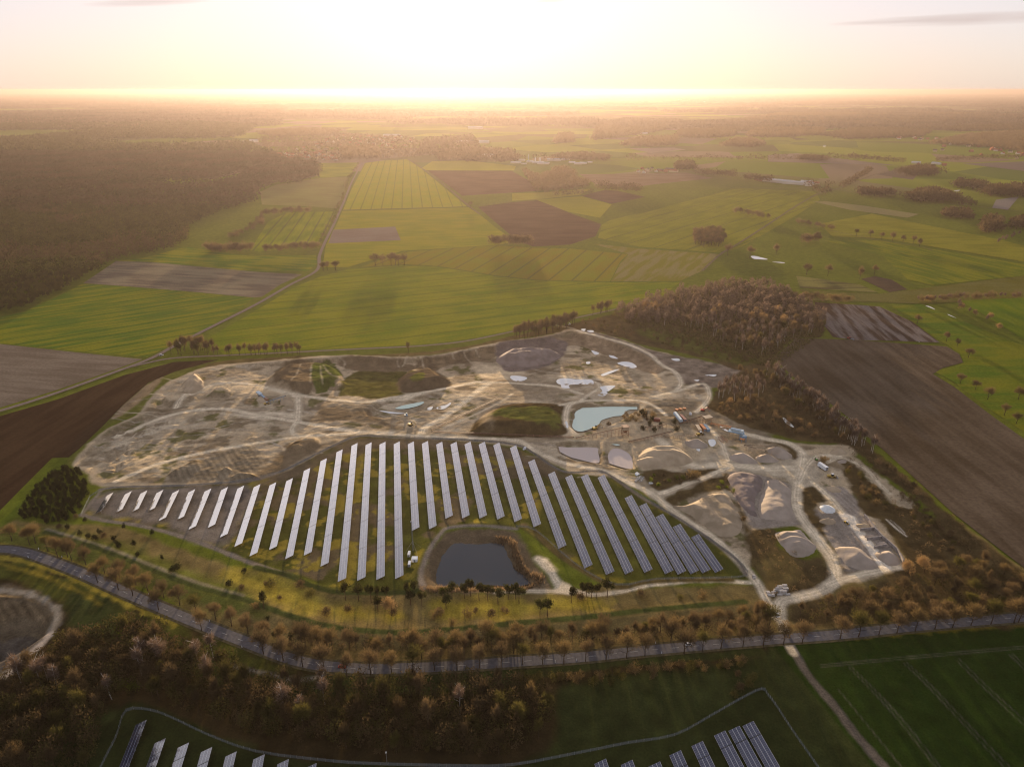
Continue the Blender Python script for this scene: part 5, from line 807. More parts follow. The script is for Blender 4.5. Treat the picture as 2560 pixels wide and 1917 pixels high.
# ================================================================== SOLAR PARKS
def panel_mat():
    m = bpy.data.materials.new('solar_modules'); m.use_nodes = True; nt = m.node_tree; b = nt.nodes['Principled BSDF']
    uv = N(nt, 'ShaderNodeUVMap'); uv.uv_map = 'UVMap'; sep = N(nt, 'ShaderNodeSeparateXYZ'); nt.links.new(uv.outputs[0], sep.inputs[0])
    def math_(op, a, b_=None, clamp=False):
        n = N(nt, 'ShaderNodeMath', operation=op); n.use_clamp = clamp
        for i, v in enumerate((a, b_)):
            if v is None: continue
            if isinstance(v, (int, float)): n.inputs[i].default_value = v
            else: nt.links.new(v, n.inputs[i])
        return n.outputs[0]
    def line(src, period, w):
        p_ = math_('PINGPONG', src, period / 2); return math_('LESS_THAN', p_, w / 2)
    lx = line(sep.outputs[0], 1.95, .17); ly = line(sep.outputs[1], 1.05, .05); ln = math_('MAXIMUM', lx, math_('MULTIPLY', ly, .6))
    ix = math_('FLOOR', math_('DIVIDE', sep.outputs[0], 1.95)); iy = math_('FLOOR', math_('DIVIDE', sep.outputs[1], 1.05)); cb = N(nt, 'ShaderNodeCombineXYZ'); nt.links.new(ix, cb.inputs[0]); nt.links.new(iy, cb.inputs[1])
    ob = N(nt, 'ShaderNodeObjectInfo'); nt.links.new(ob.outputs['Random'], cb.inputs[2]); wn = N(nt, 'ShaderNodeTexWhiteNoise'); nt.links.new(cb.outputs[0], wn.inputs[0])
    mx = N(nt, 'ShaderNodeMix', data_type='RGBA'); nt.links.new(ln, mx.inputs[0]); mx.inputs[7].default_value = (.40, .41, .43, 1)
    c2 = N(nt, 'ShaderNodeMix', data_type='RGBA'); nt.links.new(wn.outputs[0], c2.inputs[0]); c2.inputs[6].default_value = (.016, .024, .060, 1); c2.inputs[7].default_value = (.030, .036, .072, 1); nt.links.new(c2.outputs[2], mx.inputs[6])
    nt.links.new(mx.outputs[2], b.inputs['Base Color']); b.inputs['Specular IOR Level'].default_value = 0
    r = math_('ADD', math_('MULTIPLY', wn.outputs[0], .05), .07); nt.links.new(r, b.inputs['Roughness'])
    # slight misalignment of each module changes what it mirrors
    vs = N(nt, 'ShaderNodeVectorMath', operation='SUBTRACT'); nt.links.new(wn.outputs[1], vs.inputs[0]); vs.inputs[1].default_value = (.5, .5, .5); sc_ = N(nt, 'ShaderNodeVectorMath', operation='SCALE'); nt.links.new(vs.outputs[0], sc_.inputs[0]); sc_.inputs[3].default_value = .022
    g = N(nt, 'ShaderNodeNewGeometry'); ad = N(nt, 'ShaderNodeVectorMath', operation='ADD'); nt.links.new(g.outputs['Normal'], ad.inputs[0]); nt.links.new(sc_.outputs[0], ad.inputs[1]); nn = N(nt, 'ShaderNodeVectorMath', operation='NORMALIZE'); nt.links.new(ad.outputs[0], nn.inputs[0]); nt.links.new(nn.outputs[0], b.inputs['Normal'])
    # anti-reflective glass: dark when seen steeply, mirror-like when seen at a low angle
    fr = N(nt, 'ShaderNodeFresnel'); fr.inputs[0].default_value = 1.5; nt.links.new(nn.outputs[0], fr.inputs[1]); mr_ = N(nt, 'ShaderNodeMapRange'); nt.links.new(fr.outputs[0], mr_.inputs[0])
    for i_, v_ in enumerate((.05, .14, .06, .82)): mr_.inputs[i_ + 1].default_value = v_
    gl = N(nt, 'ShaderNodeBsdfGlossy'); gl.inputs[0].default_value = (1, .965, .90, 1); nt.links.new(r, gl.inputs['Roughness']); nt.links.new(nn.outputs[0], gl.inputs['Normal']); mh = N(nt, 'ShaderNodeMixShader')
    nt.links.new(mr_.outputs[0], mh.inputs[0]); nt.links.new(b.outputs[0], mh.inputs[1]); nt.links.new(gl.outputs[0], mh.inputs[2]); nt.links.new(mh.outputs[0], nt.nodes['Material Output'].inputs[0])
    return m
M_panel = panel_mat(); M_steel = principled('galvanised_steel', (.30, .30, .30), .5, .4)
TILT = R(24); PW = 5.9
def solar_row(a, b, label, group, W=PW, gaps=True):
    """a,b: far and near end of the table (world), low edge to the left (-x)"""
    a = Vector((a[0], a[1], 0)); b = Vector((b[0], b[1], 0)); L = (a - b).length; ang = math.atan2(a.y - b.y, a.x - b.x)
    o = empty('solar_table', (b.x, b.y, float(hat(b.x, b.y))), ang)     # local x runs along the row, +y is the low (left) side
    hw = W / 2 * math.cos(TILT); zl, zh = .8, .8 + W * math.sin(TILT); v = []; f = []; uv = []; x = 0; first = True
    while x < L - 1:
        e = min(x + 33.6, L); n = len(v); t = .045
        P_ = [(x, hw, zl), (e - .35, hw, zl), (e - .35, -hw, zh), (x, -hw, zh)]
        v += P_ + [(p[0], p[1], p[2] - t) for p in P_]; q4 = [[n, n + 1, n + 2, n + 3][::-1], [n + 4, n + 5, n + 6, n + 7]] + [[n + i, n + (i + 1) % 4, n + 4 + (i + 1) % 4, n + 4 + i] for i in range(4)]; f += q4
        for qd in q4: uv += [((W if v[k][1] < 0 else 0), v[k][0]) for k in qd]
        if e < L - 1: v += [(e - .36, -.04, (zl + zh) / 2 - .12), (e + .01, -.04, (zl + zh) / 2 - .12), (e + .01, .04, (zl + zh) / 2 - .12), (e - .36, .04, (zl + zh) / 2 - .12)]; f += [[n + 8, n + 9, n + 10, n + 11]]; uv += [(0, 0)] * 4
        x = e
    me = bpy.data.meshes.new('module_surface'); me.from_pydata(v, [], f); me.materials.append(M_panel); l = me.uv_layers.new(name='UVMap'); l.data.foreach_set('uv', np.array(uv, np.float32).reshape(-1)); me.update()
    s_ = bpy.data.objects.new('module_surface', me); COL.objects.link(s_); s_.parent = o
    fr = MB(); k = 0.8
    while k < L:
        fr.tube((k, hw * .6, -.6), (k, hw * .6, zl + (zh - zl) * .2 - .08), .07, k=4); fr.tube((k, -hw * .6, -.6), (k, -hw * .6, zl + (zh - zl) * .8 - .08), .07, k=4); fr.tube((k, hw * .9, zl + .03), (k, -hw * .9, zh - .22), .06, k=4); k += 4.2
    for yy in (.7, 0, -.7): fr.tube((.1, hw * yy, (zl + zh) / 2 - (zh - zl) / 2 * yy - .16), (L - .4, hw * yy, (zl + zh) / 2 - (zh - zl) / 2 * yy - .16), .05, k=4)
    fr.build('support_frame', M_steel, o); tag(o, label, 'solar table', group); return o
def t0(x, y): return x / 3.45, 1060 + y / 3.45
def t1(x, y): return 640 + x / 3.45, 1060 + y / 3.45
def t2(x, y): return 1280 + x / 3.45, 1060 + y / 3.45
ROWS = [(t0(950, 600), t0(850, 758)), (t0(1108, 588), t0(1025, 748)), (t0(1243, 582), t0(1165, 742)), (t0(1380, 578), t0(1305, 736)), (t0(1518, 578), t0(1400, 818)), (t0(1655, 572), t0(1555, 810)), (t0(1795, 565), t0(1658, 893)), (t0(1937, 553), t0(1823, 878)), (t0(2078, 540), t0(1930, 960)),
        (t1(10, 528), t0(2055, 1040)), (t1(146, 512), t1(-22, 1122)), (t1(290, 476), t1(146, 1068)), (t1(441, 388), t1(286, 1146)), (t1(584, 305), t1(446, 1116)), (t1(721, 228), t1(591, 1210)), (t1(850, 173), t1(741, 1342)), (t1(971, 167), t1(908, 1333)), (t1(1091, 162), t1(1074, 1325)), (t1(1214, 160), t1(1236, 1318)),
        (t1(1335, 158), t1(1377, 903)), (t1(1457, 158), t1(1525, 893)), (t1(1580, 163), t1(1666, 801)), (t1(1703, 164), t1(1811, 799)), (t1(1824, 163), t1(1960, 800)), (t1(1946, 165), t1(2113, 810)), (t1(2072, 172), t2(54, 832)), (t2(8, 192), t2(219, 873)), (t2(165, 313), t2(436, 1057)), (t2(338, 418), t2(660, 1226)), (t2(486, 446), t2(848, 1282)), (t2(622, 440), t2(1012, 1278)), (t2(766, 446), t2(1177, 1264)),
        (t2(1000, 622), t2(1357, 1275)), (t2(1126, 690), t2(1466, 1280)), (t2(1268, 783), t2(1576, 1276)), (t2(1416, 870), t2(1678, 1268)), (t2(1575, 958), t2(1788, 1264))]
zc = .8 + PW * math.sin(TILT) / 2
for i, (a, b) in enumerate(ROWS):
    A_ = P0(a[0], a[1], zc); B_ = P0(b[0], b[1], zc); L_ = math.hypot(A_[0] - B_[0], A_[1] - B_[1])
    ln = 'short' if L_ < 90 else 'long' if L_ > 190 else 'medium-length'
    solar_row(A_, B_, f'{ln} tilted solar table in the upper park, {ordinal(i + 1)} from the left', 'solar tables of the upper park')
dv = np.array([np.subtract(P0(a[0], a[1], zc), P0(b[0], b[1], zc)) for a, b in ROWS[4:32]]); dv = dv / np.linalg.norm(dv, axis=1)[:, None]; dm = dv.mean(0)
LOW = [(354, 1803), (401, 1849), (459, 1860), (517, 1871), (578, 1882), (648, 1889), (708, 1901), (777, 1911), (1500, 1900), (1566, 1903), (1635, 1907), (1687, 1879), (1742, 1856), (1798, 1830), (1834, 1818), (1869, 1806)]
for i, (px, py) in enumerate(LOW):
    A_ = np.array(P0(px, py, zc)); B_ = A_ - dm * 75
    solar_row(A_, B_, f'dark solar table cut by the bottom edge, {ordinal(i + 1)} from the left', 'solar tables of the lower park')
# --- fence of the lower park, upper park fence
def mesh_fence(px, label, h=2.0, posts=3.0, hgt_mat=None, closed=False):
    p = smooth_line(PL(px), 3); o = empty('fence', (p[0][0], p[0][1], 0)); ox, oy = p[0]; ms = MB(); st = 0
    mm = MB()
    for a, b in zip(p[:-1], p[1:]):
        za, zb = float(hat(*a)), float(hat(*b))
        mm.poly([(a[0] - ox, a[1] - oy, za + .05), (b[0] - ox, b[1] - oy, zb + .05), (b[0] - ox, b[1] - oy, zb + h), (a[0] - ox, a[1] - oy, za + h)])
        L = math.hypot(*(b - a)); k = max(1, int(L / posts))
        for j in range(k): c = a + (b - a) * j / k; z = float(hat(*c)); ms.tube((c[0] - ox, c[1] - oy, z - .2), (c[0] - ox, c[1] - oy, z + h + .15), .04, k=4)
    mm.build('wire_mesh', M_wire, o); ms2 = ms.build('post', M_steel, o); ms2.name = 'post_row'; tag(o, label, 'fence')
M_wire = principled('wire_mesh', (.20, .22, .22), .6)
nt = M_wire.node_tree; g = N(nt, 'ShaderNodeNewGeometry'); tr = N(nt, 'ShaderNodeBsdfTransparent'); ms = N(nt, 'ShaderNodeMixShader'); ms.inputs[0].default_value = .45
nt.links.new(tr.outputs[0], ms.inputs[1]); nt.links.new(nt.nodes['Principled BSDF'].outputs[0], ms.inputs[2]); nt.links.new(ms.outputs[0], nt.nodes['Material Output'].inputs[0])
mesh_fence([(235, 1960), (262, 1900), (291, 1843), (316, 1778), (377, 1777), (435, 1798), (522, 1839), (640, 1880), (814, 1903), (930, 1911), (1133, 1916), (1280, 1914), (1454, 1882), (1570, 1859), (1686, 1839), (1773, 1793), (1845, 1752), (1903, 1724), (1920, 1740), (1937, 1761), (1978, 1824), (2045, 1920), (2090, 1990)], 'long grey wire mesh fence curving round the lower solar park')
mesh_fence([(203, 1288), (252, 1226), (440, 1216), (580, 1206), (698, 1182), (770, 1148), (843, 1111), (905, 1091), (1075, 1097), (1280, 1111), (1335, 1135), (1380, 1166), (1425, 1183), (1497, 1179), (1541, 1200), (1657, 1274), (1787, 1358), (1845, 1403), (1866, 1440), (1773, 1446), (1640, 1449), (1540, 1463), (1440, 1412), (1340, 1328), (1290, 1320)], 'thin grey wire fence along the quarry side of the upper solar park', 1.8, 4)
# transformer boxes
M_white = principled('white_sheet', (.62, .64, .66), .5, noise=.1, nscale=.5); M_grey = principled('grey_steel', (.22, .23, .24), .6, noise=.3, nscale=.6); M_dark = principled('dark_rubber', (.02, .02, .02), .8)
M_glass = principled('dark_glass', (.02, .025, .03), .1, spec=.6)
def station(px, py, w_, l, h, label, rz=0.0):
    x, y = PH([(px, py)])[0]; o = empty('transformer_station', (x, y, hat(x, y)), rz)
    MB().box(-w_ / 2, w_ / 2, -l / 2, l / 2, 0, h).build('cabinet', M_white, o); MB().box(-w_ / 2 - .15, w_ / 2 + .15, -l / 2 - .15, l / 2 + .15, h + .002, h + .25, top=(.3, .3, .1, .1)).build('roof', M_white, o)
    MB().box(-.5, .5, -l / 2 - .04, -l / 2 - .003, .1, h * .85).build('door', M_grey, o); tag(o, label, 'transformer station', 'white transformer stations')
station(1023, 1388, 1.5, 4.0, 2.0, 'narrow white transformer box nearest the mast'); station(1037, 1402, 3.8, 3.2, 2.3, 'wide white transformer station right of the two narrow boxes'); station(1024, 1413, 1.5, 4.0, 2.0, 'narrow white transformer box in front of the wide station')
# lattice mast with guys
x, y = PH([(1033, 1377)])[0]; o = empty('lattice_mast', (x, y, hat(x, y))); m = MB(); hh = 24
for k in range(3):
    a = 2 * math.pi * k / 3; m.tube((math.cos(a) * .45, math.sin(a) * .45, 0), (math.cos(a) * .3, math.sin(a) * .3, hh), .06, k=4)
for k in range(24):
    for j in range(3): a = 2 * math.pi * j / 3; b = 2 * math.pi * (j + 1) / 3; m.tube((math.cos(a) * .44, math.sin(a) * .44, k), (math.cos(b) * .44, math.sin(b) * .44, k + 1), .03, k=3)
m.build('lattice', M_grey, o)
for k in range(4): a = .6 + math.pi / 2 * k; MB().tube((0, 0, 8), (math.cos(a) * 6.5, math.sin(a) * 6.5, 0), .05, k=3).build('stay', M_steel, o)
m = MB(); m.tube((-.6, 0, hh), (.6, 0, hh), .05, k=4); m.tube((.5, 0, hh), (.5, 0, hh + .7), .12, k=5); m.tube((-.5, 0, hh - 1), (-.5, 0, hh - .2), .14, k=5); m.build('sensor_head', M_white, o); tag(o, 'thin lattice mast with stays and sensors standing among the solar tables', 'mast')
x, y = PH([(968, 1911)])[0]; o = empty('camera_pole', (x, y, hat(x, y))); MB().tube((0, 0, 0), (0, 0, 8), .11, .07, 6).build('pole', M_steel, o); MB().box(-.25, .25, -.4, .3, 7.9, 8.3).build('camera_housing', M_white, o); tag(o, 'slim pole with white camera at the lower park fence', 'pole')
# ================================================================== HEAPS
def heap_mat(name, col, dusty):
    m = principled(name, col, 1, spec=.1, noise=.3, nscale=.12, colB=dusty, bump=.3); return m
M_h = dict(purple=heap_mat('heap_purple', (.185, .148, .135), (.135, .107, .095)), grey=heap_mat('heap_grey', (.30, .25, .205), (.24, .20, .16)), sand=heap_mat('heap_sand', (.34, .27, .185), (.27, .21, .14)), white=heap_mat('heap_white', (.60, .62, .62), (.45, .46, .46)), brown=heap_mat('heap_brown', (.29, .23, .16), (.21, .165, .11)))
def heap(pts, h, mat, label, slope=.62, res=1.1, seed=0, ridges=None, top=1.0, cat='gravel heap'):
    a = np.array(pts, float); ymx, ymn = a[:, 1].max(), a[:, 1].min(); base = float(np.median(hat(*PH(a).T)))
    zz = base + h * .55 * np.clip((ymx - a[:, 1]) / (ymx - ymn), 0, 1) ** 1.2; p = np.array([P0(x, y, z) for (x, y), z in zip(a, zz)]); p = smooth_poly(p, 5)
    x0, y0 = p.min(0) - res; x1, y1 = p.max(0) + res; gx = np.arange(x0, x1 + res, res); gy = np.arange(y0, y1 + res, res); X, Y = np.meshgrid(gx, gy, indexing='ij'); d = -sdist(X, Y, p)
    hh_ = d * slope; n = fbm(X, Y, 9, 4, seed + 200) - .5; cap = h * (1 + n * .28 * top); Z = np.where(d > 0, np.where(hh_ < cap, hh_, cap) - .35 * np.exp(-((hh_ - cap) / .7) ** 2) + n * .5 * np.clip(d / 3, 0, 1), -.8)
    if ridges:
        (p0_, p1_), wl, amp = ridges; q0, q1 = PL([p0_, p1_]); e = (q1 - q0) / np.linalg.norm(q1 - q0); c = X * -e[1] + Y * e[0]; Z = Z + amp * np.sin(c * 2 * math.pi / wl + n * 5) * ss(d / 6)
    Z = Z + hat(X, Y) + .03; cx, cy = p.mean(0); nx, ny = X.shape; idx = np.arange(nx * ny).reshape(nx, ny); ok = d > -res * 1.2
    f = np.stack([idx[:-1, :-1], idx[1:, :-1], idx[1:, 1:], idx[:-1, 1:]], -1)[(ok[:-1, :-1] & ok[1:, :-1] & ok[1:, 1:] & ok[:-1, 1:])]
    used = np.unique(f); mp_ = np.full(nx * ny, -1); mp_[used] = np.arange(len(used)); v = np.stack([X - cx, Y - cy, Z], -1).reshape(-1, 3)[used]
    o = mesh_np('gravel_heap', v, mp_[f], 4, mat, smooth=True); o.location = (cx, cy, 0); return tag(o, label, cat, 'gravel heaps of the works')
heap([(1240, 902), (1246, 886), (1266, 872), (1300, 866), (1370, 868), (1402, 880), (1385, 900), (1330, 917), (1275, 918)], 9.5, M_h['purple'], 'largest dark purple-grey heap against the north rim of the pit', seed=1)
heap([(1714, 1108), (1712, 1098), (1733, 1089), (1750, 1091), (1770, 1108), (1768, 1118), (1750, 1123), (1727, 1119)], 6.5, M_h['grey'], 'round pale cone beside the yellow machine in the works', seed=2)
heap([(1607, 1120), (1622, 1111), (1645, 1108), (1692, 1110), (1718, 1130), (1733, 1153), (1688, 1166), (1640, 1160), (1600, 1150), (1596, 1135)], 6, M_h['sand'], 'broad sand heap with a sunlit crest right of the muddy ponds', seed=3, ridges=(((1640, 1140), (1730, 1140)), 9, .25))
heap([(1590, 1150), (1612, 1137), (1640, 1136), (1665, 1148), (1662, 1168), (1615, 1172)], 4.5, M_h['sand'], 'low sand heap in front of the broad sand heap', seed=4)
heap([(1822, 1138), (1838, 1127), (1858, 1125), (1880, 1137), (1896, 1156), (1872, 1161), (1848, 1158), (1830, 1148)], 5.2, M_h['grey'], 'left blue-grey cone of the three under the conveyors', seed=5)
heap([(1888, 1142), (1900, 1131), (1921, 1130), (1940, 1142), (1946, 1154), (1908, 1158)], 4.6, M_h['grey'], 'middle blue-grey cone of the three under the conveyors', seed=6)
heap([(1916, 1118), (1930, 1110), (1952, 1112), (1974, 1128), (1981, 1142), (1962, 1149), (1938, 1141)], 5.5, M_h['grey'], 'right blue-grey cone of the three under the conveyors', seed=7)
heap([(1680, 1262), (1715, 1257), (1744, 1241), (1787, 1228), (1820, 1231), (1836, 1258), (1856, 1305), (1846, 1334), (1804, 1342), (1767, 1318), (1725, 1285)], 4.2, M_h['brown'], 'wide flat-topped brown heap beside the main track', seed=8, ridges=(((1700, 1250), (1790, 1300)), 13, .25))
heap([(1819, 1192), (1832, 1179), (1857, 1176), (1888, 1183), (1907, 1193), (1904, 1222), (1890, 1240), (1888, 1270), (1893, 1292), (1876, 1287), (1861, 1274), (1841, 1247), (1830, 1216)], 3.0, M_h['purple'], 'long bluish heap on the left of the grey stockyard', seed=9, ridges=(((1850, 1190), (1880, 1280)), 7, .2))
heap([(1911, 1214), (1916, 1197), (1941, 1193), (1967, 1208), (1979, 1226), (1979, 1262), (1987, 1288), (1986, 1302), (1960, 1304), (1934, 1299), (1912, 1298), (1897, 1288), (1897, 1256)], 3.8, M_h['grey'], 'big flat-topped heap inside the bend of the loop track', seed=10)
heap([(1938, 1328), (1950, 1321), (1978, 1319), (2002, 1316), (2019, 1337), (2036, 1356), (2042, 1369), (2028, 1386), (2001, 1394), (1976, 1387), (1956, 1363), (1943, 1345)], 5, M_h['grey'], 'heap with comb-like ridges left of the loop track', seed=11, ridges=(((1950, 1325), (2035, 1335)), 5.5, .55))
heap([(2087, 1363), (2100, 1357), (2125, 1356), (2152, 1363), (2177, 1387), (2196, 1417), (2155, 1425), (2118, 1412), (2102, 1388)], 6, M_h['grey'], 'large sunlit-crested heap at the foot of the concrete lane', seed=12)
heap([(2187, 1380), (2204, 1367), (2230, 1369), (2248, 1392), (2251, 1408), (2230, 1415), (2211, 1406)], 5.5, M_h['grey'], 'rounded heap in the lowest walled bay', seed=13)
heap([(2138, 1308), (2149, 1303), (2167, 1303), (2178, 1314), (2167, 1323), (2150, 1320)], 3.8, M_h['sand'], 'sandy heap in the topmost walled bay', seed=14, res=.9)
heap([(2159, 1337), (2172, 1331), (2186, 1336), (2188, 1345), (2166, 1345)], 2.6, M_h['grey'], 'small heap in the second walled bay', seed=15, res=.8)
heap([(2192, 1355), (2204, 1347), (2218, 1353), (2224, 1366), (2202, 1368)], 3.8, M_h['grey'], 'small steep heap in the third walled bay', seed=16, res=.8)
heap([(2049, 1266), (2053, 1258), (2066, 1255), (2080, 1260), (2090, 1273), (2083, 1283), (2064, 1282)], 4.2, M_h['white'], 'bright white heap beside the dirt lane', seed=17, res=.8)
heap([(2047, 1298), (2062, 1290), (2084, 1294), (2091, 1306), (2072, 1312), (2053, 1306)], 3.4, M_h['brown'], 'small brown heap below the white heap', seed=18, res=.9)
heap([(2064, 1216), (2080, 1210), (2099, 1217), (2103, 1230), (2080, 1231)], 3.4, M_h['sand'], 'small sandy heap below the wheel loader', seed=19, res=.9)
heap([(2073, 1130), (2086, 1116), (2104, 1117), (2120, 1132), (2098, 1139)], 4.5, M_h['sand'], 'pale brown cone at the top end of the yard', seed=20, res=.9)
heap([(2092, 1152), (2103, 1146), (2117, 1150), (2114, 1158), (2098, 1158)], 2.0, M_h['grey'], 'low pale heap right of the white trailer', seed=21, res=.8)
heap([(700, 1003), (707, 990), (714, 984), (724, 990), (732, 1001), (729, 1012), (704, 1013)], 5, M_h['sand'], 'sand cone under the long conveyor of the screening machine', seed=22)
heap([(458, 973), (480, 944), (500, 944), (511, 966), (480, 984)], 4, M_h['sand'], 'fan-shaped pale heap at the western end of the quarry', seed=23)
heap([(640, 1000), (650, 985), (668, 992), (672, 1006), (655, 1010)], 2.5, M_h['sand'], 'low sand heap beside the screening machine', seed=24, res=.9)
# bay walls
M_conc = principled('concrete', (.30, .27, .25), .9, noise=.3, nscale=.5)
def wall(px, h, label, th=.7, name='bay_wall'):
    p = PH(px); m = MB(); ox, oy = p[0]
    for i, (a, b) in enumerate(zip(p[:-1], p[1:])):
        L = float(np.linalg.norm(b - a)); ang = math.atan2(b[1] - a[1], b[0] - a[0]); Mx = Matrix.Translation((a[0] - ox, a[1] - oy, 0)) @ Matrix.Rotation(ang, 4, 'Z'); n = max(1, int(L / 2.4))
        m.box(-th / 2 if i else 0, L, -th / 2 + .003 * i, th / 2 + .003 * i, -.6, h + .004 * i, Mx)
    o = m.build(name, M_conc); o.location = (ox, oy, float(hat(ox, oy))); tag(o, label, 'wall', 'concrete bay walls')
wall([(2160, 1292), (2172, 1306), (2186, 1326), (2206, 1347), (2224, 1362), (2240, 1378), (2252, 1398), (2257, 1408)], 2.6, 'long dark back wall behind the gravel bays')
wall([(2150, 1327), (2186, 1324)], 2.2, 'upper cross wall between the gravel bays'); wall([(2167, 1350), (2203, 1346)], 2.2, 'middle cross wall between the gravel bays'); wall([(2185, 1372), (2215, 1366)], 2.2, 'lowest cross wall between the gravel bays')
# ================================================================== MACHINES AND BUILDINGS OF THE WORKS
def at(px, py): p = PH([(px, py)])[0]; return float(p[0]), float(p[1]), float(hat(*p))
def put_between(name, pa, pb):
    """an Empty midway between two ground pixels, x axis pointing from a to b; returns it and the length"""
    a, b = PH([pa, pb]); o = empty(name, ((a[0] + b[0]) / 2, (a[1] + b[1]) / 2, float(hat(*((a + b) / 2)))), math.atan2(b[1] - a[1], b[0] - a[0])); return o, float(np.linalg.norm(b - a))
cols = dict(rust=(.22, .105, .055), yellow=(.42, .28, .05), blue=(.16, .26, .36), lblue=(.38, .48, .54), red=(.42, .04, .025), orange=(.55, .20, .06), tan=(.36, .28, .19), green=(.10, .25, .04), black=(.015, .015, .015), silver=(.42, .43, .45), darkred=(.16, .03, .02))
MC = {k: principled('paint_' + k, v, .5, spec=.4, noise=.25, nscale=.8) for k, v in cols.items()}
def conveyor(pa, pb, za, zb, label, mat='rust', w_=1.3):
    a, b = PH([pa, pb]) if za < 2 and zb < 2 else (np.array(P0(*pa, za + hat(*PH([pa])[0]))), np.array(P0(*pb, zb + hat(*PH([pb])[0]))))
    o = empty('conveyor', (a[0], a[1], float(hat(*a))), math.atan2(b[1] - a[1], b[0] - a[0])); L = float(np.linalg.norm(b - a)); dz = zb - za + float(hat(*b)) - float(hat(*a)); s_ = math.hypot(L, dz)
    Mx = Matrix.Translation((0, 0, za)) @ Matrix.Rotation(-math.atan2(dz, L), 4, 'Y')
    MB().box(0, s_, -w_ / 2 + .15, w_ / 2 - .15, .12, .2, Mx).tube(Mx @ Vector((0, -w_ / 2, .05)), Mx @ Vector((0, w_ / 2, .05)), .3, k=8).tube(Mx @ Vector((s_, -w_ / 2, .05)), Mx @ Vector((s_, w_ / 2, .05)), .3, k=8).build('belt', M_dark, o)
    m = MB()
    for y_ in (-w_ / 2, w_ / 2):
        m.tube(Mx @ Vector((0, y_, .3)), Mx @ Vector((s_, y_, .3)), .09, k=4); m.tube(Mx @ Vector((0, y_, -.5)), Mx @ Vector((s_, y_, -.5)), .07, k=4); x = 0
        while x < s_ - 2: m.tube(Mx @ Vector((x, y_, -.5)), Mx @ Vector((x + 1, y_, .3)), .05, k=3); m.tube(Mx @ Vector((x + 1, y_, .3)), Mx @ Vector((x + 2, y_, -.5)), .05, k=3); x += 2
    m.build('truss', MC[mat], o); m = MB(); x = 1.5; n_ = 0
    while x < s_: 
        t = Mx @ Vector((x, 0, -.5))
        if t.z > .3:
            for y_ in (-1, 1): m.tube((t.x, y_ * (w_ / 2 + .25), -t.x / L * 0 - 1), (t.x, y_ * w_ / 2, t.z), .08, k=4)
        m.box(t.x - .15, t.x + .15, -w_ / 2 - .1, w_ / 2 + .1, t.z + .62, t.z + .74); x += max(3.5, s_ / 24)
    m.build('trestle', MC[mat], o); tag(o, label, 'conveyor', 'conveyors of the works'); return o
conveyor((1078, 1077), (1248, 997), 1.1, 1.1, 'long rusty ground conveyor running diagonally up from the main track'); conveyor((1080, 1081), (1434, 1095), 1.1, 1.1, 'long rusty ground conveyor running along the main track')
conveyor((1440, 1094), (1560, 1068), 1, 8.5, 'dark conveyor rising from the transfer point to the rusty tower'); conveyor((1614, 1068), (1667, 1060), 3, 7, 'dark conveyor rising behind the green conifers')
conveyor((1572, 1104), (1680, 1078), 1, 5, 'slim pinkish conveyor above the sand heap'); conveyor((1660, 1089), (1738, 1088), 1, 5.5, 'grey conveyor leading left from the yellow machine', 'tan')
conveyor((1775, 1057), (1830, 1066), 2, 4, 'short orange conveyor left of the blue wash plant', 'orange'); conveyor((1862, 1112), (1938, 1116), 5, 8, 'straight pale conveyor right of the blue wash plant', 'tan'); conveyor((1862, 1113), (1914, 1128), 4.5, 8, 'slanting pale conveyor above the grey cones', 'tan')
conveyor((1698, 1058), (1767, 1036), 1, 6, 'dark conveyor leading to the hopper by the thicket'); conveyor((672, 1002), (714, 990), 1.5, 7, 'dark conveyor arm of the western screening machine', 'blue')
# rusty screening tower
x, y, z = at(1562, 1089); o = empty('screening_tower', (x, y, z), .15); m = MB()
for sx in (-2.6, 2.6):
    for sy in (-2.2, 2.2): m.tube((sx, sy, -.5), (sx, sy, 10), .22, k=4); m.tube((sx, sy, 1), (-sx, sy, 5), .1, k=4)
m.build('steel_legs', MC['rust'], o); MB().box(-2.8, 2.8, -2.4, 2.4, 6.2, 9.6).build('screen_house', MC['tan'], o); m = MB(); m.box(-.7, .7, -.7, .7, 3.2, 6.19, top=(-1.8, -1.8, -1.5, -1.5)); m.build('hopper', MC['rust'], o); MB().box(-3.2, 3.2, -2.8, 2.8, 9.61, 9.8).tube((-3.1, -2.7, 9.7), (-3.1, -2.7, 10.8), .05, k=4).tube((3.1, -2.7, 9.7), (3.1, -2.7, 10.8), .05, k=4).tube((-3.1, -2.7, 10.8), (3.1, -2.7, 10.8), .05, k=4).build('top_platform', MC['rust'], o)
tag(o, 'rusty screening tower on steel legs beside the milky pond', 'tower')
x, y, z = at(1767, 1059); o = empty('feed_hopper', (x, y, z), .3); m = MB()
for sx in (-3, 3):
    for sy in (-2.4, 2.4): m.tube((sx, sy, -.4), (sx, sy, 5), .18, k=4)
m.build('steel_legs', MC['rust'], o); m = MB(); m.box(-1, 1, -.8, .8, 2.2, 6.8, top=(-3, -3, -2.2, -2.2)); m.build('funnel', MC['tan'], o); MB().box(-4.1, 4.1, -3.1, 3.1, 6.81, 7.4).build('rim', MC['tan'], o); tag(o, 'open tan feed hopper on legs at the edge of the thicket', 'hopper')
x, y, z = at(1838, 1098); o = empty('wash_plant', (x, y, z), -.5); m = MB()
for sx in (-6, -2, 2, 6):
    for sy in (-2.5, 2.5): m.tube((sx, sy, -.4), (sx, sy, 7), .18, k=4)
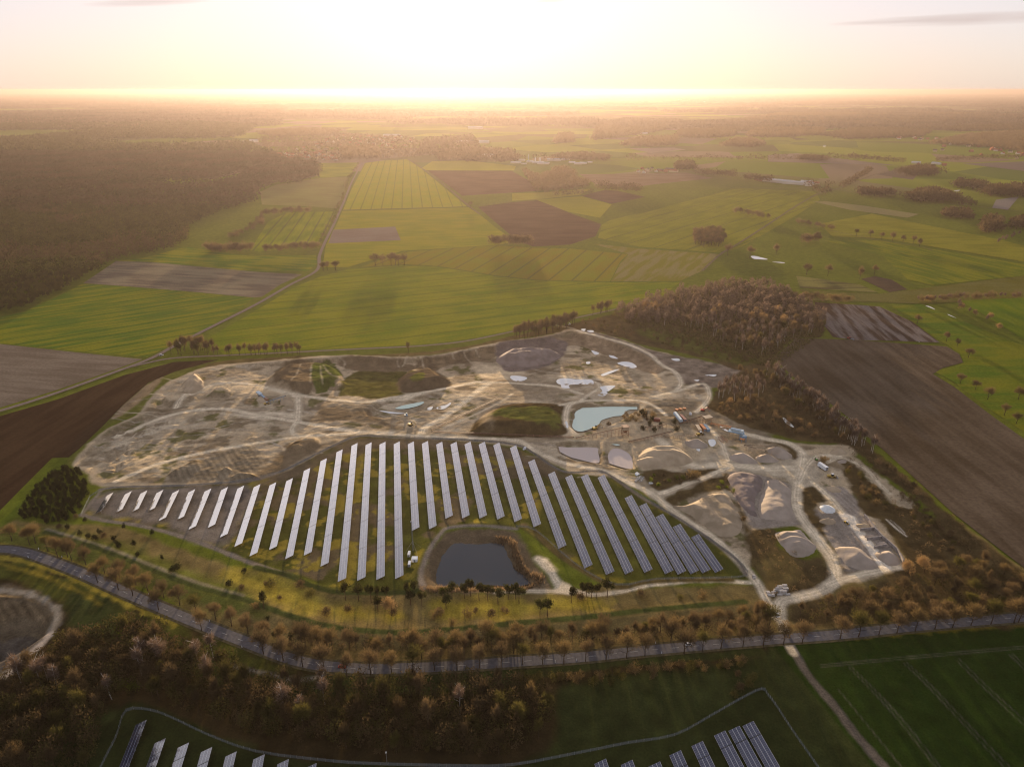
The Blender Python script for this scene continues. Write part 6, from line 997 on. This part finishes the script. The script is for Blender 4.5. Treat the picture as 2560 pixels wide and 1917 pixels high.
m.build('steel_legs', MC['tan'], o); MB().box(-6.8, 6.8, -3, 3, 7, 7.5).build('deck', MC['blue'], o); MB().tube((-5, .8, 8.9), (3.5, .8, 8.9), 1.3, k=12).build('wash_drum', MC['lblue'], o, smooth=False); MB().box(3.6, 6.4, -2.4, 1.5, 7.52, 10.2, top=(.2, .2, .2, .2)).build('motor_house', MC['lblue'], o)
MB().box(5, 8.5, -5.5, -3.2, 3.5, 4.4, top=(.3, .3, .3, .3)).build('chute', MC['orange'], o); tag(o, 'raised light blue wash plant with drum on a steel deck', 'wash plant')
x, y, z = at(1856, 1104); o = empty('screen_frame', (x, y, z), .2); m = MB()
for sx in (-2.2, 2.2):
    for sy in (-2.2, 2.2): m.tube((sx, sy, -.3), (sx, sy, 6.5), .16, k=4); m.tube((sx, sy, 0), (sx, -sy, 6), .08, k=4)
m.build('steel_legs', MC['blue'], o); MB().box(-2.4, 2.4, -2.6, 2.6, 4.6, 6.4, top=(.3, .3, .3, .3)).build('screen_box', MC['blue'], o); tag(o, 'blue screen box on legs between the two pale conveyors', 'screen')
def container(pa, pb, w_, h, mat, label, name='container', grp='containers of the works', lift=0.0):
    o, L = put_between(name, pa, pb); m = MB(); m.box(-L / 2, L / 2, -w_ / 2, w_ / 2, lift + .1, lift + h); body = m.build('shell', MC[mat] if isinstance(mat, str) else mat, o); m = MB(); x = -L / 2 + .3
    while x < L / 2: m.box(x, x + .22, -w_ / 2 - .06, w_ / 2 + .06, lift + .25, lift + h - .2); x += .55
    m.box(-L / 2 - .06, L / 2 + .06, -w_ / 2 - .09, w_ / 2 + .09, lift + h + .002, lift + h + .12); m.build('ribbing', MC[mat] if isinstance(mat, str) else mat, o); MB().box(L / 2 + .005, L / 2 + .06, -w_ / 2 + .1, w_ / 2 - .1, lift + .2, lift + h - .15).build('door', M_grey, o)
    tag(o, label, 'container', grp); return o, L
container((1741, 1069), (1750, 1082), 3.0, 2.9, 'tan', 'grey-beige container, leftmost of the three parked together'); container((1752, 1067), (1762, 1079), 2.6, 2.7, 'orange', 'container with an orange top between the beige and the blue one'); container((1761, 1067), (1771, 1080), 2.6, 2.8, 'blue', 'light blue container, rightmost of the three parked together')
container((1701, 1042), (1713, 1055), 2.6, 2.6, 'darkred', 'dark red container beside the lying blue tank'); container((1634, 1053), (1650, 1054), 2.8, 3.0, 'darkred', 'reddish container behind the green conifers')
o, L = put_between('storage_tank', (1687, 1038), (1703, 1058)); MB().tube((-L / 2, 0, 2), (L / 2, 0, 2), 1.9, k=14).build('tank_shell', MC['lblue'], o); m = MB()
for k in (-.35, 0, .35): m.box(L * k - .3, L * k + .3, -1.6, 1.6, 0, .9)
m.build('saddle', M_grey, o); tag(o, 'large lying blue-grey tank in the middle of the works', 'tank')
for i, (a, b, c) in enumerate((((1688, 1026), (1695, 1029), 'leftmost'), ((1697, 1025), (1705, 1027), 'middle'), ((1707, 1024), (1715, 1025), 'rightmost'))):
    o, L = put_between('skip', a, b); m = MB(); m.box(-L / 2 + .5, L / 2 - .5, -1, 1, .2, 1.9, top=(-.5, -.5, -.25, -.25)); m.build('trough', MC['rust'], o); MB().box(-L / 2 + .1, L / 2 - .1, -1.35, 1.35, 1.905, 2.02).build('rim', MC['orange'], o); tag(o, f'rusty skip below the scrubby bank, {c} of three', 'skip', 'rusty skips')
o, L = put_between('rusty_frame', (1799, 1097), (1813, 1107)); m = MB()
for k in range(7): x = -L / 2 + L * k / 6; m.tube((x, -2, 0), (x, -2, 2.6), .12, k=4); m.tube((x, 2, 0), (x, 2, 2.6), .12, k=4); m.tube((x, -2, 2.6), (x, 2, 2.6), .12, k=4)
for yy in (-2, 2): m.tube((-L / 2, yy, 2.6), (L / 2, yy, 2.6), .15, k=4); m.tube((-L / 2, yy, .3), (L / 2, yy, .3), .15, k=4)
tag(m.build('rusty_frame_mesh', MC['rust'], None), 'x'); _m = bpy.data.objects['rusty_frame_mesh']; _m.location = o.location; _m.rotation_euler = o.rotation_euler; bpy.data.objects.remove(o); _m.name = 'rusty_frame'; tag(_m, 'rusty open steel frame lying below the wash plant', 'scrap')
# vehicles ---------------------------------------------------------
def wheels(o, pos, r, w_, mat=None):
    for x, y in pos:
        wl = MB().tube((x, y - w_ / 2, r), (x, y + w_ / 2, r), r, k=14).build('wheel', M_dark, o); MB().tube((x, y - w_ / 2 - .02, r), (x, y + w_ / 2 + .02, r), r * .5, k=10).build('rim', mat or M_grey, wl)
def car(px, py, rz, mat, label, van=False):
    x, y, z = at(px, py); o = empty('car', (x, y, z + .12), rz); h = 1.0 if not van else 1.15
    m = MB(); m.prism([(-2.15, .35), (-2.2, .8), (-1.9, .98), (.9, 1.0), (2.05, .82), (2.18, .55), (2.15, .3)], -.88, .88); m.build('body', mat, o)
    m = MB(); m.prism([(-2.0 if van else -1.75, 1.0), (-1.8 if van else -1.3, 1.5 if not van else 1.95), (.3 if not van else .8, 1.5 if not van else 1.95), (1.15, .99)], -.76, .76); m.build('cabin_glass', M_glass, o)
    MB().box(-1.28 if not van else -1.78, .28 if not van else .75, -.72, .72, (1.505 if not van else 1.955), (1.55 if not van else 2.0)).build('roof', mat, o)
    wheels(o, [(-1.35, -.8), (-1.35, .8), (1.35, -.8), (1.35, .8)], .33, .24)
    for yy in (-.6, .6): MB().box(2.1, 2.2, yy - .17, yy + .17, .6, .76).build('headlight', M_white, o)
    tag(o, label, 'car')
rd = smooth_line(PL(ROAD), 8)
def heading(px, py): x, y, _ = at(px, py); i = int(np.argmin(np.hypot(rd[:, 0] - x, rd[:, 1] - y))); d = rd[min(i + 2, len(rd) - 1)] - rd[max(i - 2, 0)]; return math.atan2(d[1], d[0])
car(856, 1668, heading(856, 1668), MC['red'], 'dark red car driving on the country road below the pines'); car(1722, 1612, heading(1722, 1612), MC['silver'], 'silver car on the country road under the avenue trees')
car(1941, 1538, 1.75, M_white, 'white van waiting at the quarry entrance', True); car(404, 889, .6, M_white, 'white van parked at the junction of the two lanes', True); car(1424, 812, 1.0, MC['lblue'], 'pale blue van parked among the trees north of the purple heap', True)
def loader(px, py, rz, label, sc=1.0, cabmat=None):
    x, y, z = at(px, py); o = empty('wheel_loader', (x, y, z), rz); o.scale = (sc,) * 3
    MB().prism([(-4, 1.2), (-4.1, 2.4), (-1.4, 2.7), (-.9, 1.4), (-1.2, 1.0)], -1.1, 1.1).build('engine_cover', MC['yellow'], o); MB().box(-.9, .9, -.85, .85, 1.4, 3.6, top=(.15, .25, .1, .1)).build('cab', cabmat or M_glass, o); MB().box(-.95, .8, -.9, .9, 3.605, 3.75).build('cab_roof', M_white, o)
    m = MB()
    for yy in (-.6, .6): m.tube((.8, yy, 1.7), (3.4, yy, .8), .18, k=4)
    m.box(-.9, 2.0, -.9, .9, .9, 1.39); m.build('lift_arm', MC['yellow'], o); MB().prism([(3.3, .2), (4.6, .1), (4.7, .3), (3.7, .6), (3.6, 1.5), (3.3, 1.6)], -1.5, 1.5).build('bucket', M_grey, o)
    wheels(o, [(-2.4, -1.15), (-2.4, 1.15), (1.6, -1.15), (1.6, 1.15)], .85, .6, MC['yellow']); tag(o, label, 'wheel loader')
loader(2080, 1194, -.1, 'yellow wheel loader with white cab roof parked beside the yard'); loader(1751, 1088, .3, 'yellow wheel loader in front of the three containers'); loader(2117, 1310, -1.2, 'small orange-yellow loader on the pale concrete lane', .6)
def excavator(px, py, rz, mat, label, sc=1.0):
    x, y, z = at(px, py); o = empty('excavator', (x, y, z), rz); o.scale = (sc,) * 3
    for yy in (-1.2, 1.2): MB().prism([(-2, .15), (-2.3, .5), (-2, .95), (2, .95), (2.3, .5), (2, .15)], yy - .3, yy + .3).build('track', M_dark, o)
    MB().box(-2.3, 1.2, -1.3, 1.3, 1.1, 2.2, top=(.2, .1, .1, .1)).build('body', MC[mat], o); MB().box(.2, 1.5, .25, 1.25, 2.21, 3.2, top=(.2, .3, .08, .08)).build('cab', M_glass, o)
    bm = MB().tube((1, -.3, 2), (3.6, -.3, 4.6), .3, .24, 4).tube((3.6, -.3, 4.6), (5.6, -.3, 3.4), .24, .2, 4).build('boom', MC[mat], o); st = MB().tube((5.6, -.3, 3.4), (6.3, -.3, 1.2), .18, .14, 4).build('stick', MC[mat], o); MB().prism([(5.7, .3), (6.6, .2), (6.7, 1.0), (6.0, 1.3)], -.9, .3).build('bucket', M_grey, st); tag(o, label, 'excavator')
excavator(1488, 1074, .35, 'yellow', 'yellow excavator on the bank between pond and conveyor', 1.15); excavator(1757, 1028, -.2, 'red', 'bright red excavator at the edge of the thicket'); excavator(1026, 1064, -.4, 'yellow', 'yellow and white excavator beside a dark hollow near the main track'); excavator(2040, 1150, 2.0, 'green', 'small green excavator behind the orange bush', .6)
# trailer
o, L = put_between('box_trailer', (2046, 1166), (2066, 1179)); MB().box(-L / 2, L / 2, -1.35, 1.35, 1.1, 4.0).build('box_body', M_white, o); MB().box(-L / 2 - .05, L / 2 + .05, -1.4, 1.4, 4.003, 4.12).build('roof', M_white, o); MB().box(-L / 2 + .3, L / 2 - .3, -.6, .6, .8, 1.09).build('chassis', M_grey, o); wheels(o, [(-L / 2 + 2, -1), (-L / 2 + 2, 1), (-L / 2 + 3.3, -1), (-L / 2 + 3.3, 1)], .5, .35); MB().box(L / 2 + .055, L / 2 + .1, -1.2, 1.2, 1.2, 3.9).build('door', M_grey, o); tag(o, 'long white box trailer parked at the edge of the yard', 'trailer')
# tractor ploughing
x, y, z = at(2122, 848); o = empty('tractor', (x, y, z + .4), 2.4); MB().box(.1, 2.2, -.5, .5, .9, 1.8, top=(.1, .3, .05, .05)).build('bonnet', MC['red'], o); MB().box(-1.3, .1, -.8, .8, 1.2, 2.9, top=(.1, .1, .1, .1)).build('cab', M_glass, o); MB().box(-1.35, .12, -.85, .85, 2.905, 3.0).build('cab_roof', MC['red'], o); wheels(o, [(-.9, -1), (-.9, 1)], .95, .5, MC['red']); wheels(o, [(1.6, -.85), (1.6, .85)], .6, .35, MC['red'])
m = MB()
for k in range(5): m.box(-2.4 - k * .9, -2.1 - k * .9, -1.2 + k * .5, -.9 + k * .5, .1, .9); 
m.box(-6.4, -1.3, -.15, .15, .9, 1.1); m.build('plough', MC['blue'], o); tag(o, 'red tractor with plough at the near end of the wet dark field', 'tractor')
# screening machine in the west
o, L = put_between('mobile_screen', (645, 987), (670, 1006)); MB().box(-L / 2, -L / 6, -1.4, 1.4, 1.6, 3.6, top=(-.5, -.5, -.4, -.4)).build('feed_box', MC['lblue'], o); MB().box(-L / 6 + .1, L / 4, -1.1, 1.1, 1.4, 3.2, top=(.2, .4, .1, .1)).build('engine_house', MC['blue'], o); MB().box(L / 4 + .1, L / 2, -1.3, 1.3, 1.8, 3.8, top=(.2, .2, .2, .2)).build('screen_box', MC['rust'], o)
for yy in (-1, 1): MB().prism([(-L / 3, .1), (-L / 3 - .4, .6), (-L / 3, 1.1), (L / 3, 1.1), (L / 3 + .4, .6), (L / 3, .1)], yy - .28, yy + .28).build('track', M_dark, o)
tag(o, 'blue and rusty tracked screening machine in the western quarry', 'screening machine'); loader(668, 1011, .5, 'yellow loader beside the western screening machine', .8)
# stacks of slabs and bars
def stack(px, py, n, label, mat, seed, spread=4.0, name='slab_stack', size=(2.4, 1.0, .5)):
    x, y, z = at(px, py); r = random.Random(seed); m = MB(); cur = 0
    for k in range(n):
        a = r.uniform(-.25, .25) + (.9 if seed % 2 else 0); Mx = Matrix.Translation((r.uniform(-1, 1) * spread * .5, r.uniform(-1, 1) * spread * .5, 0)) @ Matrix.Rotation(a, 4, 'Z'); m.box(-size[0] / 2, size[0] / 2, -size[1] / 2, size[1] / 2, -.2 - k * .003, size[2] * (1 + (k % 3) * .9) + k * .004, Mx)
    o = m.build(name, mat); o.location = (x, y, z); tag(o, label, 'stack', 'stacks of building material')
M_conw = principled('pale_concrete', (.45, .42, .39), .9, noise=.3, nscale=.6)
stack(1951, 1478, 22, 'large pale stack of concrete slabs beside the quarry entrance', M_conw, 2, 7.5, size=(3, 1.2, .9)); stack(1930, 1486, 12, 'small stack of pale concrete slabs left of the large stack', M_conw, 4, 5, size=(2.2, 1.0, .5))
stack(1591, 1186, 7, 'white sheet stack at the top of the scrap place by the main track', M_white, 3, 3, size=(2.6, 1.6, .35)); stack(1598, 1198, 16, 'pile of silvery bars lying beside the main track', M_steel, 5, 5.5, size=(6.5, .35, .3)); stack(1627, 1207, 7, 'small heap of white scrap right of the silvery bars', M_white, 7, 3, size=(1.6, .7, .3)); stack(1728, 1036, 5, 'pair of white bags in the middle of the works', M_white, 9, 3, size=(1.2, 1.0, .8)); stack(1312, 1123, 4, 'small white unit behind the solar tables beside the main track', M_white, 11, 2, size=(2.2, 1.2, .7)); stack(1886, 1445, 3, 'pale boulders beside the main track near the gate', M_conw, 13, 1.8, size=(1.6, 1.4, .8))
stack(1015, 1038, 4, 'small blue and dark machine parts by the little green pond', MC['blue'], 15, 2.5, size=(1.6, 1.0, .7))
# boundary marker posts on the road verge
mk = [(71, 1394), (97, 1373), (155, 1393), (202, 1444), (228, 1424), (353, 1508), (372, 1486), (524, 1553), (605, 1618), (631, 1596), (695, 1650), (932, 1683), (1388, 1655), (1441, 1651), (1639, 1608), (1654, 1633)]
pm = MB().box(-.07, .07, -.1, .1, 0, .95, top=(0, 0, .03, .03)).build('x', M_white, link=False)
mm_ = PH(mk); od = np.argsort([p[0] for p in mk])
for i, k in enumerate(od): o = inst('marker_post', pm, None, (mm_[k][0], mm_[k][1], float(hat(*mm_[k]))), heading(*mk[k]), 1.5); tag(o, f'white marker post on the road verge, {ordinal(i + 1)} from the left', 'marker post', 'white marker posts')
# ================================================================== HOUSES
WALLC = [principled('render_white', (.50, .46, .40), .9), principled('render_cream', (.48, .38, .26), .9), principled('brick', (.24, .11, .07), .9)]
ROOFC = [principled('roof_red', (.24, .085, .05), .8), principled('roof_dark', (.075, .06, .055), .8), principled('roof_pale', (.34, .34, .34), .6)]
def house_meshes(l, w_, h, r, wm, rm, nm='wall'):
    a = MB().prism([(-w_ / 2, -1), (-w_ / 2, h), (0, h + r - .05), (w_ / 2, h), (w_ / 2, -1)], -l / 2, l / 2).build(nm, wm, link=False)
    m = MB(); e = .4; t = .18; sl = r / (w_ / 2)
    m.prism([(-w_ / 2 - e, h - e * sl), (0, h + r), (w_ / 2 + e, h - e * sl), (w_ / 2 + e, h - e * sl + t), (0, h + r + t), (-w_ / 2 - e, h - e * sl + t)], -l / 2 - e, l / 2 + e)
    return a, m.build('roof', rm, link=False)
HS = [house_meshes(13, 10, 4.5, 4.2, WALLC[i % 3], ROOFC[(i + i // 3) % 2]) for i in range(6)]; BARN = [house_meshes(34, 15, 5, 3.4, WALLC[(i + 1) % 3], ROOFC[i % 3]) for i in range(4)]; HALL = [house_meshes(70, 34, 8, 2.5, WALLC[0], ROOFC[2]) for i in range(1)]
def settle(pts, kinds, label, group, name='house', cat='house', sc=(.9, 1.3), rot=None):
    pts = np.asarray(pts); od = np.argsort(to_px(pts[:, 0], pts[:, 1])[0])
    for i, k in enumerate(od):
        h_ = random.choice(kinds); o = empty(name, (*pts[k], 0), rot if rot is not None else random.uniform(0, 3.14)); s_ = random.uniform(*sc); o.scale = (s_, s_, s_); inst('wall', h_[0], o); inst('roof', h_[1], o)
        tag(o, f'{label}, {ordinal(i + 1)} from the left' if len(pts) > 1 else label, cat, group if len(pts) > 1 else None)
vp = np.vstack([scatter([(672, 398), (760, 400), (840, 402), (840, 385), (700, 384)], 52), scatter([(690, 374), (780, 372), (830, 340), (1040, 345), (1010, 372), (900, 396), (820, 392), (700, 380)], 105)])
settle(vp, HS + [HS[0], HS[3]], 'small house of the hazy village behind the fields', 'houses of the hazy village', sc=(1.1, 1.7))
settle(PL([(1596, 430), (1606, 424), (1618, 427), (1629, 423), (1640, 430), (1652, 428), (1664, 431), (1676, 427), (1684, 430), (1610, 433)]), BARN + HS, 'building of the farm among trees in the right middle distance', 'buildings of the middle farm', 'farm_building', 'farm building')
settle(PL([(1290, 408), (1310, 411), (1325, 406), (1345, 408), (1358, 410), (1385, 402), (1400, 401), (1415, 400), (1430, 408), (1445, 411), (1458, 410), (1475, 407), (1300, 402)]), [BARN[2], BARN[2], HALL[0]], 'white-roofed industrial hall in the glowing middle distance', 'industrial halls', 'industrial_hall', 'hall', sc=(.6, 1.0), rot=1.45)
for i, (px, h) in enumerate(((1321, 30), (1338, 18), (1350, 17))):
    x, y = P0(px, 405); o = MB().tube((0, 0, -1), (0, 0, h), 2.4 if i else 1.2, k=12).tube((0, 0, h), (0, 0, h + 2), 2.4 if i else 1.2, .3, k=12).build('silo' if i else 'chimney', M_white); o.location = (x, y, 0); tag(o, ('tall thin chimney of the industrial halls', 'left silo of the industrial halls', 'right silo of the industrial halls')[i], 'silo' if i else 'chimney')
settle(PL([(1930, 454), (1956, 457), (1984, 460)]), HALL, 'long low barn beside the right-hand lane', 'long barns', 'barn', 'barn', sc=(.9, 1.0), rot=.9); settle(PL([(2016, 458), (2024, 464), (2034, 461), (1900, 452)]), BARN[:3], 'farm building at the end of the long barns', 'buildings by the long barns', 'farm_building', 'farm building')
vr = np.vstack([scatter([(2170, 318), (2420, 326), (2420, 321), (2180, 314)], 170), scatter([(2225, 350), (2400, 354), (2390, 346), (2240, 343)], 95), scatter([(2330, 380), (2560, 402), (2560, 352), (2400, 348)], 150)])
settle(vr, HS, 'small house of the village at the right edge', 'houses of the right-hand village', sc=(1.1, 1.6))
settle(PL([(2295, 412), (2360, 415), (2340, 411), (2290, 409)]), [HS[2], BARN[2]], 'red-roofed building of the farm behind the copse on the right', 'buildings of the copse farm', 'farm_building', 'farm building'); settle(PL([(2480, 376), (2500, 378), (2545, 386), (2556, 390)]), [HS[2], HS[5], HS[0]], 'red-roofed house at the near rim of the right-hand village', 'red-roofed houses', sc=(1.4, 1.9))
fh = [(2315, 278), (2330, 279), (2375, 280), (2400, 282), (2412, 283), (2480, 286), (2500, 287), (2520, 287), (2545, 289), (2560, 289), (2130, 264), (2145, 264), (2550, 269), (320, 254), (350, 254), (380, 253), (400, 254), (435, 252), (460, 251), (470, 262), (520, 251), (560, 250), (625, 250), (640, 249), (690, 247), (110, 286), (135, 286), (90, 307), (30, 261), (215, 255), (322, 311), (1150, 357), (1175, 356), (1210, 358), (1195, 392), (1220, 393), (980, 342), (1210, 259), (1235, 259), (1260, 259), (1540, 248), (1570, 248), (1700, 250), (1720, 251), (1760, 256), (1840, 262), (1870, 263), (2040, 320), (1610, 336), (600, 359), (635, 355), (1189, 322)]
settle(PL(fh), [HALL[0], BARN[2]], 'white-roofed hall in the far haze near the horizon', 'far white halls', 'industrial_hall', 'hall', sc=(1.0, 1.8), rot=1.5)
for i, (px, py, h) in enumerate(((598, 252, 120), (2112, 262, 80))):
    x, y = P0(px, py); o = MB().tube((0, 0, -1), (0, 0, h), 3, 1.2, k=6).build('radio_mast', M_grey); o.location = (x, y, 0); tag(o, ('tall thin radio mast on the left horizon', 'thin radio mast on the right horizon')[i], 'mast')
# ================================================================== AIR
hb = MB().box(-165000, 165000, -1500, 210000, -14, 302); hm = bpy.data.materials.new('haze'); hm.use_nodes = True; hn = hm.node_tree; hn.nodes.clear()
ho = N(hn, 'ShaderNodeOutputMaterial'); hv = N(hn, 'ShaderNodeVolumePrincipled')
hv.inputs['Color'].default_value = (.200, .166, .160, 1); hv.inputs['Density'].default_value = 4.9e-5; hv.inputs['Anisotropy'].default_value = .588
hn.links.new(hv.outputs[0], ho.inputs['Volume']); tag(hb.build('haze', hm), kind='stuff')
